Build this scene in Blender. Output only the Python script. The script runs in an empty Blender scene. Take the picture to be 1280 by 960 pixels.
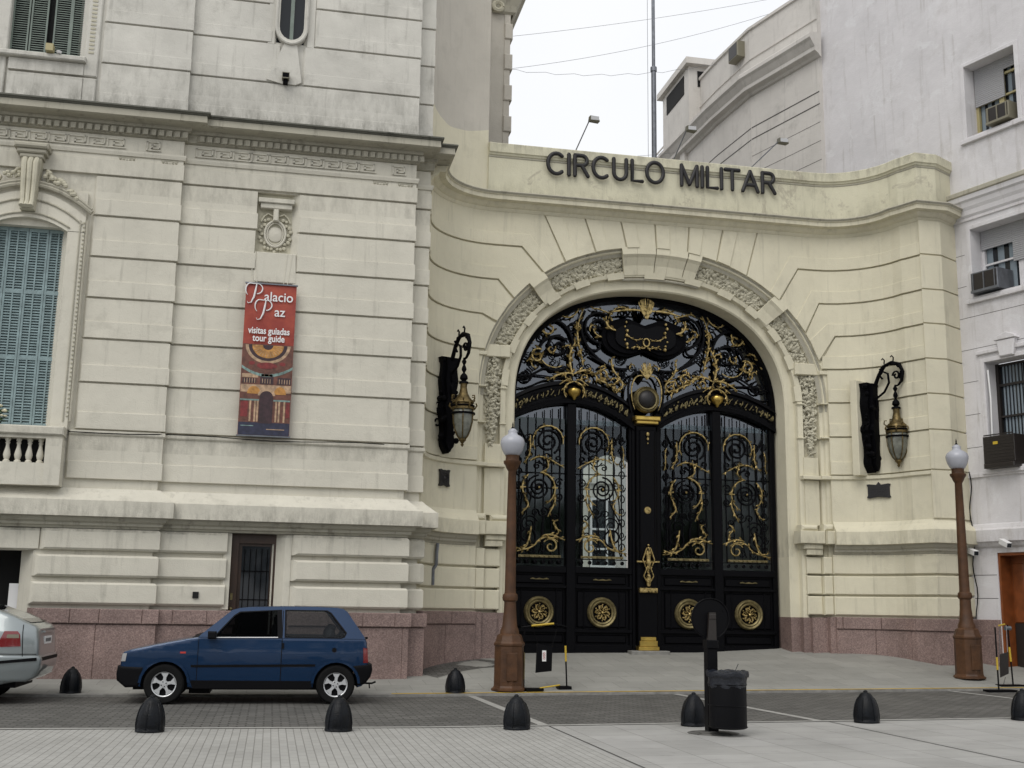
import bpy, bmesh, math, random
from mathutils import Vector, Matrix
from mathutils.geometry import tessellate_polygon
random.seed(7)
R = math.radians
scene = bpy.context.scene
COL = scene.collection
# ------------------------------------------------------------------ camera
# world axes: +x runs along the street to the right, +y away from the viewer, z up; metres
cam_d = bpy.data.cameras.new('camera'); cam = bpy.data.objects.new('camera', cam_d); COL.objects.link(cam)
PITCH, ROLL, YAW = R(10.9), R(.93), R(11.4)
cp, sp, cr, sr, ct, st = math.cos(PITCH), math.sin(PITCH), math.cos(ROLL), math.sin(ROLL), math.cos(YAW), math.sin(YAW)
def _w(v): return Vector((v[0]*ct+v[1]*st, -v[0]*st+v[1]*ct, v[2]))
fwd = _w((0, cp, sp)); up0 = Vector((0, -sp, cp)); rt0 = Vector((1, 0, 0))
rt = _w(cr*rt0+sr*up0); up = _w(-sr*rt0+cr*up0)
cam.matrix_world = Matrix(((rt.x, up.x, -fwd.x, 0), (rt.y, up.y, -fwd.y, 0), (rt.z, up.z, -fwd.z, 1.45), (0, 0, 0, 1)))
cam_d.sensor_width = 36; cam_d.lens = 1450/1280*36; cam_d.clip_end = 2000
scene.camera = cam
# ------------------------------------------------------------------ overcast sky and a weak broad sun
world = bpy.data.worlds.new('World'); scene.world = world; world.use_nodes = True
nt = world.node_tree; nt.nodes.clear()
SUN_EL, SUN_AZ = R(50), R(-35)          # azimuth from -y (towards the viewer) to the left
sky = nt.nodes.new('ShaderNodeTexSky'); sky.sky_type = 'NISHITA'; sky.sun_disc = False
sky.sun_elevation = SUN_EL; sky.sun_rotation = R(180+35)
tc = nt.nodes.new('ShaderNodeTexCoord'); nz = nt.nodes.new('ShaderNodeTexNoise'); nz.inputs['Scale'].default_value = 2.5; nz.inputs['Detail'].default_value = 4
crp = nt.nodes.new('ShaderNodeValToRGB')
crp.color_ramp.elements[0].position = .3; crp.color_ramp.elements[0].color = (.93, .955, 1, 1)
crp.color_ramp.elements[1].position = .7; crp.color_ramp.elements[1].color = (1, 1, 1, 1)
mul = nt.nodes.new('ShaderNodeVectorMath'); mul.operation = 'SCALE'; mul.inputs['Scale'].default_value = 10.2
mix = nt.nodes.new('ShaderNodeMix'); mix.data_type = 'RGBA'; mix.inputs[0].default_value = .93
bg = nt.nodes.new('ShaderNodeBackground'); bg.inputs['Strength'].default_value = .1
ow = nt.nodes.new('ShaderNodeOutputWorld')
L = nt.links.new
L(tc.outputs['Generated'], nz.inputs['Vector']); L(nz.outputs['Fac'], crp.inputs['Fac']); L(crp.outputs['Color'], mul.inputs[0])
L(sky.outputs['Color'], mix.inputs[6]); L(mul.outputs['Vector'], mix.inputs[7]); L(mix.outputs[2], bg.inputs['Color']); L(bg.outputs[0], ow.inputs[0])
sd = bpy.data.lights.new('sun', 'SUN'); sd.energy = 1.35; sd.angle = R(40); sd.color = (1, .96, .9)
sun = bpy.data.objects.new('sun', sd); COL.objects.link(sun)
sdir = Vector((math.sin(SUN_AZ)*math.cos(SUN_EL), -math.cos(SUN_AZ)*math.cos(SUN_EL), math.sin(SUN_EL)))
sun.rotation_euler = sdir.to_track_quat('Z', 'Y').to_euler()
scene.view_settings.view_transform = 'Standard'; scene.view_settings.look = 'None'
scene.view_settings.exposure = .06; scene.view_settings.gamma = 1; scene.view_settings.use_curve_mapping = False
scene.render.engine = 'CYCLES'
scene.render.resolution_x = 1024; scene.render.resolution_y = 768

# ------------------------------------------------------------------ materials
def new_mat(name):
    m = bpy.data.materials.new(name); m.use_nodes = True
    return m, m.node_tree, m.node_tree.nodes['Principled BSDF']
def mat(name, col, rough=.7, metal=0., spec=.5, var=0., vscale=8., bump=0., bscale=60., coat=0.):
    m, t, b = new_mat(name)
    b.inputs['Base Color'].default_value = (*col, 1); b.inputs['Roughness'].default_value = rough
    b.inputs['Metallic'].default_value = metal; b.inputs['Specular IOR Level'].default_value = spec
    b.inputs['Coat Weight'].default_value = coat; b.inputs['Coat Roughness'].default_value = .05
    N = t.nodes.new; K = t.links.new
    geo = N('ShaderNodeNewGeometry')
    if var:
        n = N('ShaderNodeTexNoise'); n.inputs['Scale'].default_value = vscale; n.inputs['Detail'].default_value = 6
        r = N('ShaderNodeMapRange'); r.inputs[1].default_value = .3; r.inputs[2].default_value = .7
        r.inputs[3].default_value = 1-var; r.inputs[4].default_value = 1+var
        s = N('ShaderNodeVectorMath'); s.operation = 'SCALE'; s.inputs[0].default_value = col
        K(geo.outputs['Position'], n.inputs['Vector']); K(n.outputs['Fac'], r.inputs[0]); K(r.outputs[0], s.inputs['Scale']); K(s.outputs[0], b.inputs['Base Color'])
    if bump:
        n2 = N('ShaderNodeTexNoise'); n2.inputs['Scale'].default_value = bscale; n2.inputs['Detail'].default_value = 5
        bp = N('ShaderNodeBump'); bp.inputs['Strength'].default_value = bump; bp.inputs['Distance'].default_value = .02
        K(geo.outputs['Position'], n2.inputs['Vector']); K(n2.outputs['Fac'], bp.inputs['Height']); K(bp.outputs[0], b.inputs['Normal'])
    return m
def stone(name, col, dirt=(.10, .095, .075), amount=.35, streak=.5, blotch=.08, rough=.85, peel=None, bands=()):
    """painted render / stone: soft blotches, vertical rain streaks, grainy bump"""
    m, t, b = new_mat(name); N = t.nodes.new; K = t.links.new
    b.inputs['Roughness'].default_value = rough; b.inputs['Specular IOR Level'].default_value = .25
    geo = N('ShaderNodeNewGeometry')
    n1 = N('ShaderNodeTexNoise'); n1.inputs['Scale'].default_value = .9; n1.inputs['Detail'].default_value = 8; n1.inputs['Roughness'].default_value = .62
    K(geo.outputs['Position'], n1.inputs['Vector'])
    r1 = N('ShaderNodeMapRange'); r1.inputs[1].default_value = .3; r1.inputs[2].default_value = .7; r1.inputs[3].default_value = 1-blotch; r1.inputs[4].default_value = 1+blotch
    K(n1.outputs['Fac'], r1.inputs[0])
    sc = N('ShaderNodeVectorMath'); sc.operation = 'SCALE'; sc.inputs[0].default_value = col; K(r1.outputs[0], sc.inputs['Scale'])
    # rain streaks: noise stretched along z
    mp = N('ShaderNodeMapping'); mp.inputs['Scale'].default_value = (7, 7, .55); K(geo.outputs['Position'], mp.inputs['Vector'])
    n2 = N('ShaderNodeTexNoise'); n2.inputs['Scale'].default_value = 1.; n2.inputs['Detail'].default_value = 7; n2.inputs['Roughness'].default_value = .65; K(mp.outputs[0], n2.inputs['Vector'])
    r2 = N('ShaderNodeMapRange'); r2.inputs[1].default_value = .56; r2.inputs[2].default_value = .8; K(n2.outputs['Fac'], r2.inputs[0])
    n3 = N('ShaderNodeTexNoise'); n3.inputs['Scale'].default_value = 1.7; n3.inputs['Detail'].default_value = 9; n3.inputs['Roughness'].default_value = .7
    K(geo.outputs['Position'], n3.inputs['Vector'])
    r3 = N('ShaderNodeMapRange'); r3.inputs[1].default_value = .55; r3.inputs[2].default_value = .8; K(n3.outputs['Fac'], r3.inputs[0])
    mm = N('ShaderNodeMath'); mm.operation = 'MULTIPLY'; mm.inputs[1].default_value = streak; K(r2.outputs[0], mm.inputs[0])
    m3 = N('ShaderNodeMath'); m3.operation = 'MULTIPLY'; m3.inputs[1].default_value = amount; K(r3.outputs[0], m3.inputs[0])
    ad = N('ShaderNodeMath'); ad.operation = 'ADD'; ad.use_clamp = True; K(mm.outputs[0], ad.inputs[0]); K(m3.outputs[0], ad.inputs[1])
    mx = N('ShaderNodeMix'); mx.data_type = 'RGBA'; K(ad.outputs[0], mx.inputs[0]); K(sc.outputs[0], mx.inputs[6]); mx.inputs[7].default_value = (*dirt, 1)
    out = mx.outputs[2]
    if peel:
        n5 = N('ShaderNodeTexNoise'); n5.inputs['Scale'].default_value = 1.3; n5.inputs['Detail'].default_value = 10; n5.inputs['Roughness'].default_value = .72; n5.inputs['Distortion'].default_value = .6
        K(geo.outputs['Position'], n5.inputs['Vector'])
        r5 = N('ShaderNodeMapRange'); r5.inputs[1].default_value = .56; r5.inputs[2].default_value = .62; r5.inputs[4].default_value = .75; K(n5.outputs['Fac'], r5.inputs[0])
        m5 = N('ShaderNodeMix'); m5.data_type = 'RGBA'; K(r5.outputs[0], m5.inputs[0]); K(out, m5.inputs[6]); m5.inputs[7].default_value = (*peel, 1); out = m5.outputs[2]
    for (za, zb_, amt) in bands:           # soot and splash stains gathered on and above ledges, broken up by noise
        sx_ = N('ShaderNodeSeparateXYZ'); K(geo.outputs['Position'], sx_.inputs[0])
        ra = N('ShaderNodeMapRange'); ra.interpolation_type = 'SMOOTHSTEP'; ra.inputs[1].default_value = zb_; ra.inputs[2].default_value = za; K(sx_.outputs['Z'], ra.inputs[0])
        lo = N('ShaderNodeMath'); lo.operation = 'GREATER_THAN'; lo.inputs[1].default_value = min(za, zb_)-.25; K(sx_.outputs['Z'], lo.inputs[0])
        hi = N('ShaderNodeMath'); hi.operation = 'LESS_THAN'; hi.inputs[1].default_value = max(za, zb_)+.02; K(sx_.outputs['Z'], hi.inputs[0])
        mpb = N('ShaderNodeMapping'); mpb.inputs['Scale'].default_value = (3.2, 3.2, 1.1); K(geo.outputs['Position'], mpb.inputs['Vector'])
        nb = N('ShaderNodeTexNoise'); nb.inputs['Scale'].default_value = 1.6; nb.inputs['Detail'].default_value = 9; nb.inputs['Roughness'].default_value = .75; K(mpb.outputs[0], nb.inputs['Vector'])
        rb_ = N('ShaderNodeMapRange'); rb_.inputs[1].default_value = .42; rb_.inputs[2].default_value = .68; rb_.inputs[4].default_value = amt; K(nb.outputs['Fac'], rb_.inputs[0])
        q1 = N('ShaderNodeMath'); q1.operation = 'MULTIPLY'; K(ra.outputs[0], q1.inputs[0]); K(rb_.outputs[0], q1.inputs[1])
        q2 = N('ShaderNodeMath'); q2.operation = 'MULTIPLY'; K(q1.outputs[0], q2.inputs[0]); K(lo.outputs[0], q2.inputs[1])
        q3 = N('ShaderNodeMath'); q3.operation = 'MULTIPLY'; K(q2.outputs[0], q3.inputs[0]); K(hi.outputs[0], q3.inputs[1])
        mb_ = N('ShaderNodeMix'); mb_.data_type = 'RGBA'; K(q3.outputs[0], mb_.inputs[0]); K(out, mb_.inputs[6]); mb_.inputs[7].default_value = (*dirt, 1); out = mb_.outputs[2]
    K(out, b.inputs['Base Color'])
    n4 = N('ShaderNodeTexNoise'); n4.inputs['Scale'].default_value = 45; n4.inputs['Detail'].default_value = 6; K(geo.outputs['Position'], n4.inputs['Vector'])
    n6 = N('ShaderNodeTexNoise'); n6.inputs['Scale'].default_value = 4; n6.inputs['Detail'].default_value = 3; K(geo.outputs['Position'], n6.inputs['Vector'])
    a6 = N('ShaderNodeMath'); a6.operation = 'MULTIPLY_ADD'; a6.inputs[1].default_value = 2.5; K(n6.outputs['Fac'], a6.inputs[0]); K(n4.outputs['Fac'], a6.inputs[2])
    bp = N('ShaderNodeBump'); bp.inputs['Strength'].default_value = .35; bp.inputs['Distance'].default_value = .012; K(a6.outputs[0], bp.inputs['Height']); K(bp.outputs[0], b.inputs['Normal'])
    return m
M = {}
M['palace'] = stone('palace_stone', (.595, .57, .488), amount=.3, streak=.4, bands=((2.86, 3.30, .55), (4.28, 4.5, .35), (9.0, 9.6, .3)))
M['palace_up'] = stone('palace_upper_stone', (.565, .55, .50), amount=.45, streak=.5, blotch=.14, bands=((10.36, 11.0, .75), (11.1, 11.5, .3)))
M['cornice'] = stone('weathered_cornice_stone', (.40, .38, .31), amount=.6, streak=.8)
M['crust'] = stone('black_crusted_lead', (.13, .13, .11), (.02, .02, .018), amount=.6, streak=.9)
M['gatewall'] = stone('cream_paint', (.65, .612, .475), amount=.2, streak=.32, blotch=.07, bands=((2.87, 3.30, .4), (10.12, 9.6, .3)))
M['parapet'] = stone('peeling_cream_paint', (.60, .575, .44), amount=.4, streak=.5, peel=(.40, .37, .29), bands=((11.34, 10.95, .55), (10.1, 10.7, .35)))
M['carve'] = stone('carved_stone', (.50, .475, .375), (.08, .07, .05), amount=.7, streak=.3)
M['lilac'] = stone('pale_grey_render', (.635, .62, .63), (.30, .275, .24), amount=.35, streak=.6, blotch=.08, peel=(.69, .685, .695), bands=((11.55, 10.5, .3), (8.0, 6.9, .35), (2.9, 3.4, .5), (4.3, 3.5, .3)))
M['greybld'] = stone('grey_beige_render', (.60, .575, .54), amount=.35, streak=.4)
M['wing'] = stone('beige_render', (.52, .49, .43), amount=.2, streak=.3)
M['courtyard'] = stone('courtyard_stone', (.62, .60, .53), amount=.2, streak=.2)
# pink granite
def granite():
    m, t, b = new_mat('pink_granite'); N = t.nodes.new; K = t.links.new
    b.inputs['Roughness'].default_value = .6
    geo = N('ShaderNodeNewGeometry'); v = N('ShaderNodeTexVoronoi'); v.inputs['Scale'].default_value = 55; K(geo.outputs['Position'], v.inputs['Vector'])
    n = N('ShaderNodeTexNoise'); n.inputs['Scale'].default_value = 1.5; n.inputs['Detail'].default_value = 8; K(geo.outputs['Position'], n.inputs['Vector'])
    c = N('ShaderNodeValToRGB'); e = c.color_ramp.elements
    e[0].position = 0; e[0].color = (.145, .10, .09, 1); e[1].position = 1; e[1].color = (.34, .25, .225, 1); x = e.new(.5); x.color = (.24, .165, .147, 1)
    K(v.outputs['Color'], c.inputs['Fac'])
    r = N('ShaderNodeMapRange'); r.inputs[1].default_value = .3; r.inputs[2].default_value = .7; r.inputs[3].default_value = .72; r.inputs[4].default_value = 1.12; K(n.outputs['Fac'], r.inputs[0])
    s = N('ShaderNodeVectorMath'); s.operation = 'SCALE'; K(c.outputs[0], s.inputs[0]); K(r.outputs[0], s.inputs['Scale']); K(s.outputs[0], b.inputs['Base Color'])
    return m
M['granite'] = granite()
def paving(name, c1, c2, mortar, bw, bh, msize, rot=0, off=.5, rough=.8, var=.12, spots=.25, scale=1., grime=(.06, .058, .05)):
    m, t, b = new_mat(name); N = t.nodes.new; K = t.links.new
    b.inputs['Roughness'].default_value = rough; b.inputs['Specular IOR Level'].default_value = .3
    geo = N('ShaderNodeNewGeometry'); mp = N('ShaderNodeMapping'); mp.inputs['Rotation'].default_value = (0, 0, rot); K(geo.outputs['Position'], mp.inputs['Vector'])
    br = N('ShaderNodeTexBrick'); br.offset = off; br.inputs['Scale'].default_value = 1
    br.inputs['Brick Width'].default_value = bw; br.inputs['Row Height'].default_value = bh; br.inputs['Mortar Size'].default_value = msize; br.inputs['Mortar Smooth'].default_value = .2
    br.inputs['Color1'].default_value = (*c1, 1); br.inputs['Color2'].default_value = (*c2, 1); br.inputs['Mortar'].default_value = (*mortar, 1)
    K(mp.outputs[0], br.inputs['Vector'])
    n = N('ShaderNodeTexNoise'); n.inputs['Scale'].default_value = .7; n.inputs['Detail'].default_value = 9; n.inputs['Roughness'].default_value = .65; K(geo.outputs['Position'], n.inputs['Vector'])
    r = N('ShaderNodeMapRange'); r.inputs[1].default_value = .3; r.inputs[2].default_value = .7; r.inputs[3].default_value = 1-var; r.inputs[4].default_value = 1+var; K(n.outputs['Fac'], r.inputs[0])
    s = N('ShaderNodeVectorMath'); s.operation = 'SCALE'; K(br.outputs['Color'], s.inputs[0]); K(r.outputs[0], s.inputs['Scale'])
    n2 = N('ShaderNodeTexNoise'); n2.inputs['Scale'].default_value = 2.6; n2.inputs['Detail'].default_value = 10; n2.inputs['Roughness'].default_value = .75; K(geo.outputs['Position'], n2.inputs['Vector'])
    r2 = N('ShaderNodeMapRange'); r2.inputs[1].default_value = .58; r2.inputs[2].default_value = .78; r2.inputs[4].default_value = spots; K(n2.outputs['Fac'], r2.inputs[0])
    mx = N('ShaderNodeMix'); mx.data_type = 'RGBA'; K(r2.outputs[0], mx.inputs[0]); K(s.outputs[0], mx.inputs[6]); mx.inputs[7].default_value = (*grime, 1); K(mx.outputs[2], b.inputs['Base Color'])
    iv = N('ShaderNodeMath'); iv.operation = 'SUBTRACT'; iv.inputs[0].default_value = 1; K(br.outputs['Fac'], iv.inputs[1])
    n3 = N('ShaderNodeTexNoise'); n3.inputs['Scale'].default_value = 30; n3.inputs['Detail'].default_value = 4; K(geo.outputs['Position'], n3.inputs['Vector'])
    a = N('ShaderNodeMath'); a.operation = 'MULTIPLY_ADD'; a.inputs[1].default_value = .4; K(n3.outputs['Fac'], a.inputs[0]); K(iv.outputs[0], a.inputs[2])
    bp = N('ShaderNodeBump'); bp.inputs['Strength'].default_value = .5; bp.inputs['Distance'].default_value = .01; K(a.outputs[0], bp.inputs['Height']); K(bp.outputs[0], b.inputs['Normal'])
    return m
M['setts'] = paving('granite_setts', (.085, .083, .077), (.13, .126, .117), (.05, .048, .043), .21, .115, .012, var=.16, spots=.3)
M['ribbed'] = paving('ribbed_paving', (.31, .305, .285), (.34, .335, .315), (.20, .196, .18), .26, .085, .0055, rot=R(90), var=.1)
M['slabs'] = paving('smooth_slabs', (.30, .296, .28), (.34, .335, .32), (.21, .205, .19), .6, .6, .006, rot=0, off=.0, var=.16, spots=.4)
M['sidewalk'] = paving('sidewalk_slabs', (.25, .248, .228), (.28, .277, .255), (.20, .196, .18), .6, .6, .006, var=.16, spots=.5)
M['kerb'] = mat('granite_kerb', (.22, .215, .2), .8, var=.2, bump=.4)
M['yellow_line'] = mat('worn_yellow_paint', (.52, .34, .04), .7, var=.3, vscale=3)
M['joint'] = mat('dark_joint', (.06, .058, .052), .9)
M['band'] = mat('pale_stone_band', (.30, .295, .275), .8, var=.15)
M['iron'] = mat('black_iron', (.002, .002, .003), .38, 0, .10, bump=.15)
M['ironmatte'] = mat('matt_black_iron', (.002, .002, .003), .6, 0, .06, bump=.3)
def gilt(name, col, scale, cover):
    m, t, b = new_mat(name); N = t.nodes.new; K = t.links.new; b.inputs['Metallic'].default_value = .85; b.inputs['Roughness'].default_value = .33
    g = N('ShaderNodeNewGeometry'); n = N('ShaderNodeTexNoise'); n.inputs['Scale'].default_value = scale; n.inputs['Detail'].default_value = 5; n.inputs['Roughness'].default_value = .7; K(g.outputs['Position'], n.inputs['Vector'])
    c = N('ShaderNodeValToRGB'); e = c.color_ramp.elements; e[0].position = cover; e[0].color = (.012, .010, .008, 1); e[1].position = cover+.14; e[1].color = (*col, 1)
    x = e.new(.8); x.color = (min(1, col[0]*1.35), min(1, col[1]*1.4), min(1, col[2]*1.9), 1); K(n.outputs['Fac'], c.inputs['Fac']); K(c.outputs[0], b.inputs['Base Color'])
    bp = N('ShaderNodeBump'); bp.inputs['Strength'].default_value = .8; bp.inputs['Distance'].default_value = .02; K(n.outputs['Fac'], bp.inputs['Height']); K(bp.outputs[0], b.inputs['Normal']); return m
M['gold'] = gilt('gilding', (.44, .33, .13), 17, .36)
M['goldsolid'] = mat('burnished_gilding', (.50, .35, .09), .28, .9, .5, var=.3, vscale=6)
M['dullgold'] = mat('dull_gilding', (.20, .165, .080), .5, .75, .5, var=.4, vscale=12)
M['oldgold'] = mat('tarnished_gilding', (.13, .095, .04), .45, .8, .5, var=.5, vscale=15)
M['letter'] = mat('dark_bronze', (.014, .013, .014), .5, .1)
M['rust'] = mat('brown_painted_iron', (.070, .030, .011), .55, 0, .4, var=.3, vscale=6, bump=.25, bscale=25)
M['globe'] = mat('opal_glass', (.38, .39, .43), .25, 0, .5)
M['rubber'] = mat('black_cast_iron', (.003, .004, .006), .38, 0, .2, var=.5, vscale=14, bump=.3)
M['plastic'] = mat('black_plastic', (.0025, .0025, .0035), .5, 0, .12)
M['bag'] = mat('grey_blue_bin_bag', (.008, .010, .016), .35, bump=.6, bscale=25)
M['steel'] = mat('galvanised_steel', (.17, .18, .20), .45, .6, var=.2)
M['shutter'] = mat('sea_green_shutter_paint', (.21, .285, .295), .6, var=.2)
M['shutter2'] = mat('dull_green_shutter_paint', (.16, .195, .17), .65, var=.15)
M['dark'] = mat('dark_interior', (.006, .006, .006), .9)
M['wood'] = mat('varnished_wood', (.035, .015, .006), .4, 0, .5, var=.35, vscale=4)
M['redwood'] = mat('orange_varnished_wood', (.20, .058, .016), .35, 0, .5, var=.25, vscale=5)
M['roller'] = mat('grey_roller_shutter', (.36, .36, .37), .6)
M['frame_yel'] = mat('ochre_window_paint', (.38, .33, .17), .5)
M['curtain'] = mat('blue_grey_curtain', (.20, .24, .27), .9)
M['ac'] = mat('beige_metal_casing', (.20, .185, .135), .5)
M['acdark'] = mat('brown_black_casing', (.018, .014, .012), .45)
M['yellow'] = mat('yellow_paint', (.52, .36, .03), .5)
M['white'] = mat('white_paint', (.75, .75, .75), .5)
M['red'] = mat('red_print', (.45, .03, .02), .5)
M['carblue'] = mat('metallic_blue_paint', (.003, .026, .078), .26, .35, .35, coat=.6)
M['carsilver'] = mat('silver_green_paint', (.25, .28, .285), .3, .45, .5, coat=1)
M['tyre'] = mat('tyre_rubber', (.006, .006, .006), .85, 0, .2)
M['alloy'] = mat('silver_wheel_paint', (.55, .56, .57), .35, .4)
M['trim'] = mat('black_bumper_plastic', (.004, .004, .005), .6, 0, .12)
M['chrome'] = mat('bright_trim', (.5, .5, .5), .25, .8)
M['lamp_red'] = mat('red_lamp_lens', (.16, .004, .006), .15, 0, .5, coat=1)
M['lamp_clear'] = mat('clear_lamp_lens', (.45, .45, .45), .12, .3)
M['leaf'] = mat('leaf_green', (.05, .09, .03), .6, var=.3)
M['petal'] = mat('cream_petals', (.62, .58, .42), .7)
def glass_dark(name, col=(.01, .012, .014), rough=.03):
    return mat(name, col, rough, 0, .35)
M['carglass'] = mat('tinted_car_glass', (.003, .003, .004), .03, 0, .2)
M['carglass2'] = glass_dark('lighter_car_glass', (.05, .056, .054))
M['winglass'] = glass_dark('window_glass', (.015, .018, .022), .05)
def pane(name, tint=(.55, .6, .7), refl=.09, alpha=.5):
    m = bpy.data.materials.new(name); m.use_nodes = True; t = m.node_tree; t.nodes.clear()
    N = t.nodes.new; K = t.links.new
    o = N('ShaderNodeOutputMaterial'); tr = N('ShaderNodeBsdfTransparent'); tr.inputs[0].default_value = (*[alpha*c for c in tint], 1)
    g = N('ShaderNodeBsdfGlossy'); g.inputs['Roughness'].default_value = .06; g.inputs['Color'].default_value = (.86, .92, 1, 1)
    fr = N('ShaderNodeFresnel'); fr.inputs['IOR'].default_value = 1.5
    mu = N('ShaderNodeMath'); mu.operation = 'ADD'; mu.inputs[1].default_value = refl-.04; K(fr.outputs[0], mu.inputs[0])
    mx = N('ShaderNodeMixShader'); K(mu.outputs[0], mx.inputs[0]); K(tr.outputs[0], mx.inputs[1]); K(g.outputs[0], mx.inputs[2]); K(mx.outputs[0], o.inputs[0])
    return m
M['pane'] = pane('gate_glass', (.85, .9, .9), .03, .9)
M['transom_glass'] = pane('bluish_transom_glass', (.5, .55, .65), .13, .4)
M['green_glass'] = pane('greenish_glass', (.4, .65, .5), .06, .5)
M['carpane'] = pane('see_through_car_glass', (.8, .85, .85), .02, .55)
M['carpane_dark'] = pane('tinted_see_through_glass', (.7, .75, .8), .0, .22)
M['flood'] = mat('olive_lamp_casing', (.10, .095, .06), .5)
M['seat'] = mat('grey_seat_cloth', (.05, .05, .052), .9)
M['lantern_glass'] = mat('cloudy_lantern_glass', (.16, .165, .14), .15, 0, .5, var=.35, vscale=9)

# ------------------------------------------------------------------ helpers
def tag(o, label=None, cat=None, group=None, kind=None):
    if label: o['label'] = label
    if cat: o['category'] = cat
    if group: o['group'] = group
    if kind: o['kind'] = kind
    return o
def empty(name, loc, label=None, cat=None, group=None, rz=0):
    o = bpy.data.objects.new(name, None); COL.objects.link(o); o.location = loc; o.rotation_euler.z = rz
    o.empty_display_size = .2
    return tag(o, label, cat, group)
def wloc(o):
    v = Vector((0, 0, 0))
    while o is not None: v += Vector(o.location); o = o.parent
    return v
def link(name, me, mats, parent=None, smooth=False, angle=40, world=True):
    o = bpy.data.objects.new(name, me); COL.objects.link(o)
    for m in (mats if isinstance(mats, (list, tuple)) else [mats]): me.materials.append(m)
    if parent is not None:
        if world:
            me.transform(Matrix.Translation(-wloc(parent)))
        o.parent = parent
    if smooth:
        me.polygons.foreach_set('use_smooth', [True]*len(me.polygons))
        if angle < 180:
            bm = bmesh.new(); bm.from_mesh(me)
            for e in bm.edges:
                if len(e.link_faces) == 2 and e.calc_face_angle(0) > R(angle): e.smooth = False
            bm.to_mesh(me); bm.free()
    return o
class MB:
    """collects vertices and faces of one mesh"""
    def __init__(s): s.v = []; s.f = []; s.m = []; s.mi = 0
    def add(s, vs, fs):
        n = len(s.v); s.v += [tuple(p) for p in vs]; s.f += [tuple(i+n for i in f) for f in fs]; s.m += [s.mi]*len(fs); return s
    def box(s, x0, x1, y0, y1, z0, z1):
        return s.add([(x0, y0, z0), (x1, y0, z0), (x1, y1, z0), (x0, y1, z0), (x0, y0, z1), (x1, y0, z1), (x1, y1, z1), (x0, y1, z1)],
                     [(0, 3, 2, 1), (4, 5, 6, 7), (0, 1, 5, 4), (1, 2, 6, 5), (2, 3, 7, 6), (3, 0, 4, 7)])
    def cbox(s, x0, x1, y0, y1, z0, z1, c=.01):
        """box with chamfered front (-y) edges"""
        return s.add([(x0, y1, z0), (x1, y1, z0), (x1, y1, z1), (x0, y1, z1), (x0, y0+c, z0), (x1, y0+c, z0), (x1, y0+c, z1), (x0, y0+c, z1),
                      (x0+c, y0, z0+c), (x1-c, y0, z0+c), (x1-c, y0, z1-c), (x0+c, y0, z1-c)],
                     [(0, 3, 2, 1), (0, 1, 5, 4), (1, 2, 6, 5), (2, 3, 7, 6), (3, 0, 4, 7), (4, 5, 9, 8), (5, 6, 10, 9), (6, 7, 11, 10), (7, 4, 8, 11), (8, 9, 10, 11)])
    def prism(s, poly, y0, y1):
        """polygon in x,z extruded along y"""
        n = len(poly)
        ar = sum(poly[i][0]*poly[(i+1) % n][1]-poly[(i+1) % n][0]*poly[i][1] for i in range(n))
        if ar < 0: poly = poly[::-1]
        return s.add([(x, y0, z) for x, z in poly]+[(x, y1, z) for x, z in poly],
                     [tuple(range(n)), tuple(range(2*n-1, n-1, -1))]+[(i, i+n, (i+1) % n+n, (i+1) % n) for i in range(n)])
    def lathe(s, prof, c=(0, 0, 0), n=20, axis='z', a0=0, a1=2*math.pi, sx=1, sy=1, cap=True):
        full = abs(a1-a0-2*math.pi) < 1e-6; k = n if full else n+1
        vs = []
        for r, h in prof:
            for i in range(k):
                a = a0+(a1-a0)*i/n; x, y = r*math.cos(a)*sx, r*math.sin(a)*sy
                p = (x, y, h) if axis == 'z' else ((x, h, y) if axis == 'y' else (h, x, y))
                vs.append((p[0]+c[0], p[1]+c[1], p[2]+c[2]))
        fs = []
        for j in range(len(prof)-1):
            for i in range(n):
                a, b = j*k+i, j*k+(i+1) % k
                fs.append((a, b, b+k, a+k) if axis != 'y' else (a, a+k, b+k, b))
        if full and cap:
            if prof[0][0] > 1e-5: fs.append(tuple(range(k-1, -1, -1)))
            if prof[-1][0] > 1e-5: fs.append(tuple(range((len(prof)-1)*k, len(prof)*k)))
        return s.add(vs, fs)
    def tube(s, pts, r, n=6, closed=False, flat=1., cap=True):
        pts = [Vector(p) for p in pts]; N = len(pts)
        if N < 2: return s
        rs = r if isinstance(r, (list, tuple)) else [r]*N
        vs = []; ref = None
        for i in range(N):
            if closed: d = pts[(i+1) % N]-pts[i-1]
            else: d = pts[min(i+1, N-1)]-pts[max(i-1, 0)]
            if d.length < 1e-9: d = Vector((0, 0, 1))
            d.normalize()
            if ref is None:
                ref = Vector((0, 1, 0)) if abs(d.y) < .9 else Vector((1, 0, 0))
            u = (ref-d*ref.dot(d))
            if u.length < 1e-4: u = d.orthogonal()
            u.normalize(); w = d.cross(u); ref = u
            for k in range(n):
                a = 2*math.pi*k/n
                vs.append(pts[i]+u*(rs[i]*math.cos(a)*flat)+w*(rs[i]*math.sin(a)))
        fs = []
        for i in range(N if closed else N-1):
            j = (i+1) % N
            for k in range(n): fs.append((i*n+k, i*n+(k+1) % n, j*n+(k+1) % n, j*n+k))
        if not closed and cap: fs += [tuple(range(n-1, -1, -1)), tuple(range((N-1)*n, N*n))]
        return s.add(vs, fs)
    def sphere(s, c, r, n=12, sx=1, sy=1, sz=1):
        m = max(4, n//2)
        prof = [(r*math.sin(math.pi*i/m), -r*math.cos(math.pi*i/m)*sz) for i in range(m+1)]
        prof[0] = (1e-6, prof[0][1]); prof[-1] = (1e-6, prof[-1][1])
        return s.lathe(prof, c, n, sx=sx, sy=sy)
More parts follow.
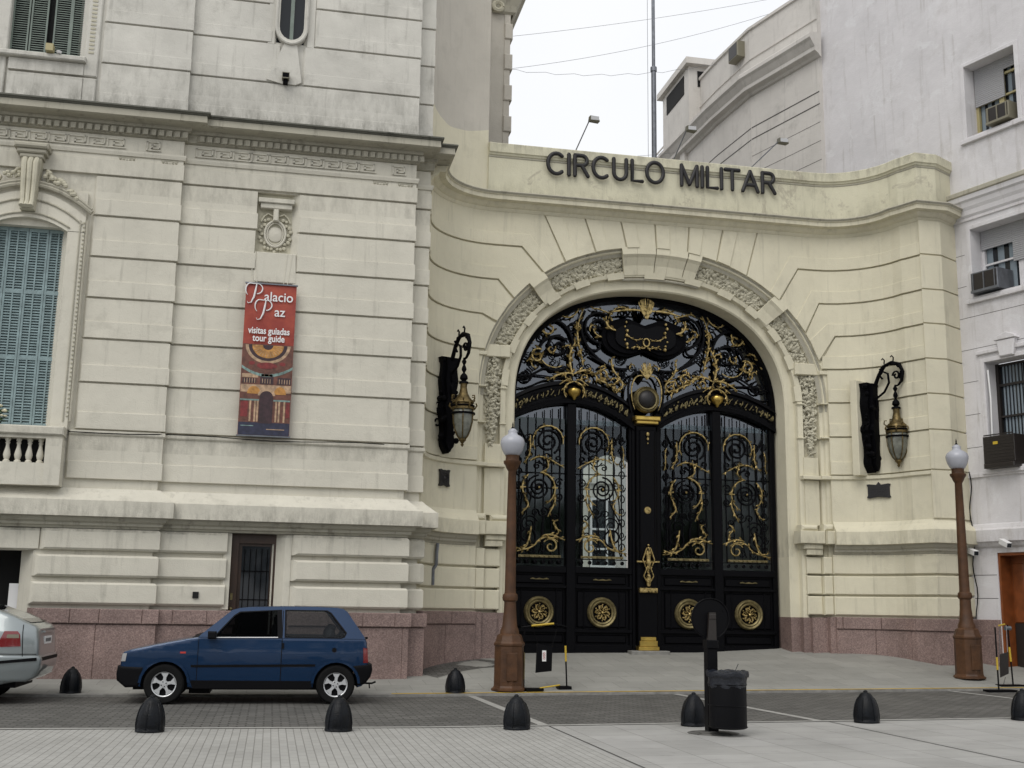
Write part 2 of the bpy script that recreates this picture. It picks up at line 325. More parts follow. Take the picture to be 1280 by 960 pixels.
    def mesh(s, name='mesh'):
        me = bpy.data.meshes.new(name); me.from_pydata(s.v, [], s.f); me.polygons.foreach_set('material_index', s.m); me.update(); return me
    def build(s, name, mats, parent=None, smooth=False, angle=40, world=True):
        return link(name, s.mesh(name), mats, parent, smooth, angle, world)
def _split(s, name, mats, parent=None, smooth=False, angle=40, world=True, gap=.0):
    """as build, but separate pieces become separate objects of the same name"""
    n = len(s.v); par = list(range(n))
    def find(i):
        while par[i] != i: par[i] = par[par[i]]; i = par[i]
        return i
    key = {}
    for i, p in enumerate(s.v):
        k = (round(p[0], 4), round(p[1], 4), round(p[2], 4)); j = key.setdefault(k, i); par[find(i)] = find(j)
    for f in s.f:
        for i in f[1:]: par[find(i)] = find(f[0])
    comp = {}
    for i in range(n): comp.setdefault(find(i), []).append(i)
    bb = {c: [min(s.v[i][k] for i in ids) for k in range(3)]+[max(s.v[i][k] for i in ids) for k in range(3)] for c, ids in comp.items()}
    cs = list(comp); cp_ = {c: c for c in cs}
    def f2(c):
        while cp_[c] != c: c = cp_[c]
        return c
    for i, a in enumerate(cs):
        for b in cs[i+1:]:
            A_, B_ = bb[a], bb[b]
            if all(A_[k]-gap <= B_[k+3] and B_[k]-gap <= A_[k+3] for k in range(3)): cp_[f2(a)] = f2(b)
    groups = {}
    for fi, f in enumerate(s.f): groups.setdefault(f2(find(f[0])), []).append(fi)
    out = []
    for g, fl in groups.items():
        m = MB(); ids = {}
        for fi in fl:
            nf = []
            for i in s.f[fi]:
                if i not in ids: ids[i] = len(m.v); m.v.append(s.v[i])
                nf.append(ids[i])
            m.f.append(tuple(nf)); m.m.append(s.m[fi])
        out.append(m.build(name, mats, parent, smooth, angle, world))
    return out
MB.split = _split
def copy_tree(o, parent=None):
    c = o.copy(); COL.objects.link(c)
    if parent is not None: c.parent = parent
    for ch in list(o.children): copy_tree(ch, c)
    return c

class Path:
    """plan line of a wall; W(a, d, z): a runs along it, d stands proud of it towards the street"""
    def __init__(s, pts, a0=None):
        s.p = [Vector(q) for q in pts]; n = len(pts); s.a = [0.]
        for i in range(1, n): s.a.append(s.a[-1]+(s.p[i]-s.p[i-1]).length)
        if a0 is not None:
            sh = a0[1]-s.a[a0[0]]; s.a = [x+sh for x in s.a]
        s.n = []
        for i in range(n):
            ns = []
            for j in (i-1, i):
                if 0 <= j < n-1:
                    d = (s.p[j+1]-s.p[j]).normalized(); ns.append(Vector((d.y, -d.x)))
            m = sum(ns, Vector((0, 0))).normalized(); s.n.append(m/max(.3, m.dot(ns[0])))
    def W(s, a, d, z):
        i = 0
        while i < len(s.a)-2 and a > s.a[i+1]: i += 1
        f = (a-s.a[i])/(s.a[i+1]-s.a[i])
        if f < 0 or f > 1:
            nrm = s.n[0] if f < 0 else s.n[-1]
        else: nrm = s.n[i]*(1-f)+s.n[i+1]*f
        q = s.p[i]*(1-f)+s.p[i+1]*f+nrm*d
        return (q.x, q.y, z)
    def A(s, x):
        """a for a given x on front-facing pieces"""
        for i in range(len(s.p)-1):
            if s.p[i].x <= x <= s.p[i+1].x and s.p[i+1].x-s.p[i].x > 1e-6:
                return s.a[i]+(s.a[i+1]-s.a[i])*(x-s.p[i].x)/(s.p[i+1].x-s.p[i].x)
        return s.a[0] if x < s.p[0].x else s.a[-1]
    def sweep(s, mb, prof, a0, a1, closed=False):
        """prof: (d, z) listed from the top down (outer side out)"""
        st = [a0]+[a for a in s.a if a0+1e-4 < a < a1-1e-4]+[a1]; k = len(prof); vs = []
        for a in st:
            for d, z in prof: vs.append(s.W(a, d, z))
        fs = []
        for i in range(len(st)-1):
            for j in range(k if closed else k-1):
                jj = (j+1) % k
                fs.append((i*k+j, i*k+jj, (i+1)*k+jj, (i+1)*k+j))
        fs.append(tuple(range(k-1, -1, -1))); fs.append(tuple(range((len(st)-1)*k, len(st)*k)))
        mb.add(vs, fs)
    def slabs(s, mb, polys, d0, d1, ch=0.):
        """polygons in (a, z) raised from d0 to d1 with a small chamfer"""
        bm = bmesh.new()
        for poly in polys:
            n = len(poly)
            ar = sum(poly[i][0]*poly[(i+1) % n][1]-poly[(i+1) % n][0]*poly[i][1] for i in range(n))
            if ar < 0: poly = poly[::-1]
            dx = d1
            if ch:
                ins = []
                for i in range(n):
                    p0, p1, p2 = Vector(poly[i-1]), Vector(poly[i]), Vector(poly[(i+1) % n])
                    e0 = (p1-p0).normalized(); e1 = (p2-p1).normalized()
                    n0 = Vector((-e0.y, e0.x)); n1 = Vector((-e1.y, e1.x)); m = (n0+n1)
                    m = m/max(.5, m.length_squared/2) if m.length > 1e-6 else n0
                    ins.append(tuple(p1+m*ch))
                rings = [(poly, d0), (poly, d1-ch), (ins, d1)]
            else: rings = [(poly, d0), (poly, d1)]
            vv = [[bm.verts.new((x, d, z)) for x, z in pl] for pl, d in rings]
            for q in range(len(vv)-1):
                for i in range(n):
                    j = (i+1) % n; bm.faces.new((vv[q][i], vv[q][j], vv[q+1][j], vv[q+1][i]))
            if n <= 4: bm.faces.new(vv[-1])
            else:
                for t in tessellate_polygon([[Vector((v.co.x, v.co.z, 0)) for v in vv[-1]]]):
                    t = [vv[-1][i] for i in t]
                    if (t[1].co.x-t[0].co.x)*(t[2].co.z-t[0].co.z)-(t[2].co.x-t[0].co.x)*(t[1].co.z-t[0].co.z) < 0: t = t[::-1]
                    if len(set(t)) == 3: bm.faces.new(t)
        cuts = s.a[1:-1]
        def cl(pl, a, side):
            out = []
            for i in range(len(pl)):
                p, q = pl[i], pl[(i+1) % len(pl)]; fp, fq = (p[0]-a)*side, (q[0]-a)*side
                if fp >= -1e-9: out.append(p)
                if (fp > 1e-9 and fq < -1e-9) or (fp < -1e-9 and fq > 1e-9):
                    t = (a-p[0])/(q[0]-p[0]); out.append(tuple(p[k]+(q[k]-p[k])*t for k in range(3)))
            return out if len(out) > 2 else None
        vs = []; fs = []; idx = {}
        for f in bm.faces:
            pl = [tuple(v.co) for v in f.verts]; lo = min(p[0] for p in pl); hi = max(p[0] for p in pl); pieces = []
            rest = pl
            for a in cuts:
                if a <= lo+1e-6 or a >= hi-1e-6: continue
                left = cl(rest, a, -1); right = cl(rest, a, 1)
                if left: pieces.append(left)
                rest = right
                if rest is None: break
            if rest: pieces.append(rest)
            for pc_ in pieces:
                ids = []
                for p in pc_:
                    k = (round(p[0], 5), round(p[1], 5), round(p[2], 5))
                    if k not in idx: idx[k] = len(vs); vs.append(s.W(*p))
                    if idx[k] not in ids: ids.append(idx[k])
                if len(ids) > 2: fs.append(tuple(ids))
        mb.add(vs, fs); bm.free()
    def pbox(s, mb, a0, a1, d0, d1, z0, z1, c=0):
        """box in wall coordinates, d0 < d1, chamfered front if c"""
        W = s.W
        if c: mb.add([W(a0, d0, z0), W(a1, d0, z0), W(a1, d0, z1), W(a0, d0, z1), W(a0, d1-c, z0), W(a1, d1-c, z0), W(a1, d1-c, z1), W(a0, d1-c, z1), W(a0+c, d1, z0+c), W(a1-c, d1, z0+c), W(a1-c, d1, z1-c), W(a0+c, d1, z1-c)],
                     [(0, 3, 2, 1), (0, 1, 5, 4), (1, 2, 6, 5), (2, 3, 7, 6), (3, 0, 4, 7), (4, 5, 9, 8), (5, 6, 10, 9), (6, 7, 11, 10), (7, 4, 8, 11), (8, 9, 10, 11)])
        else: mb.add([W(a0, d1, z0), W(a1, d1, z0), W(a1, d0, z0), W(a0, d0, z0), W(a0, d1, z1), W(a1, d1, z1), W(a1, d0, z1), W(a0, d0, z1)],
                     [(0, 3, 2, 1), (4, 5, 6, 7), (0, 1, 5, 4), (1, 2, 6, 5), (2, 3, 7, 6), (3, 0, 4, 7)])
def rect(a0, a1, z0, z1): return [(a0, z0), (a1, z0), (a1, z1), (a0, z1)]
def text_mesh(body, size, font_w=1.0, extrude=.002, offset=0):
    cu = bpy.data.curves.new('t', 'FONT'); cu.body = body; cu.size = size; cu.extrude = extrude; cu.offset = offset; cu.align_x = 'CENTER'
    o = bpy.data.objects.new('t', cu); COL.objects.link(o)
    bpy.context.view_layer.update()
    me = bpy.data.meshes.new_from_object(o.evaluated_get(bpy.context.evaluated_depsgraph_get()))
    bpy.data.objects.remove(o); bpy.data.curves.remove(cu)
    me.transform(Matrix.Rotation(R(90), 4, 'X')); me.transform(Matrix.Diagonal((font_w, 1, 1, 1)))
    return me
def ss(a, b, n, th):
    """superellipse point"""
    c, s_ = math.cos(th), math.sin(th)
    return (a*math.copysign(abs(c)**(2/n), c), b*abs(s_)**(2/n))
# ================================================================== GROUND
def g0(x): return .011*max(0, min(x, 30)-2)
def side_z(x, y):
    sl = .07 if x < 2.5 else (.07+(x-2.5)*.0167 if x < 4 else (.095 if x < 9 else min(.13, .095+(x-9)*.00875)))
    return g0(x)+.04+max(0, min(y, 24.4)-19.4)*sl
def sheet(name, xs, ys, zf, m, kind='structure', parent=None):
    mb = MB(); n = len(xs)
    mb.add([(x, y, zf(x, y)) for y in ys for x in xs], [(j*n+i, j*n+i+1, (j+1)*n+i+1, (j+1)*n+i) for j in range(len(ys)-1) for i in range(n-1)])
    o = mb.build(name, m, parent); tag(o, kind=kind); return o
def fr(a, b, n): return [a+(b-a)*i/n for i in range(n+1)]
KY, NY = 19.3, 14.45
sheet('ground', [-600, 600], [-300, 900], lambda x, y: -.35, M['setts'])
XS = [-40, -20]+fr(-10, 30, 40)+[60]
sheet('road', XS, [NY, KY], lambda x, y: g0(x), M['setts'])
sheet('plaza_ribbed_paving', [x for x in XS if x < 3.4]+[3.36], [-30, NY], lambda x, y: g0(x)+.015, M['ribbed'])
sheet('plaza_slab_paving', [3.36]+[x for x in XS if x > 3.5], [-30, NY], lambda x, y: g0(x)+.015, M['slabs'])
mb = MB(); P0 = Path([(-40, NY), (2, NY), (30, NY), (60, NY)])
n = len(XS)
mb.add([(x, NY-.12, g0(x)+.022) for x in XS]+[(x, NY, g0(x)+.022) for x in XS]+[(x, NY+.0, g0(x)-.05) for x in XS],
       [(j*n+i, j*n+i+1, (j+1)*n+i+1, (j+1)*n+i) for j in range(2) for i in range(n-1)])
tag(mb.build('plaza_edge', M['band']), kind='structure')
sheet('sidewalk', XS, [KY+.14]+fr(19.6, 24.4, 12), side_z, M['sidewalk'])
mb = MB()
mb.add([(x, KY, g0(x)-.03) for x in XS]+[(x, KY, g0(x)+.035) for x in XS]+[(x, KY+.012, g0(x)+.042) for x in XS]+[(x, KY+.14, g0(x)+.045) for x in XS],
       [(j*n+i, j*n+i+1, (j+1)*n+i+1, (j+1)*n+i) for j in range(3) for i in range(n-1)])
tag(mb.build('kerb', M['kerb']), kind='structure')
X2 = [x for x in XS if 2 <= x <= 15]
sheet('yellow_kerb_line', X2, [KY+.012, KY+.14], lambda x, y: g0(x)+.049, M['yellow_line'])
# bands and joints across road and plaza
def strip(name, x0, x1, y0, y1, w, m, z):
    mb = MB(); mb.add([(x0-w/2, y0, g0(x0)+z), (x0+w/2, y0, g0(x0)+z), (x1+w/2, y1, g0(x1)+z), (x1-w/2, y1, g0(x1)+z)], [(0, 1, 2, 3)])
    tag(mb.build(name, m), kind='structure')
for x0, x1 in ((3.42, 3.30), (7.12, 6.8), (12.2, 11.95)):
    strip('road_band', x0, x1, NY, KY, .13, M['band'], .004)
    strip('plaza_joint', x0, x0, 2, NY-.125, .02, M['joint'], .019)
mb = MB(); n = 12; vs = []
for i in range(n+1):
    th = R(178-7*i); vs += [(4.25+1.5*math.cos(th), 21.75+1.5*math.sin(th)), (3.0+1.9*i/n, 21.2+.2*math.sin(i*.4)+1.55*(i/n))]
mb.add([(x, y, side_z(x, y)+.006) for x, y in vs], [(2*i, 2*i+1, 2*i+3, 2*i+2) for i in range(n)])
tag(mb.build('asphalt_patch', M['setts']), kind='structure')
sheet('courtyard_floor', [3, 20], [24.4, 60], lambda x, y: .52, M['slabs'])

# ================================================================== PALACE (left building)
LP = Path([(-9.5, 21.2), (-2.05, 21.2), (-2.05, 21.32), (2.3, 21.32), (2.3, 21.62), (2.62, 21.62), (2.62, 22.6)], a0=(1, -2.05))
def A(x): return x if x < -2.05 else x+.12
AEND = LP.a[-1]
palace = empty('palace_building', (0, 21.3, .1), 'pale stone palace with grooved walls, dentil cornice and a pink granite base', 'building')
GL = [3.5, 4.37, 5.21, 6.0, 6.75, 7.51, 8.28, 9.05, 9.47]
def sub(iv, cuts):
    out = [iv]
    for c0, c1 in cuts:
        o2 = []
        for a, b in out:
            if c1 <= a or c0 >= b: o2.append((a, b)); continue
            if c0 > a: o2.append((a, c0))
            if c1 < b: o2.append((c1, b))
        out = o2
    return out
def courses(path, mb, gs, a0, a1, cuts, d=.042, gap=.030, strip=.30, ch=.009, sd=.022):
    """rusticated courses between successive groove heights; cuts(z) lists openings"""
    pol = []; st_ = []
    for z0, z1 in zip(gs[:-1], gs[1:]):
        for b0, b1 in sub((a0, a1), cuts(z0, z1)):
            pol.append(rect(b0, b1, z0+gap, z1))
            if z1-z0 > strip+.1 and b1-b0 > .1: st_.append(rect(b0, b1, z0+gap+.001, z0+gap+strip))
    path.slabs(mb, pol, 0, d, ch); path.slabs(mb, st_, d-.01, d+sd, .006)
# wall backing with openings: assembled from rectangles
def holed(path, mb, a0, a1, z0, z1, holes, d=0):
    xs = sorted({a0, a1, *[h[0] for h in holes], *[h[1] for h in holes]}); zs = sorted({z0, z1, *[h[2] for h in holes], *[h[3] for h in holes]})
    pol = []
    for i in range(len(xs)-1):
        for j in range(len(zs)-1):
            cx, cz = (xs[i]+xs[i+1])/2, (zs[j]+zs[j+1])/2
            if not any(h[0] < cx < h[1] and h[2] < cz < h[3] for h in holes): pol.append(rect(xs[i], xs[i+1], zs[j], zs[j+1]))
    path.slabs(mb, pol, d-.35, d)
WIN = (-5.29, -3.91, 4.40, 8.02); UPW = (-5.25, -3.93, 11.29, 14.2); DOOR = (A(-.76), A(.16), .15, 2.67); SHOP = (-9.4, -4.0, .1, 2.28)
OVAL = (A(-.49), A(.12), 12.09, 14.6)
MED = (A(-.67), A(.11), 7.88, 9.05)
mb = MB(); holed(LP, mb, -9.5, AEND, 0, 9.5, [WIN, DOOR, SHOP, MED]); mb.build('lower_wall', M['palace'], palace)
mb = MB(); holed(LP, mb, -9.5, AEND, 9.5, 17.2, [UPW, (OVAL[0]+.02, OVAL[1]-.02, OVAL[2]+.02, OVAL[3])]); mb.build('upper_wall', M['palace_up'], palace)
def cutL(z0, z1):
    c = []
    zc = (z0+z1)/2
    if z1 < 4.38: c.append((-9.5, -3.62))                 # balustrade pier
    elif z1 < 9.1: c.append((-5.67, -3.53))
    if z0 > 7.2 and z1 < 9.3: c.append((A(-.67), A(.11)))
    if 6.7 < z0 and z1 < 7.6: c.append((A(-.62), A(.06)))
    return c
mb = MB(); courses(LP, mb, GL, -9.5, AEND, cutL); mb.build('stone_courses', M['palace'], palace)
mb = MB()
GU = [10.4, 11.24, 12.06, 12.87, 13.68, 14.5, 15.3]
def cutU(z0, z1):
    c = []
    if z1 > 10.3: c.append((-5.52, -3.62))
    if z1 > 12.07: c.append((A(-.60), A(.24)))
    elif z1 > 11.3: c.append((A(-.42), A(.06)))
    return c
courses(LP, mb, GU, -9.5, AEND, cutU, strip=.24, sd=.008)
mb.build('upper_courses', M['palace_up'], palace)
# string, ledge, band, mouldings and base
mb = MB()
for b0, b1 in sub((-9.5, AEND), [(-9.5, -3.62)]): LP.sweep(mb, [(0, 4.375), (.075, 4.37), (.075, 4.31), (.055, 4.285), (0, 4.27)], b0, b1)
mb.build('string_course', M['palace'], palace)
mb = MB(); LP.sweep(mb, [(0, 3.36), (.06, 3.36), (.13, 3.29), (.30, 3.15), (.33, 3.135), (.33, 2.865), (.30, 2.86), (0, 2.86)], -9.5, AEND); mb.build('sill_band', M['palace'], palace)
mb = MB(); LP.sweep(mb, [(0, 2.86), (.24, 2.858), (.20, 2.79), (.15, 2.76), (.15, 2.72), (.11, 2.70), (.09, 2.67), (0, 2.67)], -9.5, AEND); mb.build('bed_moulding', M['cornice'], palace)
mb = MB()
pol = []
for z0, z1 in ((1.385, 1.755), (1.85, 2.215), (2.30, 2.66)):
    x0 = -4.05+.09*(z0-1.38) if z0 < 2.2 else -3.93
    for b0, b1 in sub((x0, AEND), [(DOOR[0]-.12, DOOR[1]+.12)]): pol.append(rect(b0, b1, z0, z1))
LP.slabs(mb, pol, 0, .12, .035); mb.split('base_blocks', M['palace'], palace, gap=.1)
mb = MB(); LP.slabs(mb, [rect(-9.5, -3.95, 2.30, 2.66), rect(DOOR[0]-.12, DOOR[0]-.003, 1.33, 2.67), rect(DOOR[1]+.003, DOOR[1]+.12, 1.33, 2.67), rect(DOOR[0]-.12, DOOR[1]+.12, 2.672, 2.70)], 0, .05, .01); mb.split('opening_surround', M['palace'], palace, gap=.01)
mb = MB(); cap = []; slab_ = []
x = -4.05; w = [.52, .42, .62, .55]; k = 0
for b0, b1 in sub((-4.02, AEND), [(DOOR[0], DOOR[1])]):
    x = b0
    while x < b1-.02:
        x2 = min(b1, x+w[k % 4]*1.1); k += 1
        if b1-x2 < .2: x2 = b1
        cap.append(rect(x+.004, x2-.004, 1.07, 1.315)); x = x2
    x = b0
    while x < b1-.02:
        x2 = min(b1, x+1.02)
        if b1-x2 < .3: x2 = b1
        slab_.append(rect(x+.004, x2-.004, -.1, 1.055)); x = x2
LP.slabs(mb, cap, 0, .19, .012); LP.slabs(mb, slab_, 0, .15, .008); mb.split('granite_plinth', M['granite'], palace, gap=.05)
mb = MB(); LP.slabs(mb, [rect(-4.02, DOOR[0], -.1, 1.3), rect(DOOR[1], AEND, -.1, 1.3)], 0, .13); mb.split('granite_backing', M['granite'], palace, gap=.05)
# entablature
mb = MB(); LP.sweep(mb, [(0, 9.50), (.06, 9.50), (.075, 9.54), (.09, 9.56), (.09, 9.53), (.07, 9.47), (0, 9.46)], -9.5, AEND); mb.build('architrave', M['palace'], palace)
mb = MB(); LP.sweep(mb, [(0, 9.85), (.035, 9.85), (.035, 9.57), (0, 9.57)], -9.5, AEND); mb.build('frieze', M['palace'], palace)
mb = MB(); LP.sweep(mb, [(0, 10.235), (.44, 10.225), (.45, 10.10), (.40, 10.085), (.16, 10.08), (.15, 10.03), (.10, 10.01), (.09, 9.87), (.04, 9.86), (0, 9.85)], -9.5, AEND); mb.build('cornice', M['cornice'], palace)
mb = MB(); LP.sweep(mb, [(0, 10.36), (.30, 10.33), (.47, 10.30), (.50, 10.285), (.50, 10.26), (.47, 10.25), (.45, 10.23), (0, 10.235)], -9.5, AEND); mb.build('cornice_cap', M['crust'], palace)
mb = MB()
a = -6.2
while a < LP.a[3]-.0:
    if abs(a+2.0) > .09: LP.slabs(mb, [rect(a, a+.085, 9.885, 9.995)], .06, .165, .004)
    a += .138
mb.split('dentils', M['cornice'], palace, gap=.1)
# greek key fret in raised bands
mb = MB()
def key(a, z, w, h, flip=1):
    t = .018; L_ = [(0, 0), (0, 1), (.86, 1), (.86, .28), (.36, .28), (.36, .66), (.60, .66)]
    for (x0, z0), (x1, z1) in zip(L_[:-1], L_[1:]):
        X0, X1 = sorted((a+x0*w, a+x1*w)); Z0, Z1 = sorted((z+z0*h, z+z1*h))
        LP.slabs(mb, [rect(X0-t/2, X1+t/2, Z0-t/2, Z1+t/2)], .03, .062)
    LP.slabs(mb, [rect(a, a+w, z-t/2, z+t/2)], .03, .062)
a = -6.1
while a < -3.2: key(a, 9.62, .33, .16); a += .335
key(-2.72, 9.62, .25, .16)
a = A(-1.85)
while a < A(1.35): key(a, 9.62, .33, .16); a += .335
key(A(1.82), 9.62, .25, .16)
mb.split('key_fret', M['palace'], palace, gap=.12)
for ac in (-3.05, -2.3, A(1.60), A(2.08)):
    mb = MB(); x, y, _ = LP.W(ac, .05, 0)
    mb.box(x-.15, x+.15, y, y+.06, 9.435, 9.462)
    for i in range(-2, 3): mb.sphere((x+i*.058, y+.01, 9.415-.025*(2-abs(i))/2), .026, 8)
    mb.build('pendant_ornament', M['cornice'], palace, True)

# medallion panel
med = MB(); xc = -.28
med.box(xc-.41, xc+.41, 21.42, 21.5, 7.80, 9.1)
mo = med.build('medallion', M['palace'], palace)
mb = MB(); mb.cbox(xc-.33, xc+.33, 21.24, 21.42, 8.84, 8.93); mb.cbox(xc-.29, xc+.29, 21.28, 21.42, 8.74, 8.84); mb.cbox(xc-.05, xc+.05, 21.28, 21.42, 8.5, 8.74, .02)
mb.build('cap_moulding', M['palace'], mo)
mb = MB(); mb.box(xc-.39, xc+.39, 21.415, 21.419, 7.88, 9.04); mb.build('niche_ground', M['carve'], mo)
mb = MB(); LP.slabs(mb, [[(A(xc-.385), 7.30), (A(xc-.36), 7.875), (A(xc+.36), 7.875), (A(xc+.385), 7.30)]], 0, .05, .01); mb.build('panel_below_medallion', M['palace'], palace)
mb = MB()
ring = [(xc+.19*math.cos(i*math.pi/12), 21.37, 8.27+.25*math.sin(i*math.pi/12)) for i in range(24)]
mb.tube(ring, .022, 6, True); ring = [(xc+.15*math.cos(i*math.pi/12), 21.375, 8.27+.21*math.sin(i*math.pi/12)) for i in range(24)]; mb.tube(ring, .012, 5, True)
mb.lathe([(1e-5, -.035), (.08, -.03), (.145, -.01), (.15, .0)], (xc, 21.41, 8.27), 20, axis='y')
mb.build('oval_shield', M['palace'], mo, True)
mb = MB()
for sgn in (-1, 1):
    for i in range(13):
        th = R(60-i*12.5); rr = .27+.03*math.sin(i*2.2)
        mb.sphere((xc+sgn*rr*math.cos(th), 21.385, 8.27+(rr+.05)*math.sin(th)), .032+.010*random.random(), 7, sy=.8)
    mb.tube([(xc+sgn*.06, 21.38, 8.62), (xc+sgn*.15, 21.37, 8.66), (xc+sgn*.22, 21.38, 8.60), (xc+sgn*.27, 21.39, 8.5)], .02, 5)
mb.split('garland', M['carve'], mo, True, gap=.03)
# keystone-like flutes below the medallion
mb = MB()
for q in (-.34, -.27, .20, .27): mb.prism([(xc+q-.007, 7.2), (xc+q+.007, 7.2), (xc+q*1.25+.007, 7.87), (xc+q*1.25-.007, 7.87)], 21.262, 21.30)
mb.split('flute', M['palace'], palace)

# vent and small fixtures
mb = MB(); mb.box(-1.33, -1.23, 21.17, 21.22, 1.52, 1.63); tag(mb.build('wall_vent', M['dark']), 'small square black vent in the base wall beside the wooden door', 'vent')
# side door
d = MB(); d.box(-.76, .16, 21.5, 21.56, .15, 2.67)
dr = d.build('door', M['wood'], palace)
mb = MB(); mb.box(-.755, -.60, 21.43, 21.5, .2, 2.66); mb.box(.01, .155, 21.43, 21.5, .2, 2.66); mb.box(-.60, .01, 21.44, 21.5, 2.5, 2.66); mb.build('door_frame', M['wood'], dr)
mb = MB(); mb.box(-.54, -.05, 21.47, 21.5, .3, 2.45); mb.build('dark_glazing', M['winglass'], dr)
mb = MB()
for i in range(5): mb.box(-.50+i*.1, -.485+i*.1, 21.45, 21.47, .4, 2.4)
for z in (.9, 1.5, 2.0): mb.box(-.54, -.05, 21.452, 21.468, z, z+.02)
mb.build('door_grille', M['ironmatte'], dr)
mb = MB(); mb.box(-.70, -.66, 21.41, 21.44, 1.5, 1.62); mb.sphere((-.68, 21.40, 1.35), .03); mb.build('handle', M['dullgold'], dr, True)
# shop opening
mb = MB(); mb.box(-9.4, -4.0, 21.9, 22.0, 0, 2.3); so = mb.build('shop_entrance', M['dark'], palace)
mb = MB(); mb.box(-4.42, -4.25, 21.6, 21.63, .4, 1.72); mb.build('notice_panel', M['white'], so)
mb = MB(); mb.box(-4.75, -4.68, 21.5, 21.56, .1, 2.28); mb.box(-9, -4.7, 21.5, 21.55, 2.05, 2.12); mb.box(-4.02, -4.0, 21.3, 21.9, .1, 2.28); mb.build('shop_frame', M['ironmatte'], so)

# big shuttered window on P1
xc = -4.6
def arch_pts(hw, zs, rise, n=12): return [(xc+hw*(-1+2*i/n), zs+rise*(1-(1-2*i/n)**2)) for i in range(n+1)]
win = MB(); win.box(-5.3, -3.9, 21.40, 21.43, 4.3, 8.5); w_ = win.build('arched_window', M['shutter'], palace)
for side in range(4):                                   # four louvred leaves
    x0 = -5.29+side*.345; x1 = x0+.338; m2 = MB()
    m2.box(x0, x0+.035, 21.34, 21.38, 4.4, 8.3); m2.box(x1-.035, x1, 21.34, 21.38, 4.4, 8.3); m2.box(x0+.15, x0+.175, 21.34, 21.38, 4.4, 8.3)
    for z in (4.4, 5.6, 6.8, 7.95): m2.box(x0, x1, 21.338, 21.382, z, z+.06)
    z = 4.47
    while z < 8.25: m2.add([(x0+.03, 21.345, z), (x1-.03, 21.345, z), (x1-.03, 21.38, z+.035), (x0+.03, 21.38, z+.035), (x0+.03, 21.345, z-.008), (x1-.03, 21.345, z-.008)], [(0, 1, 2, 3), (0, 4, 5, 1)]); z += .05
    m2.build('shutter', M['shutter'], w_)
mb = MB()
# surround: filled head over the segmental arch, jambs, outer moulding
A0 = arch_pts(.69, 7.93, .22); A1 = arch_pts(.98, 8.22, .42)
mb.prism([*A0, *A1[::-1]], 21.09, 21.5); mb.box(-3.91, -3.62, 21.09, 21.5, 4.37, 7.94); mb.box(-5.58, -5.29, 21.09, 21.5, 4.37, 7.94)
mb.prism([(-3.91, 7.93), (-3.62, 7.93), (-3.62, 8.22)], 21.09, 21.5)
mb.prism([*A1, (xc+.98, 8.7), (xc-.98, 8.7)], 21.14, 21.3)
mb.build('surround', M['palace'], w_)
mb = MB()
O = arch_pts(1.08, 8.30, .45)
mb.tube([(x, 21.06, z) for x, z in O], .045, 8); mb.tube([(x, 21.04, z+.055) for x, z in O], .03, 6)
mb.tube([(x, 21.08, z-.12) for x, z in arch_pts(.93, 8.20, .40)], .02, 6); mb.tube([(x, 21.08, z+.03) for x, z in arch_pts(.72, 7.97, .23)], .018, 6)
for q in (-3.58, -3.70): mb.tube([(q, 21.08, 4.5), (q, 21.08, 8.15)], .014 if q < -3.6 else .022, 6)
mb.build('hood_moulding', M['cornice'], w_, True)
mb = MB()
for i in range(46): mb.sphere((-3.64, 21.075, 4.6+i*.078), .017, 6)
mb.build('bead_moulding', M['carve'], w_, True)
mb = MB(); kp = [(-.17, 9.2), (.17, 9.2), (.12, 8.25), (-.12, 8.25)]
mb.prism([(xc+x, z) for x, z in kp], 20.93, 21.15); mb.build('keystone', M['carve'], w_)
mb = MB()
for q in (-.10, 0, .10): mb.tube([(xc+q, 20.93, 9.18), (xc+q*.95, 20.86, 9.08), (xc+q*.9, 20.90, 8.7), (xc+q*.8, 20.92, 8.4), (xc+q*.75, 20.86, 8.28)], [.05, .055, .045, .04, .05], 8)
mb.build('keystone_flutes', M['carve'], w_, True)
mb = MB(); mb.cbox(xc-.29, xc+.29, 20.80, 21.2, 9.36, 9.46, .03); mb.cbox(xc-.25, xc+.25, 20.86, 21.2, 9.28, 9.36, .02); mb.cbox(xc-.2, xc+.2, 20.9, 21.2, 9.2, 9.28, .02); mb.build('keystone_cap', M['cornice'], w_)
mb = MB()
for sg in (-1, 1):
    for i in range(34):
        f = random.random(); x = xc+sg*(.2+.62*f); z = 8.86-.35*f**1.6+random.uniform(-.0, .20)*(1-f*.8)
        mb.sphere((x, 21.05+random.uniform(-.04, .04), z), random.uniform(.025, .055), 7)
mb.split('carved_garland', M['carve'], w_, True, gap=.1)
# balustrade
bal = MB(); bal.cbox(-9.0, -3.62, 20.80, 21.15, 4.22, 4.37, .02); bal.box(-9, -3.64, 20.86, 21.15, 4.16, 4.22); bal.box(-9.0, -3.64, 20.86, 21.15, 3.36, 3.74); bal.box(-3.90, -3.63, 20.83, 21.19, 3.362, 4.158)
bo = bal.build('balustrade', M['palace'], palace)
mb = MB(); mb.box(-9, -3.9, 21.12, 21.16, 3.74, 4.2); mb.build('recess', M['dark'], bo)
prof = [(.07, 0), (.07, .03), (.045, .05), (.06, .08), (.075, .13), (.062, .19), (.04, .26), (.034, .31), (.05, .34), (.034, .355), (.055, .38), (.06, .42)]
prof = [(r*.82, z) for r, z in prof]
for i in range(28):
    mb = MB(); mb.lathe(prof, (-4.0-i*.178, 20.98, 3.74), 14); mb.build('baluster', M['palace'], bo, True)
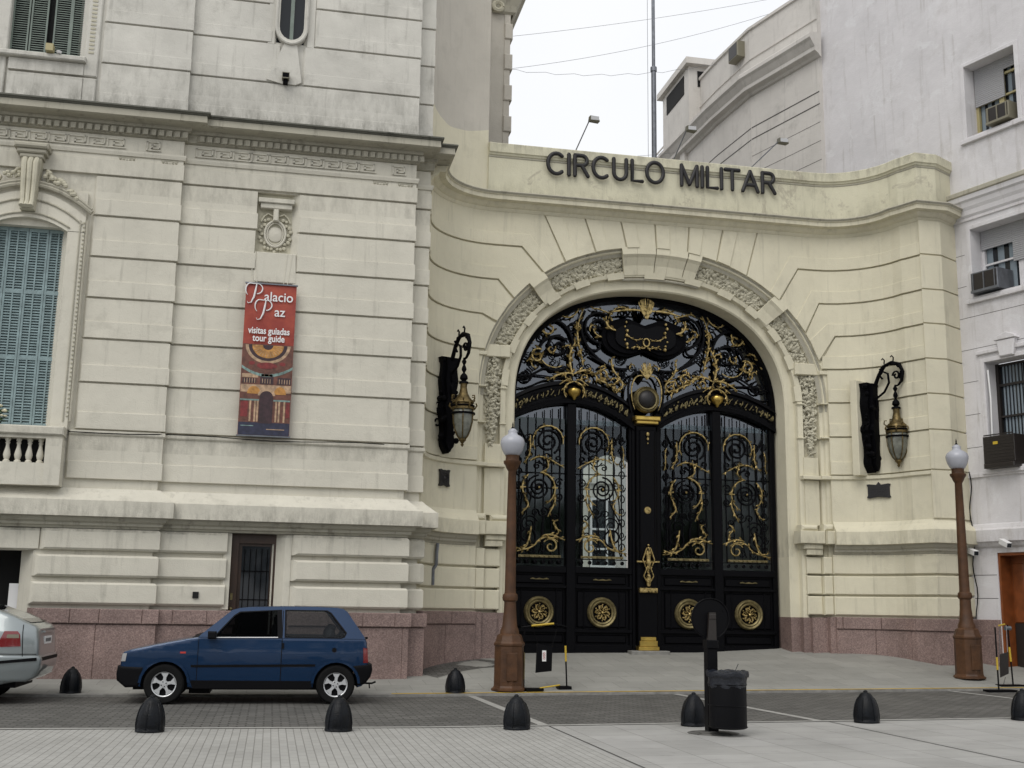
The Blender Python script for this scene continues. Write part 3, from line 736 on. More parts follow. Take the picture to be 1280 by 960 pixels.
# upper left window
mb = MB(); mb.box(-5.25, -3.9, 21.40, 21.43, 11.25, 14.4); uw = mb.build('upper_window', M['dark'], palace)
for x0 in (-5.25, -4.93, -4.52, -4.22):
    m2 = MB(); x1 = x0+.30; m2.box(x0, x0+.03, 21.30, 21.33, 11.3, 14.2); m2.box(x1-.03, x1, 21.30, 21.33, 11.3, 14.2); m2.box(x0, x1, 21.298, 21.332, 11.3, 11.38); m2.box(x0, x1, 21.298, 21.332, 12.6, 12.66)
    z = 11.4
    while z < 14.1: m2.add([(x0+.03, 21.305, z), (x1-.03, 21.305, z), (x1-.03, 21.33, z+.032), (x0+.03, 21.33, z+.032)], [(0, 1, 2, 3)]); z += .045
    m2.build('shutter', M['shutter2'], uw)
mb = MB(); mb.cbox(-9, -3.86, 21.02, 21.3, 11.18, 11.28, .02); mb.box(-5.2, -3.9, 21.12, 21.25, 10.95, 11.17); mb.box(-5.2, -3.9, 21.12, 21.25, 10.4, 10.90); mb.cbox(-3.91, -3.66, 21.14, 21.4, 10.95, 16, .02); mb.cbox(-3.91, -3.66, 21.14, 21.4, 10.4, 10.92, .02); mb.cbox(-5.5, -5.25, 21.14, 21.4, 10.4, 16, .02)
mb.build('window_surround', M['palace_up'], uw)
mb = MB()
for i in range(60): mb.box(-3.84, -3.75, 21.128, 21.15, 11.4+i*.08, 11.44+i*.08)
mb.build('carved_edge', M['carve'], uw)
# oval window
xo = -.185
def stad(hw, zb, n=10):
    return [(xo+hw*math.cos(math.pi+math.pi*i/n), zb+hw*1.15+hw*1.15*math.sin(math.pi+math.pi*i/n)) for i in range(n+1)]
mb = MB(); s0 = stad(.31, 12.05); s1 = stad(.23, 12.15)
mb.prism([*s0, (xo+.31, 14.6), (xo+.23, 14.6), *s1[::-1], (xo-.23, 14.6), (xo-.31, 14.6)], 21.22, 21.42); ov = mb.build('oval_window', M['palace_up'], palace)
mb = MB(); mb.tube([(xo-.29, 21.21, 14.6)]+[(x, 21.21, z) for x, z in stad(.29, 12.07)]+[(xo+.29, 21.21, 14.6)], .028, 6); mb.build('window_moulding', M['palace_up'], ov, True)
mb = MB(); mb.box(xo-.33, xo+.33, 21.36, 21.38, 12.0, 14.6); mb.build('glass', M['winglass'], ov)
mb = MB(); mb.box(xo-.035, xo+.035, 21.31, 21.35, 12.1, 14.6); mb.build('glazing_bar', M['shutter2'], ov)
# corner fillers that square off the wall behind the stadium
mb = MB(); mb.prism([(xo-.42, 11.3), (xo-.12, 12.08), (xo+.12, 12.08), (xo+.24, 11.3), (xo+.13, 11.24), (xo-.13, 11.24)], 21.24, 21.33)
mb.prism([(xo-.44, 12.06), (xo-.31, 12.06), (xo-.31, 14.6), (xo-.44, 14.6)], 21.28, 21.36); mb.prism([(xo+.31, 12.06), (xo+.44, 12.06), (xo+.44, 14.6), (xo+.31, 14.6)], 21.28, 21.36)
mb.build('corbel', M['palace_up'], palace)
mb = MB(); mb.box(-.245-.07, -.245+.07, 21.10, 21.24, 11.30, 11.42); sp = mb.build('spotlight', M['ac']); tag(sp, 'tiny square spotlight on the bracket below the narrow round-ended window', 'spotlight')
mb = MB(); mb.box(-.29, -.20, 21.14, 21.26, 11.22, 11.30); mb.box(-.305, -.185, 21.098, 21.10, 11.315, 11.405); mb.build('bracket', M['ironmatte'], sp)
mb = MB(); mb.box(-4.55, -4.42, 20.92, 21.08, 11.285, 11.42); fl = mb.build('floodlight', M['frame_yel']); tag(fl, 'small yellowish box floodlight standing on the sill of the upper shuttered window', 'floodlight')
mb = MB(); mb.lathe([(.035, 0), (.05, .03), (.05, .04)], (-4.33, 21.02, 11.283), 10); o = mb.build('lamp_cover', M['white'], fl)
# black downpipe stub by the corner and cable
# flowers on the balustrade
mb = MB()
fp = empty('flowering_plant', (-4.72, 20.86, 4.37), 'small plant with cream flowers leaning on the balustrade by the big shutters', 'plant')
for i in range(60):
    a = random.uniform(0, 6.28); r = random.uniform(.02, .16); c = (-4.74+r*math.cos(a), 20.86+r*.6*math.sin(a), 4.38+random.uniform(0, .28)); q = random.uniform(.03, .06)
    mb.add([(c[0]-q, c[1], c[2]), (c[0], c[1]-q*.6, c[2]-q*.4), (c[0]+q, c[1], c[2]+q*.2), (c[0], c[1]+q*.6, c[2]+q*.5)], [(0, 1, 2, 3)])
mb.build('leaves', M['leaf'], fp)
mb = MB()
for i in range(16):
    a = random.uniform(0, 6.28); r = random.uniform(.05, .17); mb.sphere((-4.70+r*math.cos(a), 20.80+r*.4*math.sin(a), 4.40+random.uniform(.0, .30)), random.uniform(.025, .045), 6, sz=.6)
mb.build('flowers', M['petal'], fp, True)
# banner
bn = empty('banner', (-.28, 21.1, 4.4), 'long narrow red tour banner with white lettering hanging on the palace wall', 'banner')
mb = MB(); N = 14
for y, sgn in ((21.12, 1), (21.135, -1)):
    vs = [(-.74+.91*i/4, y+.012*math.sin(j*.9+i*.5), 4.4+2.82*j/N) for j in range(N+1) for i in range(5)]
    mb.add(vs, [((j*5+i, j*5+i+1, (j+1)*5+i+1, (j+1)*5+i) if sgn == 1 else (j*5+i, (j+1)*5+i, (j+1)*5+i+1, j*5+i+1)) for j in range(N) for i in range(4)])
def banner_mat():
    m, t, b = new_mat('printed_banner'); N = t.nodes.new; K = t.links.new; b.inputs['Roughness'].default_value = .55
    g = N('ShaderNodeNewGeometry'); n = N('ShaderNodeTexNoise'); n.inputs['Scale'].default_value = 5; n.inputs['Detail'].default_value = 3; K(g.outputs['Position'], n.inputs['Vector'])
    c = N('ShaderNodeValToRGB'); e = c.color_ramp.elements; e[0].position = .35; e[0].color = (.26, .032, .02, 1); e[1].position = .7; e[1].color = (.36, .06, .03, 1); K(n.outputs['Fac'], c.inputs['Fac']); K(c.outputs[0], b.inputs['Base Color'])
    return m
M['banner'] = banner_mat(); cl = mb.build('cloth', M['banner'], bn)
def pcol(name, c): 
    M[name] = mat(name, c, .55, var=.4, vscale=14); return M[name]
pcol('print_ochre', (.42, .20, .045)); pcol('print_dark', (.035, .015, .02)); pcol('print_navy', (.02, .022, .05)); pcol('print_beige', (.40, .27, .17)); pcol('print_teal', (.17, .26, .24)); pcol('print_brown', (.12, .045, .03)); pcol('print_maroon', (.17, .02, .02))
BX, BY = -.74, 21.098
def bx(u): return BX+.91*u
def bz(v): return 7.22-2.82*v          # v measured down the banner, 0..1
pr = MB(); names = ['print_brown', 'print_ochre', 'print_dark', 'print_navy', 'print_beige', 'print_teal', 'print_maroon']
def prect(mi, u0, u1, v0, v1, dy=0): pr.mi = mi; pr.box(bx(u0), bx(u1), BY-dy, BY+.004, bz(v1), bz(v0))
def pell(mi, u, v, ru, rv, dy=0, a0=0, a1=360, n=24):
    pr.mi = mi; pts = [(bx(u)+ru*.91*math.cos(R(a0+(a1-a0)*i/n)), bz(v)+rv*2.82*math.sin(R(a0+(a1-a0)*i/n))) for i in range(n+1)]
    if a1-a0 > 359: pts = pts[:-1]
    pr.prism(pts, BY-dy, BY+.004-dy*.5)
prect(0, .005, .995, .405, .995)
pell(4, .5, .41, .44, .12, .001, 180, 360); pell(2, .5, .41, .38, .103, .002, 180, 360); pell(1, .5, .41, .31, .085, .003, 180, 360); pell(2, .5, .41, .10, .03, .004, 180, 360)
for i in range(15):
    th = R(186+i*12); pr.mi = 4
    c, s_ = math.cos(th), math.sin(th); pr.add([(bx(.5+.12*c), BY-.0045, bz(.41-.034*s_)), (bx(.5+.29*c), BY-.0045, bz(.41-.078*s_)), (bx(.5+.29*math.cos(th+.05)), BY-.0045, bz(.41-.078*math.sin(th+.05)))], [(0, 1, 2)])
pell(6, .5, .545, .2, .022, .003)
for u in (.2, .8): pell(6, u, .53, .06, .012, .003)
for i in range(11):                                     # teal cornice sweep
    u0 = i/11; f = lambda u: .60-.055*(2*u-1)**2+.0
    pr.mi = 5; pr.add([(bx(u0+.005), BY-.003, bz(f(u0))), (bx(u0+1/11), BY-.003, bz(f(u0+1/11))), (bx(u0+1/11), BY-.003, bz(f(u0+1/11)+.018)), (bx(u0+.005), BY-.003, bz(f(u0)+.018))], [(0, 3, 2, 1)])
prect(4, .02, .34, .60, .625, .002); prect(2, .04, .30, .63, .66, .002); prect(2, .38, .64, .615, .665, .002); prect(4, .40, .62, .60, .615, .003); prect(2, .72, .98, .62, .665, .002)
for u in (.07, .12, .17, .22, .27, .42, .47, .52, .57, .75, .80, .85, .90, .95): prect(4, u, u+.012, .63, .66, .003)
prect(4, .01, .99, .67, .72, .002); pell(1, .27, .73, .13, .05, .003, 0, 180); pell(1, .78, .73, .12, .05, .003, 0, 180); pell(4, .52, .74, .17, .045, .004, 0, 180)
pell(2, .52, .75, .13, .04, .005, 0, 180); prect(2, .39, .65, .75, .92, .005)
for u in (.2, .29, .34, .70, .76, .86): prect(4, u, u+.035, .77, .91, .004)
prect(6, .03, .17, .78, .88, .003); prect(6, .91, .98, .78, .88, .003); prect(5, .01, .38, .765, .775, .005); prect(5, .66, .99, .765, .775, .005)
prect(3, .005, .995, .915, .995, .004); prect(5, .05, .3, .935, .94, .006); prect(4, .55, .9, .955, .96, .006)
pr.build('printed_hall_picture', [M[k] for k in names], bn)
def put_text(body, size, x, z, m, parent, name='lettering', w=1., off=0.):
    me = text_mesh(body, size, w, .003, off); me.transform(Matrix.Translation((x, BY-.006, z))); return link(name, me, m, parent)
put_text('visitas guiadas', .175, bx(.5), bz(.335), M['white'], bn, 'visitas_guiadas_line', .76, .0035)
put_text('tour guide', .175, bx(.5), bz(.385), M['white'], bn, 'tour_guide_line', .78, .0035)
put_text('alacio', .25, bx(.655), bz(.115), M['white'], bn, 'palacio_letters', .92, .002)
put_text('az', .25, bx(.69), bz(.215), M['white'], bn, 'paz_letters', .92, .002)
def swash_P(x, z, h):
    mb = MB(); y = BY-.008
    mb.tube([(x+.38*h, y, z+.96*h), (x+.33*h, y, z+.6*h), (x+.26*h, y, z+.2*h), (x+.12*h, y, z-.12*h), (x-.05*h, y, z-.16*h), (x-.1*h, y, z-.05*h)], [.03*h, .055*h, .055*h, .035*h, .02*h, .012*h], 6)
    pts = [(x+(.05-.32*math.sin(R(a)))*h*.75, y, z+(.62+.36*math.cos(R(a)))*h) for a in range(150, -1, -15)]
    pts += [(x+.38*h+.33*h*math.sin(R(a)), y, z+(.68+.30*math.cos(R(a)))*h) for a in range(-20, 190, 15)]
    mb.tube(pts, [.014*h+.026*h*abs(math.sin(i*.24)) for i in range(len(pts))], 6)
    mb.build('initial_p', M['white'], bn, True)
swash_P(bx(.07), bz(.118), .33); swash_P(bx(.27), bz(.225), .33)
mb = MB(); mb.box(-.76, .19, 21.10, 21.15, 4.385, 4.41); mb.box(-.76, .19, 21.10, 21.15, 7.21, 7.235); mb.build('batten', M['steel'], bn)
mb = MB(); mb.tube([(-3.6, 21.1, 4.33)]+[(-3.6+i*.5, 21.12 if i < 4 else 21.2, 4.345-.02*math.sin(i*1.1)) for i in range(1, 12)], .008, 4); tag(mb.build('cable', M['ironmatte']), 'thin dark cable running along the string course below the banner', 'cable')
# ================================================================== ARCHED GATEWAY WALL
C, ZS = 7.90, 5.80
pts = []
for i in range(0, 11): th = R(180-9*i); pts.append((4.25+1.6*math.cos(th), 21.75+1.6*math.sin(th)))
for i in range(0, 9): th = R(90-10*i); pts.append((11.6+1.5*math.cos(th), 21.85+1.5*math.sin(th)))
pts += [(13.14, 22.0), (13.27, 21.72), (13.69, 21.72), (14.32, 22.08)]
GP = Path(pts, a0=(10, 4.25))
G0, G1 = GP.a[0], GP.a[-1]
PIER = GP.a[-3]
gate_w = empty('arched_gateway', (C, 23.35, .3), 'cream curved wall with the big arched gateway and peeling parapet above it', 'gateway')
NO, NI = 2.1, 2.3
def outer(rx, rz, th, n=NO): x, z = ss(rx, rz, n, th); return (C+x, ZS+z)
RXO, RZO = 3.92, 3.43
def zring(x, rx=RXO, rz=RZO): u = min(1, abs((x-C)/rx)); return ZS+rz*(1-u**NO)**(1/NO)
# wall face with arch opening
mb = MB(); pol = [rect(G0, C-RXO, 0, 10.0), rect(C+RXO, G1, 0, 10.0)]
TH = [math.pi*i/48 for i in range(49)]
ar = [outer(RXO, RZO, t) for t in TH]
for i in range(48):
    (x0, z0), (x1, z1) = ar[i], ar[i+1]; pol.append([(x0, z0), (x0, 10.0), (x1, 10.0), (x1, z1)])
GP.slabs(mb, pol, -.25, 0); mb.build('wall', M['gatewall'], gate_w)
# courses that turn down onto the arch as voussoirs
D1, D2 = .042, .066
main = []; strips = []
def ringpts(xa, xb, n=7): return [(xa+(xb-xa)*i/n, zring(xa+(xb-xa)*i/n)) for i in range(n+1)]
ZT = 9.78; G = .013
KL = [(-3.04, 9.01, -2.55), (-3.54, 8.25, -3.20), (-3.88, 7.48, -3.56)]
KR = [(3.30, 8.99, 2.84), (3.78, 8.22, 3.44), (4.13, 7.47, 3.75)]
JT = [-2.54, -1.64, -.83, -.05, .74, 1.53, 2.35]; JB = [-2.08, -1.40, -.70, -.02, .70, 1.38, 2.08]
for i in range(6):
    xa, xb, ta, tb = C+JB[i]+G, C+JB[i+1]-G, C+JT[i]+G, C+JT[i+1]-G
    main.append(ringpts(xa, xb)+[(tb, ZT), (ta, ZT)])
    f = .42; strips.append(ringpts(xa+.006, xa+(xb-xa)*f)+[(ta+(tb-ta)*f, ZT-.03), (ta+.006, ZT-.03)])
for K, sg, je in ((KL, -1, 0), (KR, 1, 6)):
    end = G0 if sg < 0 else PIER-.0
    prevk = (C+JT[je], ZT, C+JB[je])            # upper boundary
    for j, (kx, kz, bxx) in enumerate(K):
        kx, bxx = C+kx, C+bxx
        up_ = [(prevk[0]+sg*G, prevk[1]), (prevk[2]+sg*G, zring(prevk[2]))]
        rp = ringpts(prevk[2]+sg*G, bxx-sg*G)
        if j == 0: poly = [(end, ZT), (prevk[0]+sg*G, ZT)]+rp+[(kx-sg*G*.4, kz+.028), (end, kz+.028)]
        else: poly = [(end, prevk[1]), (prevk[0]+sg*G*.5, prevk[1])]+rp+[(kx-sg*G*.4, kz+.028), (end, kz+.028)]
        main.append(poly)
        # strip above the groove
        h = .30; sx = -sg*.20
        strips.append([(end, kz+.03), (kx-sg*.008, kz+.03), (bxx-sg*.016, zring(bxx-sg*.016)), (bxx-sg*.016+sx, zring(bxx-sg*.016+sx)), (kx+sx+sg*.02, kz+h), (end, kz+h)])
        prevk = (kx, kz, bxx)
    # springing course
    z0 = 6.72; xr = C+sg*3.80
    rp = ringpts(prevk[2]+sg*G, xr)
    main.append([(end, prevk[1]), (prevk[0]+sg*G*.5, prevk[1])]+rp+[(xr, z0+.028), (end, z0+.028)])
    strips.append([(end, z0+.03), (C+sg*3.81, z0+.03), (C+sg*3.81, z0+.31), (end, z0+.31)])
    zz = [3.36, 4.37, 5.21, 5.97, 6.72]
    for z0, z1 in zip(zz[:-1], zz[1:]):
        x0 = C+sg*RXO
        main.append(rect(min(end, x0), max(end, x0), z0+(.028 if z0 > 3.4 else 0), z1))
        if z0 > 3.4: strips.append(rect(min(end, x0), max(end, x0), z0+.029, z0+.31))
gsz = [3.36, 4.37, 5.21, 5.97, 6.72, 7.48, 8.23, 9.0, ZT]
# strips that fold under a ring need a sane order: skip any degenerate polygon
def area(p): return abs(sum(p[i][0]*p[(i+1) % len(p)][1]-p[(i+1) % len(p)][0]*p[i][1] for i in range(len(p)))/2)
mb = MB(); GP.slabs(mb, main, 0, D1, .006); GP.slabs(mb, [p for p in strips if area(p) > .01], D1-.01, D2, .005)
mb.build('voussoirs_and_courses', M['gatewall'], gate_w)
mb = MB()
main = [rect(PIER-.02 if i else PIER-.02, G1, z0+.03, z1) for i, (z0, z1) in enumerate(zip(gsz[:-1], gsz[1:]))]
GP.slabs(mb, [rect(PIER, G1, 3.2, ZT)], 0, .06); GP.slabs(mb, [rect(PIER+.001, G1, z0+.03, z1) for z0, z1 in zip(gsz[:-1], gsz[1:])], .06, .10, .006)
mb.build('end_pier', M['gatewall'], gate_w)
# cornice, parapet, coping
mb = MB(); GP.sweep(mb, [(0, 10.12), (.34, 10.10), (.36, 10.08), (.36, 10.06), (.33, 10.04), (.33, 9.955), (.28, 9.945), (.20, 9.94), (.17, 9.90), (.13, 9.855), (.09, 9.84), (.07, 9.80), (.05, 9.775), (0, 9.77)], G0, G1)
o = mb.build('cornice', M['gatewall'], gate_w, True, 35)
mb = MB(); GP.sweep(mb, [(0, 10.17), (.30, 10.135), (.385, 10.12), (.395, 10.10), (.37, 10.075), (.36, 10.065), (0, 10.06)], G0, G1); mb.build('cornice_weathering', M['cornice'], gate_w)
P1_ = GP.A(4.1)
mb = MB(); GP.slabs(mb, [rect(4.1, G1, 9.9, 11.06)], -.35, .05); mb.build('parapet', M['parapet'], gate_w)
mb = MB(); GP.sweep(mb, [(-.4, 11.34), (.10, 11.31), (.12, 11.29), (.12, 11.10), (.09, 11.08), (.08, 11.05), (.05, 11.03), (-.4, 11.03)], 4.1, G1); mb.build('coping', M['parapet'], gate_w)
mb = MB(); GP.sweep(mb, [(0, 11.03), (.062, 11.028), (.068, 11.01), (.056, 10.99), (0, 10.99)], 4.1, G1); mb.build('coping_line', M['cornice'], gate_w)
# ledge, band, base
J0, J1 = C-RXO, C+RXO
for nm, prof, m_ in (('string_course', [(0, 4.375), (.085, 4.37), (.085, 4.30), (.06, 4.28), (0, 4.27)], 'gatewall'),
                     ('sill_band', [(0, 3.38), (.06, 3.37), (.12, 3.29), (.25, 3.17), (.27, 3.15), (.27, 2.88), (.24, 2.87), (0, 2.87)], 'gatewall'),
                     ('bed_moulding', [(0, 2.87), (.19, 2.868), (.15, 2.80), (.11, 2.77), (.11, 2.73), (.07, 2.70), (.05, 2.67), (0, 2.67)], 'cornice')):
    mb = MB(); GP.sweep(mb, prof, G0, J0-.003); GP.sweep(mb, prof, J1+.003, G1); mb.split(nm, M[m_], gate_w, gap=.1)
mb = MB(); pol = []
for z0, z1 in ((1.40, 1.79), (1.83, 2.22), (2.26, 2.665)): pol += [rect(G0, J0+.02, z0, z1), rect(J1-.02, G1, z0, z1)]
GP.slabs(mb, pol, 0, .07, .02); mb.split('base_blocks', M['gatewall'], gate_w, gap=.1)
mb = MB(); pol = []; cap = []
for a0, a1 in ((G0, J0+.02), (J1-.02, G1)):
    n = round((a1-a0)/.85); w_ = (a1-a0)/n
    for i in range(n): pol.append(rect(a0+w_*i+.004, a0+w_*(i+1)-.004, 0, 1.10)); cap.append(rect(a0+w_*i+.15, min(a1, a0+w_*(i+1)+.142), 1.115, 1.36))
    cap.append(rect(a0, a0+.142, 1.115, 1.36))
GP.slabs(mb, pol, 0, .12, .008); GP.slabs(mb, cap, 0, .15, .012); GP.slabs(mb, [rect(G0, J0+.02, 0, 1.34), rect(J1-.02, G1, 0, 1.34)], 0, .10); mb.split('granite_plinth', M['granite'], gate_w, gap=.1)
# arch surround, lofted along jambs and archivolt: (half width, height, superellipse n, depth)
Y0 = 23.35
def loft(mb, prof, z0, th0=0., th1=math.pi, n=60, jamb=True):
    k = len(prof); rows = []
    def row(f, zb=None, side=None):
        r = []
        for (rx, rz, nn, d) in prof:
            if zb is not None: r.append((C+side*rx, Y0-d, zb))
            else: x, z = ss(rx, rz, nn, f); r.append((C+x, Y0-d, ZS+z))
        return r
    if jamb: rows += [row(0, z, 1) for z in (z0, (z0+ZS)/2)]
    rows += [row(th0+(th1-th0)*i/n) for i in range(n+1)]
    if jamb: rows += [row(0, z, -1) for z in ((z0+ZS)/2, z0)]
    vs = [p for r in rows for p in r]
    mb.add(vs, [(i*k+j, (i+1)*k+j, (i+1)*k+j+1, i*k+j+1) for i in range(len(rows)-1) for j in range(k-1)])
mb = MB()
loft(mb, [(3.925, 3.435, 2.1, .0), (3.91, 3.42, 2.1, -.03), (3.86, 3.36, 2.1, -.05), (3.84, 3.34, 2.1, -.10), (3.78, 3.28, 2.1, -.13), (3.76, 3.26, 2.1, -.20), (3.42, 2.93, 2.15, -.28), (3.40, 2.92, 2.15, -.15), (3.29, 2.83, 2.2, -.18), (3.27, 2.81, 2.2, -.30), (3.09, 2.58, 2.3, -.31), (3.06, 2.55, 2.3, -.34), (3.05, 2.54, 2.3, -.9)], 0, n=90)
mb.build('arch_surround', M['gatewall'], gate_w, True, 25)
mb = MB(); loft(mb, [(3.94, 3.43, 2.1, .125), (3.40, 2.92, 2.1, .08), (3.40, 2.92, 2.2, -.10), (3.27, 2.8, 2.2, -.19), (3.045, 2.5, 2.3, -.20), (3.045, 2.5, 2.3, -.88)], .2, n=1, jamb=True)
# keep only the jamb part of the granite at the foot
mb = MB()
for sg in (-1, 1):
    for xa, xb, d in ((3.045, 3.30, -.28), (3.26, 3.44, -.13), (3.42, 3.78, -.03), (3.76, 3.93, .10)):
        x0, x1 = sorted((C+sg*xa, C+sg*xb)); mb.box(x0, x1, Y0-d, Y0+.9, 0, 1.34 if xa < 3.5 else 1.355)
mb.split('granite_jamb', M['granite'], gate_w, gap=.1)
# jamb pilaster below the pendants, with ledge blocks
mb = MB()
for sg in (-1, 1):
    def bxs(xa, xb, d, z0, z1, c=.008): x0, x1 = sorted((C+sg*xa, C+sg*xb)); mb.cbox(x0, x1, Y0-d, Y0+.25, z0, z1, c)
    for z0, z1 in ((1.40, 1.79), (1.83, 2.22), (2.26, 2.62)): bxs(3.36, 3.70, -.08, z0, z1, .02); bxs(3.70, 3.9, .035, z0, z1, .02)
    bxs(3.15, 3.72, .10, 2.90, 3.17, .01); bxs(3.73, 3.95, .19, 2.89, 3.17, .01); bxs(3.22, 3.60, .04, 3.17, 3.30, .05); bxs(3.70, 3.93, .12, 3.17, 3.32, .05)
    bxs(3.26, 3.70, .03, 2.78, 2.90, .02); bxs(3.33, 3.7, -.0, 2.66, 2.78, .01)
    bxs(3.30, 3.72, -.0, 4.29, 4.37); bxs(3.70, 3.95, .085, 4.29, 4.37)
    bxs(3.38, 3.72, -.12, 3.3, 4.28, .004); bxs(3.38, 3.72, -.12, 4.38, 4.78, .004)
    for z in (5.21, 5.97): bxs(3.27, 3.42, -.125, z-.012, z+.012, .002); bxs(3.74, 3.93, .05, z-.012, z+.012, .002)
    bxs(3.22, 3.80, -.07, 6.62, 6.88, .015); bxs(3.74, 3.97, .06, 6.62, 6.70, .01)
mb.split('jamb_blocks', M['gatewall'], gate_w, gap=.14)
# joints round the inner step: blocks alternate in relief
mb = MB()
for i in range(1, 26):
    t0, t1 = math.pi*(i-.46)/26, math.pi*(i+.46)/26
    if i % 2 == 0: continue
    n = 4; vs = []
    for j in range(n+1):
        th = t0+(t1-t0)*j/n
        for rx, rz, d in ((3.405, 2.925, -.135), (3.28, 2.815, -.165), (3.255, 2.79, -.17), (3.25, 2.785, -.29)):
            x, z = ss(rx, rz, 2.18, th); vs.append((C+x, Y0-d, ZS+z))
    mb.add(vs, [(j*4+k, (j+1)*4+k, (j+1)*4+k+1, j*4+k+1) for j in range(n) for k in range(3)])
mb.split('archivolt_block', M['gatewall'], gate_w)
# plain keystones crossing the ornament: centre three and two flanking
mb = MB()
def cross(t0, t1, n=5):
    k = 5; vs = []
    for j in range(n+1):
        th = t0+(t1-t0)*j/n
        for rx, rz, d in ((3.94, 3.45, .044), (3.78, 3.29, .046), (3.72, 3.23, -.01), (3.56, 3.07, -.10), (3.36, 2.87, -.155)):
            x, z = ss(rx, rz, 2.12, th); vs.append((C+x, Y0-d, ZS+z))
        x, z = ss(3.28, 2.815, 2.12, th); vs.append((C+x, Y0+.30, ZS+z))
    K_ = 6
    fs = [(j*K_+q, (j+1)*K_+q, (j+1)*K_+q+1, j*K_+q+1) for j in range(n) for q in range(K_-1)]
    fs += [tuple(range(K_)), tuple(range(n*K_+K_-1, n*K_-1, -1))]
    mb.add(vs, fs)
def th_of(x, rx=3.7, n=2.12): u = max(-1, min(1, x/rx)); return math.acos(math.copysign(abs(u)**(n/2), u))
for xa, xb in ((-.76, -.44), (-.435, -.03), (-.01, .28), (.285, .68), (.70, .99), (-2.70, -2.40), (2.58, 2.86)):
    cross(th_of(xb), th_of(xa))
mb.split('keystone', M['gatewall'], gate_w)
mb = MB(); mb.tube([(C+x*1.0, Y0+.22, ZS+z) for x, z in [ss(3.24, 2.78, 2.2, th_of(xx, 3.3)) for xx in [-.7+.1*i for i in range(18)]]], .03, 6)
mb.build('keystone_lip', M['cornice'], gate_w, True)
# rim blocks over the ornament
mb = MB()
def rim(xa, xb):
    t0, t1 = th_of(xb), th_of(xa); n = 8; vs = []
    for j in range(n+1):
        th = t0+(t1-t0)*j/n
        for rx, rz, d in ((3.94, 3.45, -.012), (3.90, 3.41, -.02), (3.85, 3.36, -.08), (3.77, 3.28, -.12)):
            x, z = ss(rx, rz, 2.1, th); vs.append((C+x, Y0-d, ZS+z))
    mb.add(vs, [(j*4+q, (j+1)*4+q, (j+1)*4+q+1, j*4+q+1) for j in range(n) for q in range(3)])
for xa, xb in ((-2.38, -.78), (1.01, 2.56), (-3.72, -2.73), (2.88, 3.74)): rim(xa, xb)
mb.split('rim_moulding', M['cornice'], gate_w)
# carved foliage in relief, one part per panel
def foliage(pointf, count, r0, r1, name='carved_foliage'):
    mb = MB()
    for i in range(count):
        f, g = random.random(), random.uniform(-1, 1); p = pointf(f, g)
        if p is None: continue
        x, y, z = p; r = random.uniform(r0, r1)*1.25; a = random.uniform(0, 6.28)
        if random.random() < .45:
            # curled leaf
            L_ = r*2.6; pts = []
            for k in range(5): q = k/4; pts.append((x+L_*q*math.cos(a+q*1.6)*.7, y-r*.6*math.sin(q*3.1)-.01, z+L_*q*math.sin(a+q*1.6)*.7))
            mb.tube(pts, [r*.4, r*.62, r*.55, r*.4, r*.15], 5)
        else: mb.sphere((x, y, z), r*.75, 7, sy=.75)
    mb.build(name, M['carve'], gate_w, True)
def arc_fol(t0, t1):
    def f(u, g):
        th = t0+(t1-t0)*u; m = .5+.5*g*.92
        x, z = ss(3.44+.30*m, 2.95+.29*m, 2.12, th); return (C+x, Y0+.26-.07*m, ZS+z)
    return f
for xa, xb, cnt in ((-2.34, -.78, 430), (1.03, 2.52, 430), (-3.58, -2.74, 380), (2.90, 3.64, 380)):
    t0, t1 = th_of(xb), th_of(xa); foliage(arc_fol(t0, t1), cnt, .028, .05)
for sg in (-1, 1):
    def pend(u, g):
        z = 6.60-1.85*u; w_ = .155 if z > 5.5 else .155*max(.12, 1-(5.5-z)/.85)
        if 5.85 < z < 5.95 and abs(g) > .6: return None
        return (C+sg*3.585+g*w_, Y0+.20-.07*(1-abs(g)), z)
    foliage(pend, 330, .026, .046, 'carved_pendant')
# drain pipe stub on the left foot
mb = MB(); x, y, _ = GP.W(GP.A(3.03), .09, 0)
mb.tube([(x+.05, y, 2.66), (x+.03, y-.02, 2.45), (x+.03, y-.02, 2.25), (x-.03, y-.02, 2.15), (x-.03, y-.02, 1.85)], .035, 8); tag(mb.build('downpipe', M['steel'], None, True), 'short grey downpipe bent along the curved cream wall, left of the gate', 'pipe')

# lettering
lt = empty('raised_lettering', (C, 23.28, 10.6), 'dark raised capital letters spelling the club name on the cream parapet', 'lettering')
def arc(cx, cz, rx, rz, a0, a1, n=18): return [(cx+rx*math.cos(R(a0+(a1-a0)*i/n)), cz+rz*math.sin(R(a0+(a1-a0)*i/n))) for i in range(n+1)]
H = .47; Wd = .36
GL_ = {
 'C': (.40, [arc(.22, .235, .20, .235, 50, 310)]), 'I': (.06, [[(.03, 0), (.03, H)]]),
 'R': (.36, [[(.03, 0), (.03, H)], [(.03, H), (.20, H)]+arc(.20, .355, .115, .115, 90, -90, 10)+[(.03, .24)], [(.19, .24), (.34, 0)]]),
 'U': (.36, [[(.03, H), (.03, .16)]+arc(.18, .16, .15, .16, 180, 360, 12)+[(.33, H)]]),
 'L': (.28, [[(.03, H), (.03, 0), (.27, 0)]]), 'O': (.44, [arc(.22, .235, .20, .235, 0, 360, 28)]),
 'M': (.44, [[(.03, 0), (.03, H)], [(.03, H), (.22, .03)], [(.22, .03), (.41, H)], [(.41, H), (.41, 0)]]), 'T': (.36, [[(0, H), (.34, H)], [(.17, H), (.17, 0)]]),
 'A': (.40, [[(0, 0), (.19, H)], [(.19, H), (.38, 0)], [(.07, .15), (.31, .15)]])}
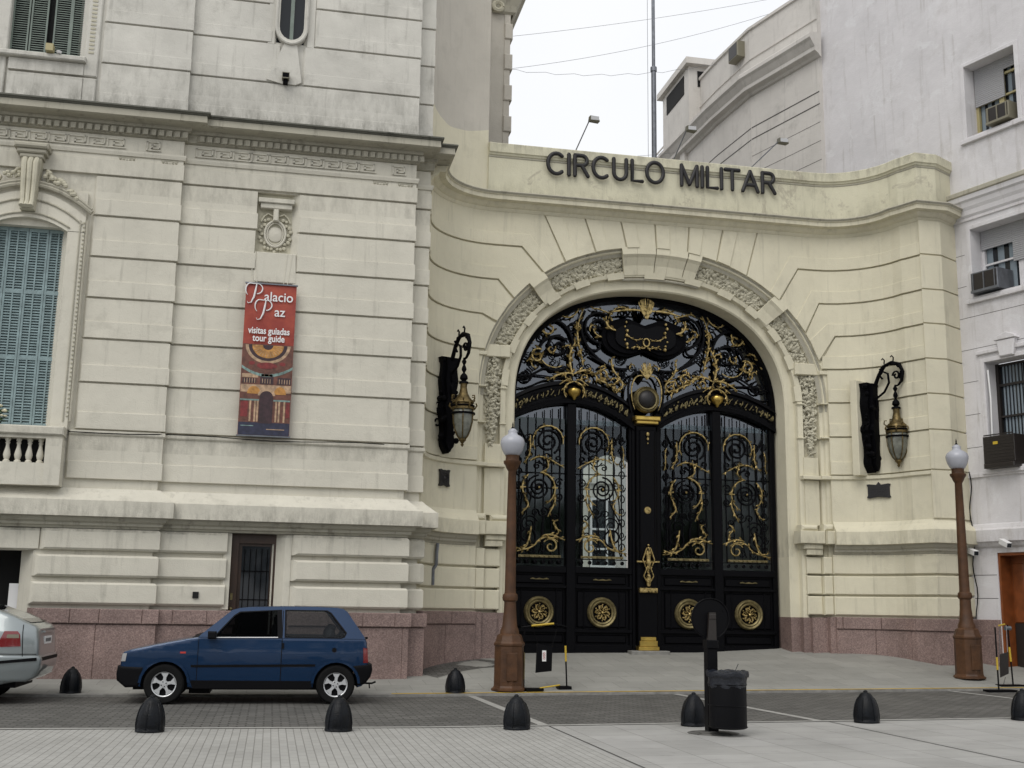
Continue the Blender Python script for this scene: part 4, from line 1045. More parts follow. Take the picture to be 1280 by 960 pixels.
def lay(word, x0, x1):
    tot = sum(GL_[c][0]*.95 for c in word); gap = (x1-x0-tot)/(len(word)-1); x = x0
    for c in word:
        w_, strokes = GL_[c]; mb = MB(); w_ *= .95; strokes = [[(px*.95, pz) for px, pz in s_] for s_ in strokes]
        for s_ in strokes:
            P3 = [(x+px, 23.215, 10.71+pz) for px, pz in s_]
            mb.tube(P3, .045, 8, flat=.85)
            for p in (P3[0], P3[-1]): mb.sphere(p, .045, 8, sy=.85)
            mb.tube([(a, b+.04, d) for a, b, d in (P3[0], P3[0])], .01, 4)
        for s_ in strokes[:1]:
            mb.box(x+s_[0][0]-.01, x+s_[0][0]+.01, 23.22, 23.31, 10.71+s_[0][1]-.01, 10.71+s_[0][1]+.01)
        mb.build('letter_'+c.lower(), M['letter'], lt, True, 50); x += w_+gap
lay('CIRCULO', 5.38, 8.04); lay('MILITAR', 8.42, 10.68)
# floodlights over the parapet
def flood(x0, z0, x1, z1, label):
    e = empty('parapet_floodlight', (x0, 23.55, z0), label, 'floodlight', 'floodlights leaning over the parapet')
    mb = MB(); mb.tube([(x0, 23.55, z0), (x1-.08, 22.9, z1)], .014, 6); mb.build('arm', M['steel'], e)
    mb = MB(); vs = [(x1-.10, 22.80, z1-.05), (x1+.12, 22.80, z1-.07), (x1+.12, 22.98, z1-.05), (x1-.10, 22.98, z1-.03), (x1-.09, 22.82, z1+.06), (x1+.09, 22.82, z1+.05), (x1+.09, 22.96, z1+.08), (x1-.09, 22.96, z1+.08)]
    mb.add(vs, [(0, 3, 2, 1), (4, 5, 6, 7), (0, 1, 5, 4), (1, 2, 6, 5), (2, 3, 7, 6), (3, 0, 4, 7)]); mb.build('lamp_head', M['flood'], e)
    mb = MB(); mb.box(x1-.08, x1+.10, 22.795, 22.81, z1-.045, z1+.04); mb.build('lens', M['lamp_clear'], e)
flood(6.02, 11.22, 6.33, 11.90, 'small floodlight on a slanted arm above the first word of the lettering')
flood(8.30, 11.22, 8.55, 11.90, 'small floodlight on a slanted arm just right of the flagpole')
flood(10.05, 11.22, 10.72, 11.83, 'small floodlight on a long slanted arm above the last word of the lettering')
# flagpole
fp = empty('flagpole', (9.09, 27, 8), 'tall thin grey flagpole rising behind the parapet against the sky', 'flagpole')
mb = MB(); mb.tube([(9.09, 27, .5), (9.09, 27, 15.35)], .065, 10); mb.build('lower_tube', M['steel'], fp, True)
mb = MB(); mb.tube([(9.09, 27, 15.3), (9.09, 27, 22)], .045, 10); mb.tube([(9.09, 27, 15.28), (9.09, 27, 15.40)], .085, 10); mb.build('upper_tube', M['steel'], fp, True)
mb = MB(); mb.tube([(8.93, 27, .6), (8.93, 27, 22)], .006, 4); mb.build('halyard', M['steel'], fp)

# wall lanterns
def lantern(px, py, nx, ny, zb, label):
    """bracket on the curved wall at px,py; nx,ny points away from the wall"""
    ang = math.atan2(ny, nx)+math.pi/2
    e = empty('wall_lantern', (px, py, zb), label, 'lantern', 'ornate wall lanterns beside the gate', rz=ang)
    # local frame: -y away from the wall, z up, origin at the foot of the back plate
    m1 = MB(); m1.cbox(-.30, .30, .0, .16, -.06, 2.02, .01); m1.build('backing_panel', M['gatewall'], e, world=False)
    m1 = MB(); outline = []
    for i in range(29):
        f = i/28; w_ = .12+.075*f+.022*math.sin(f*19)+(.05 if .45 < f < .52 else 0)
        if f < .08: w_ *= f/.08*.8+.15
        outline.append((w_, 1.95*f))
    poly = [(x, z) for x, z in outline]+[(-x, z) for x, z in outline[::-1]]
    m1.prism(poly, -.20, .02)
    m1.prism([(x*.6, z*.98+.02) for x, z in poly], -.28, -.18)
    m1.build('back_plate', M['ironmatte'], e, world=False)
    m1 = MB()
    for i in range(26):
        z = random.uniform(.2, 1.9); sx = random.choice((-1, 1)); m1.sphere((sx*random.uniform(.1, .2), random.uniform(-.26, -.1), z), random.uniform(.03, .07), 7)
    for z in (.62, .95): 
        for sx in (-1, 1): m1.tube([(sx*(.2+.06*math.cos(a*.6)), -.1, z+.07*math.sin(a*.6)) for a in range(10)], .02, 5)
    m1.build('plate_leaves', M['ironmatte'], e, True, world=False)
    m1 = MB(); Y = lambda t: -t
    m1.tube([(0, -.12, 1.75), (0, -.30, 1.98), (0, -.38, 2.20), (0, -.52, 2.42), (0, -.70, 2.50), (0, -.88, 2.42), (0, -.96, 2.20), (0, -.92, 1.95), (0, -.84, 1.84), (0, -.76, 1.82)], [.05, .045, .04, .045, .04, .045, .04, .035, .03, .03], 8)
    m1.tube([(0, -.16, 1.40), (0, -.30, 1.60), (0, -.50, 1.72), (0, -.62, 1.95), (0, -.60, 2.2), (0, -.48, 2.28), (0, -.40, 2.18), (0, -.46, 2.08)], .028, 6)
    m1.tube([(0, -.80+.09*math.cos(a*.55)*(1-a*.05), 2.12+.13*math.sin(a*.55)*(1-a*.05)) for a in range(15)], .024, 6)
    m1.tube([(0, -.24+.07*math.cos(a*.6), 1.52+.11*math.sin(a*.6)) for a in range(11)], .022, 6); m1.tube([(0, -.24+.07*math.cos(a*.6), 1.25+.12*math.sin(a*.6)) for a in range(11)], .022, 6)
    for q in ((-.52, 2.48), (-.74, 2.52)): m1.tube([(0, q[0], q[1]), (0, q[0]-.01, q[1]+.10), (0, q[0]+.03, q[1]+.16), (0, q[0]+.06, q[1]+.12)], .016, 6)
    for i in range(18):
        a = i/17*3.6; m1.sphere((random.uniform(-.03, .03), -.66-.27*math.sin(a-1.4), 2.20+.25*math.cos(a-1.4)), .035, 6)
    m1.v = [(x, y, 1.75+(z-1.75)*.8 if z > 1.85 else z) for x, y, z in m1.v]
    m1.build('scrolled_arm', M['ironmatte'], e, True, 60, world=False)
    m1 = MB(); cy = -.76
    m1.lathe([(.02, 1.82), (.05, 1.76), (.02, 1.70), (.045, 1.64), (.05, 1.6), (.02, 1.54), (.07, 1.48), (.08, 1.42), (.03, 1.36), (.09, 1.36), (.10, 1.32), (.02, 1.32)], (0, cy, 0), 12); m1.build('hanger', M['ironmatte'], e, True, world=False)
    lb = MB(); lb.lathe([(.07, 1.32), (.065, 1.24), (.09, 1.12), (.15, 1.02), (.21, .97), (.22, .93), (.19, .91), (.20, .86), (.235, .84), (.235, .80), (.215, .79)], (0, cy, 0), 12); lan = lb.build('lantern_crown', M['oldgold'], e, True, world=False)
    m1 = MB(); m1.lathe([(.205, .80), (.21, .70), (.20, .55), (.165, .40), (.11, .28), (.05, .22)], (0, cy, 0), 16); m1.build('lantern_glass', M['lantern_glass'], e, True, 180, world=False)
    m1 = MB()
    for i in range(6):
        a = i*math.pi/3; m1.tube([(.222*math.cos(a)*f, cy+.222*math.sin(a)*f, z) for f, z in ((.98, .80), (1., .70), (.96, .55), (.79, .40), (.53, .28), (.25, .21))], .012, 5)
        m1.tube([(.2*math.cos(a), cy+.2*math.sin(a), .95), (.26*math.cos(a), cy+.26*math.sin(a), 1.0), (.25*math.cos(a), cy+.25*math.sin(a), 1.07), (.2*math.cos(a), cy+.2*math.sin(a), 1.07)], .013, 5)
        m1.tube([(.23*math.cos(a+.5), cy+.23*math.sin(a+.5), .82), (.27*math.cos(a+.5), cy+.27*math.sin(a+.5), .88), (.25*math.cos(a+.5), cy+.25*math.sin(a+.5), .93)], .016, 5)
    m1.lathe([(.06, .23), (.08, .20), (.05, .17), (.02, .13), (.035, .11), (.001, .06)], (0, cy, 0), 10)
    m1.build('lantern_cage', M['oldgold'], e, True, world=False)
    m1 = MB(); m1.lathe([(.24, .74), (.245, .72), (.235, .70)], (0, cy, 0), 16); m1.lathe([(.22, .89), (.235, .87), (.22, .85)], (0, cy, 0), 16); m1.build('lantern_band', M['ironmatte'], e, True, world=False)
    return e
def on_wall(x, d):
    a = GP.A(x); p = GP.W(a, d, 0); q = GP.W(a, d+.5, 0); v = Vector((q[0]-p[0], q[1]-p[1])).normalized(); return p[0], p[1], v.x, v.y
x, y, nx, ny = on_wall(3.18, .07); lantern(x, y, .36, -.93, 4.44, 'ornate black and gold bracket lantern left of the gate, near the palace')
x, y, nx, ny = on_wall(12.55, .07); lantern(x, y, .47, -.88, 4.42, 'ornate black and gold bracket lantern right of the gate, near the grey building')
# plaques
def plaque(x, z, w, h, label, round_=True):
    px, py, nx, ny = on_wall(x, .06); ang = math.atan2(ny, nx)+math.pi/2
    e = empty('bronze_plaque', (px, py, z), label, 'plaque', 'bronze plaques under the wall lanterns', rz=ang)
    mb = MB(); k = .05
    mb.prism([(-w, -h), (-w+k, -h-k*.3), (0, -h+k*.3), (w-k, -h-k*.3), (w, -h), (w-k*.5, -h+k), (w-k*.5, h-k), (w, h), (w-k, h+k*.2), (k, h-k*.2), (0, h+(0 if round_ else k)), (-k, h-k*.2), (-w+k, h+k*.2), (-w, h), (-w+k*.5, h-k), (-w+k*.5, -h+k)], -.04, 0)
    mb.build('plate', M['letter'], e, world=False)
    mb = MB()
    if round_:
        for r in (.06, .10): mb.tube([(r*math.cos(i*.314), -.045, r*math.sin(i*.314)) for i in range(20)], .008, 5, True)
        mb.sphere((0, -.04, 0), .04, 8, sy=.4)
    else:
        for j in range(5): mb.box(-w*.7, w*.7, -.046, -.04, h*.6-j*.05, h*.6-j*.05+.012)
    mb.build('relief', M['dullgold'] if False else M['letter'], e, True, world=False)
plaque(3.22, 3.97, .16, .16, 'square dark bronze plaque with a round emblem on the wall under the left lantern')
plaque(12.72, 4.03, .26, .14, 'wide dark bronze plaque with scrolled edges on the wall under the right lantern', False)

# ================================================================== IRON GATE
gt = empty('iron_gate', (7.85, 24.2, .5), 'tall black wrought iron gate with gilded scrolls filling the arch', 'gate')
GC, GY = 7.86, 24.2
def spiral(cx, cz, r0, r1, a0, turns, n=None):
    n = n or max(10, int(abs(turns)*16)); return [(cx+(r0+(r1-r0)*i/n)*math.cos(R(a0)+turns*2*math.pi*i/n), cz+(r0+(r1-r0)*i/n)*math.sin(R(a0)+turns*2*math.pi*i/n)) for i in range(n+1)]
def bez(p0, p1, p2, p3, n=12):
    o = []
    for i in range(n+1):
        t = i/n; u = 1-t; o.append(tuple(u**3*p0[k]+3*u*u*t*p1[k]+3*u*t*t*p2[k]+t**3*p3[k] for k in (0, 1)))
    return o
def T3(pts, y): return [(x, y, z) for x, z in pts]
class Work:
    """iron and gilt scrolls gathered for one panel"""
    def __init__(s): s.i = MB(); s.g = MB()
    def iron(s, pts, r=.018, y=GY): s.i.tube(T3(pts, y), r, 5)
    def gilt(s, pts, r=.022, y=GY-.03, leaf=True):
        n = len(pts); r *= .84; s.g.tube(T3(pts, y), [r*(.32+.62*math.sin(math.pi*min(1, .15+.85*i/(n-1)))+.25*(i % 2)) for i in range(n)], 5)
        if leaf:
            for i in range(1, n-1, 2):
                d = Vector((pts[i+1][0]-pts[i-1][0], pts[i+1][1]-pts[i-1][1])); 
                if d.length < 1e-6: continue
                d.normalize(); nn = Vector((-d.y, d.x))*(1 if (i//2) % 2 else -1); p = Vector(pts[i])
                q = p+nn*r*2.6+d*r*3.4
                s.g.tube([(p.x, y-.008, p.y), ((p.x+q.x)/2+d.x*r*.3+nn.x*r*.5, y-.02, (p.y+q.y)/2+d.y*r*.3+nn.y*r*.5), (q.x, y-.008, q.y)], [r*.7, r*.95, r*.15], 4)
    def done(s, parent, name):
        s.i.build('iron_'+name, M['iron'], parent, True, 50)
        if s.g.v: s.g.build('gilt_'+name, M['gold'], parent, True, 50)
def lintel_z(x):                     # top edge of the humped lintel, x relative to GC
    u = abs(x); return 6.30-.36*((u-1.62)/1.30)**2 if u > 1.62 else 6.30-.50*((1.62-u)/1.32)**2
leaves = []
for sg in (-1, 1):
    leaf = MB()                          # frame of one gate leaf: stiles and rails
    X = lambda u: GC+sg*u
    def bb(u0, u1, z0, z1, y0=24.14, y1=24.26, c=.012): x0, x1 = sorted((X(u0), X(u1))); leaf.cbox(x0, x1, y0, y1, z0, z1, c)
    bb(2.93, 3.04, .42, 5.75); bb(1.56, 1.76, .42, 5.82, 24.10); bb(.26, .36, .42, 5.5)
    for z0, z1 in ((.50, .70), (1.86, 1.92), (2.18, 2.32), (.95, 1.02)): bb(.3, 2.98, z0, z1, 24.12)
    bb(.3, 2.98, .42, 2.3, 24.20)
    lf = leaf.build('gate_leaf', M['iron'], gt)
    for u0, u1 in ((.40, 1.54), (1.78, 2.90)):
        mb = MB(); x0, x1 = sorted((X(u0), X(u1)))
        for z0, z1 in ((.72, .93), (1.04, 1.84), (1.94, 2.16)):
            mb.cbox(x0+.03, x1-.03, 24.165, 24.21, z0+.02, z1-.02, .02)
        for xx in (x0+.16, x1-.2): mb.cbox(xx, xx+.03, 24.15, 24.21, 1.04, 1.84, .008)
        mb.build('lower_panel', M['iron'], lf)
        cx = (x0+x1)/2
        mb = MB(); mb.lathe([(.20, -.035), (.215, -.06), (.235, -.065), (.25, -.05), (.262, -.065), (.29, -.075), (.315, -.05), (.325, 0)], (cx, 24.15, 1.37), 28, axis='y', cap=False); ro = mb.build('roundel', M['dullgold'], lf, True, 50)
        mb = MB()
        for q in range(6):
            a = q*math.pi/3
            mb.tube([(cx+r*math.cos(a+t), 24.10, 1.37+r*math.sin(a+t)) for r, t in ((.03, 0), (.08, .3), (.13, .1), (.155, -.25), (.13, -.45), (.10, -.35))], [.01, .016, .018, .014, .012, .008], 5)
            mb.sphere((cx+.165*math.cos(a+.5), 24.11, 1.37+.165*math.sin(a+.5)), .018, 6)
        for q in range(12): mb.sphere((cx+.115*math.cos(q*.5236), 24.10, 1.37+.115*math.sin(q*.5236)), .017, 6)
        for q in range(12): mb.tube([(cx+r*math.cos(q*.5236+t), 24.11, 1.37+r*math.sin(q*.5236+t)) for r, t in ((.06, 0), (.10, .22), (.15, .0), (.175, -.12))], [.008, .013, .012, .006], 4)
        mb.sphere((cx, 24.09, 1.37), .035, 8); mb.build('rosette', M['gold'], ro, True)
        mb = MB(); mb.tube([(cx-.20, 24.12, 2.05), (cx-.15, 24.10, 2.06), (cx-.08, 24.11, 2.045), (cx, 24.10, 2.055), (cx+.08, 24.11, 2.045), (cx+.15, 24.10, 2.06), (cx+.20, 24.12, 2.05)], [.01, .018, .01, .02, .01, .018, .01], 5); mb.build('gilt_bar', M['dullgold'], lf, True)
        # gilded rail and studs at the foot of the openwork
        mb = MB(); mb.box(x0+.10, x1-.10, 24.12, 24.15, 2.50, 2.55)
        for q in range(9): mb.sphere((x0+.14+q*(x1-x0-.28)/8, 24.12, 2.525), .022, 6)
        mb.build('gilt_rail', M['dullgold'], lf)
        mb = MB()
        for q in range(6): mb.lathe([(.04, 0), (.045, -.02), (.03, -.03), (.02, -.02)], (x0+.12+q*(x1-x0-.24)/5, 24.17, 2.41), 10, axis='y')
        mb.box(x0, x1, 24.16, 24.2, 2.47, 2.49); mb.build('stud_rail', M['iron'], lf, True)
        # scrollwork; o = +1 where the stile side is on the outside of this panel
        w = Work(); wd = x1-x0; inner = u0 < 1      # panel beside the central post
        m_ = sg*(1 if inner else -1)                # +1: the middle stile lies to the right
        def P(f, z): return (cx+m_*(f-.5)*wd, z)    # f=1 at the middle stile
        ztop = 5.45
        for f in (.10, .26, .42, .58, .74, .90):
            x_, _ = P(f, 0); w.iron([(x_, 2.49), (x_, lintel_z(x_-GC)-.55)], .013 if f not in (.10, .9) else .017, 24.21)
        for z in (4.30,): w.iron([P(0, z), P(1, z)], .013)
        def mir(pts): return [P(f, z) for f, z in pts]
        # column of small scrolls along the outer edge
        z = 2.62; k = 0
        while z < 5.15:
            w.iron([(P(.09, 0)[0]+.075*math.cos(a*.5+k*3.14)*m_*(1-a*.045), z+.12+.11*math.sin(a*.5+k*3.14)*(1-a*.045)) for a in range(16)], .013); z += .26; k += 1
        # top: big C scroll with spiral
        cx2, cz2 = P(.66, 4.99)
        w.iron([(cx2+m_*a, b) for a, b in [(q[0], cz2+q[1]) for q in spiral(0, 0, .29, .03, -60, 2.2)]], .024)
        w.iron(mir([(.10, 5.25), (.2, 5.05), (.36, 4.85), (.5, 4.9)]), .018)
        w.gilt([(cx2+m_*x, cz2+z) for x, z in spiral(0, 0, .33, .35, -10, .62)], .022)
        w.gilt(mir(bez((.30, 5.1), (.30, 4.8), (.34, 4.7), (.18, 4.5))), .022); w.gilt(mir(bez((.30, 4.55), (.5, 4.75), (.7, 4.6), (.98, 4.42))), .02)
        w.gilt(mir(bez((.10, 4.95), (.02, 4.8), (.12, 4.62), (.04, 4.45), 8)), .016)
        # middle: concentric spiral in gilded brackets
        cx3, cz3 = P(.48, 3.98)
        w.iron([(cx3+m_*x, cz3+z) for x, z in spiral(0, 0, .27, .02, 90, 2.6)], .021); w.i.sphere((cx3, GY-.02, cz3), .05, 8); w.g.sphere((cx3, GY-.05, cz3), .028, 6)
        w.iron([(cx3-.5*wd*.9, cz3), (cx3+.5*wd*.9, cz3)], .012)
        w.gilt([(cx3+m_*x, cz3+z) for x, z in spiral(0, 0, .36, .36, 130, .27)], .024); w.gilt([(cx3+m_*x, cz3+z) for x, z in spiral(0, 0, .33, .38, 85, -.42)], .024)
        w.gilt(mir(bez((.50, 4.30), (.80, 4.42), (.60, 4.55), (.62, 4.70), 9)), .02); w.gilt(mir(bez((.22, 3.72), (.36, 3.6), (.2, 3.5), (.14, 3.42), 8)), .02)
        w.gilt(mir(bez((.80, 3.85), (.84, 3.65), (.7, 3.5), (.66, 3.36), 9)), .022); w.g.tube(T3([(cx3-m_*.41, cz3), (cx3-m_*.29, cz3)], GY-.04), .018, 5); w.g.tube(T3([(cx3+m_*.41, cz3), (cx3+m_*.29, cz3)], GY-.04), .018, 5)
        w.iron([(P(.62, 0)[0]+m_*x, 4.62+z) for x, z in spiral(0, 0, .16, .02, 200, 1.6)], .016); w.iron([(P(.30, 0)[0]+m_*x, 3.2+z) for x, z in spiral(0, 0, .19, .02, 20, 1.8)], .016)
        # lower part
        w.gilt(mir(bez((.86, 3.30), (.62, 3.22), (.98, 3.10), (.84, 2.98), 10)), .022)
        w.gilt(mir(bez((.55, 2.95), (.75, 3.05), (.85, 2.92), (1.0, 2.88), 9)), .026)
        cx4, cz4 = P(.72, 2.74); w.gilt([(cx4+m_*x, cz4+z) for x, z in spiral(0, 0, .17, .03, 150, -1.3)], .024, leaf=False); w.gilt(mir(bez((.42, 2.78), (.52, 2.95), (.7, 2.98), (.86, 2.84), 9)), .024)
        w.gilt(mir(bez((.34, 3.15), (.30, 2.8), (.26, 2.62), (.0, 2.62), 10)), .026); w.gilt(mir(bez((.45, 2.80), (.30, 2.66), (.18, 2.62), (.02, 2.72), 8)), .022)
        cx5, cz5 = P(.27, 2.95); w.iron([(cx5+m_*x, cz5+z) for x, z in spiral(0, 0, .22, .03, 250, 1.7)], .022)
        w.iron(mir(bez((.34, 3.9), (.36, 3.5), (.08, 3.4), (.1, 3.0), 14)), .016)
        rn = random.Random(5)
        for f, z, r_, a_, t_ in [(.28, 5.02, .13, 0, 1.5), (.30, 4.70, .10, 90, 1.4), (.86, 4.62, .09, 200, 1.3), (.88, 4.10, .10, 30, 1.4), (.88, 3.80, .10, 210, 1.4), (.22, 4.05, .08, 60, 1.3), (.60, 3.48, .13, 180, 1.6), (.42, 3.45, .09, 0, 1.3),
                                  (.80, 3.35, .08, 300, 1.3), (.60, 2.68, .09, 90, 1.3), (.45, 4.45, .08, 40, 1.3), (.78, 2.98, .07, 20, 1.2), (.36, 2.66, .07, 200, 1.2), (.52, 5.25, .08, 70, 1.3), (.90, 5.2, .07, 10, 1.2)]:
            c0 = P(f, z); w.iron([(c0[0]+m_*x, c0[1]+z_) for x, z_ in spiral(0, 0, r_, .015, a_, t_)], .014)
        for f0, z0_, f1, z1_ in ((.12, 2.55, .2, 3.9), (.2, 3.9, .3, 4.7), (.5, 2.6, .62, 3.4), (.9, 3.0, .72, 3.6), (.55, 4.3, .72, 4.7)):
            w.iron(mir(bez((f0, z0_), (f0+.12, z0_+.3), (f1-.14, z1_-.3), (f1, z1_))), .014)
        w.done(lf, 'scrollwork')
        pn = MB(); pn.box(x0, x1, 24.235, 24.245, 2.32, 5.5)
        pn.build('glass', M['green_glass'] if (sg < 0 and not inner) else M['pane'], lf)
    # humped lintel band
    mb = MB(); n = 28; vs = []
    for j in range(n+1):
        u = .26+(3.05-.26)*j/n; zt = lintel_z(u)
        for dz, y in ((.03, 24.24), (.03, 24.06), (-.05, 24.04), (-.07, 24.12), (-.36, 24.12), (-.38, 24.05), (-.47, 24.06), (-.49, 24.24)): vs.append((X(u), y, zt+dz))
    mb.add(vs, [(j*8+q, (j+1)*8+q, (j+1)*8+(q+1) % 8, j*8+(q+1) % 8) for j in range(n) for q in range(8)]+[tuple(range(8)), tuple(range(n*8+7, n*8-1, -1))])
    ln = mb.build('lintel', M['iron'], gt, True, 30)
    w = Work()
    for j in range(22):
        u = .45+2.5*j/21
        if abs(u-1.63) < .2: continue
        zc = lintel_z(u)-.21; fade = random.random()
        w.iron([(X(u)+x, zc+z) for x, z in spiral(0, 0, .10, .02, 90*(j % 4), 1.3, 10)], .013, 24.09)
        for q in range(3 if (j < 9 or j > 18) else 1):
            w.g.sphere((X(u)+random.uniform(-.06, .06), 24.085, zc+random.uniform(-.10, .08)), random.uniform(.015, .03), 6)
            w.gilt([(X(u)+random.uniform(-.05, .05), zc-.06), (X(u)+random.uniform(-.02, .06), zc), (X(u)+.05, zc+.06)], .014, 24.08, False)
    w.i.split('lintel_scrolls', M['iron'], ln, True, gap=.09); w.g.build('gilt_lintel_leaves', M['dullgold'], ln, True)
    mb = MB(); bz_ = 6.06; bx_ = X(1.64)
    mb.lathe([(.001, -.18), (.03, -.16), (.05, -.12), (.12, -.06), (.145, .02), (.13, .06), (.06, .09), (.03, .11), (.001, .12)], (bx_, 24.0, bz_), 14); mb.build('gilt_ball', M['goldsolid'], ln, True)
    w = Work()
    for s2 in (-1, 1):
        w.gilt([(bx_+s2*x, bz_+z) for x, z in bez((0, .24), (.22, .2), (.28, .02), (.18, -.12), 9)], .026, 24.0); w.gilt([(bx_+s2*x, bz_+z) for x, z in bez((.05, .26), (.1, .34), (.2, .25), (.32, .16), 7)], .02, 24.02)
    w.g.build('gilt_cartouche', M['gold'], ln, True)
# central post
mb = MB(); mb.cbox(GC-.23, GC+.23, 24.02, 24.26, 1.84, 5.40, .02); mb.cbox(GC-.17, GC+.17, 23.97, 24.1, 2.5, 5.3, .02); mb.cbox(GC-.22, GC+.22, 23.98, 24.26, .70, 1.84, .02); mb.box(GC-.30, GC-.24, 24.1, 24.26, .45, 5.4); mb.box(GC+.24, GC+.30, 24.1, 24.26, .45, 5.4)
po = mb.build('central_post', M['iron'], gt)
mb = MB(); mb.cbox(GC-.29, GC+.29, 23.88, 24.2, 5.50, 5.60, .02); mb.cbox(GC-.25, GC+.25, 23.92, 24.2, 5.43, 5.50, .015); mb.build('gilt_capital', M['goldsolid'], po)
mb = MB(); mb.cbox(GC-.23, GC+.23, 23.92, 24.2, .60, .68, .01); mb.cbox(GC-.20, GC+.20, 23.94, 24.2, .68, .80, .01); mb.cbox(GC-.17, GC+.17, 23.95, 24.2, .80, .88, .01); mb.build('gilt_base', M['goldsolid'], po)
mb = MB(); mb.cbox(GC-.20, GC+.20, 23.90, 24.2, 1.80, 1.90, .015); mb.box(GC-.25, GC+.25, 23.94, 24.0, 2.44, 2.47)
for z, r in ((1.98, .06), (2.06, .08), (2.14, .06), (2.24, .05), (2.34, .07), (2.44, .085), (2.53, .06), (2.62, .09), (2.72, .05), (2.80, .03), (5.20, .05), (5.1, .035), (5.0, .02)): mb.sphere((GC, 23.93, z), r, 8, sy=.6, sx=.8)
for s2 in (-1, 1): mb.tube([(GC+s2*.02, 23.93, 2.0), (GC+s2*.11, 23.92, 2.15), (GC+s2*.05, 23.92, 2.3), (GC+s2*.13, 23.92, 2.5), (GC+s2*.04, 23.92, 2.75)], .016, 5)
mb.lathe([(.001, -.02), (.07, -.015), (.08, 0)], (GC, 23.97, 3.55), 14, axis='y'); mb.split('gilt_ornament', M['gold'], po, True, gap=.03)
mb = MB(); mb.lathe([(.19, -.04), (.20, -.09), (.23, -.10), (.25, -.07), (.27, -.09), (.29, -.06), (.30, 0)], (GC, 24.04, 5.98), 28, axis='y'); mb.build('disc_ring', M['dullgold'], po, True)
mb = MB(); mb.sphere((GC, 24.0, 5.98), .205, 24, sy=.7); mb.build('dark_globe', M['letter'], po, True, 180)
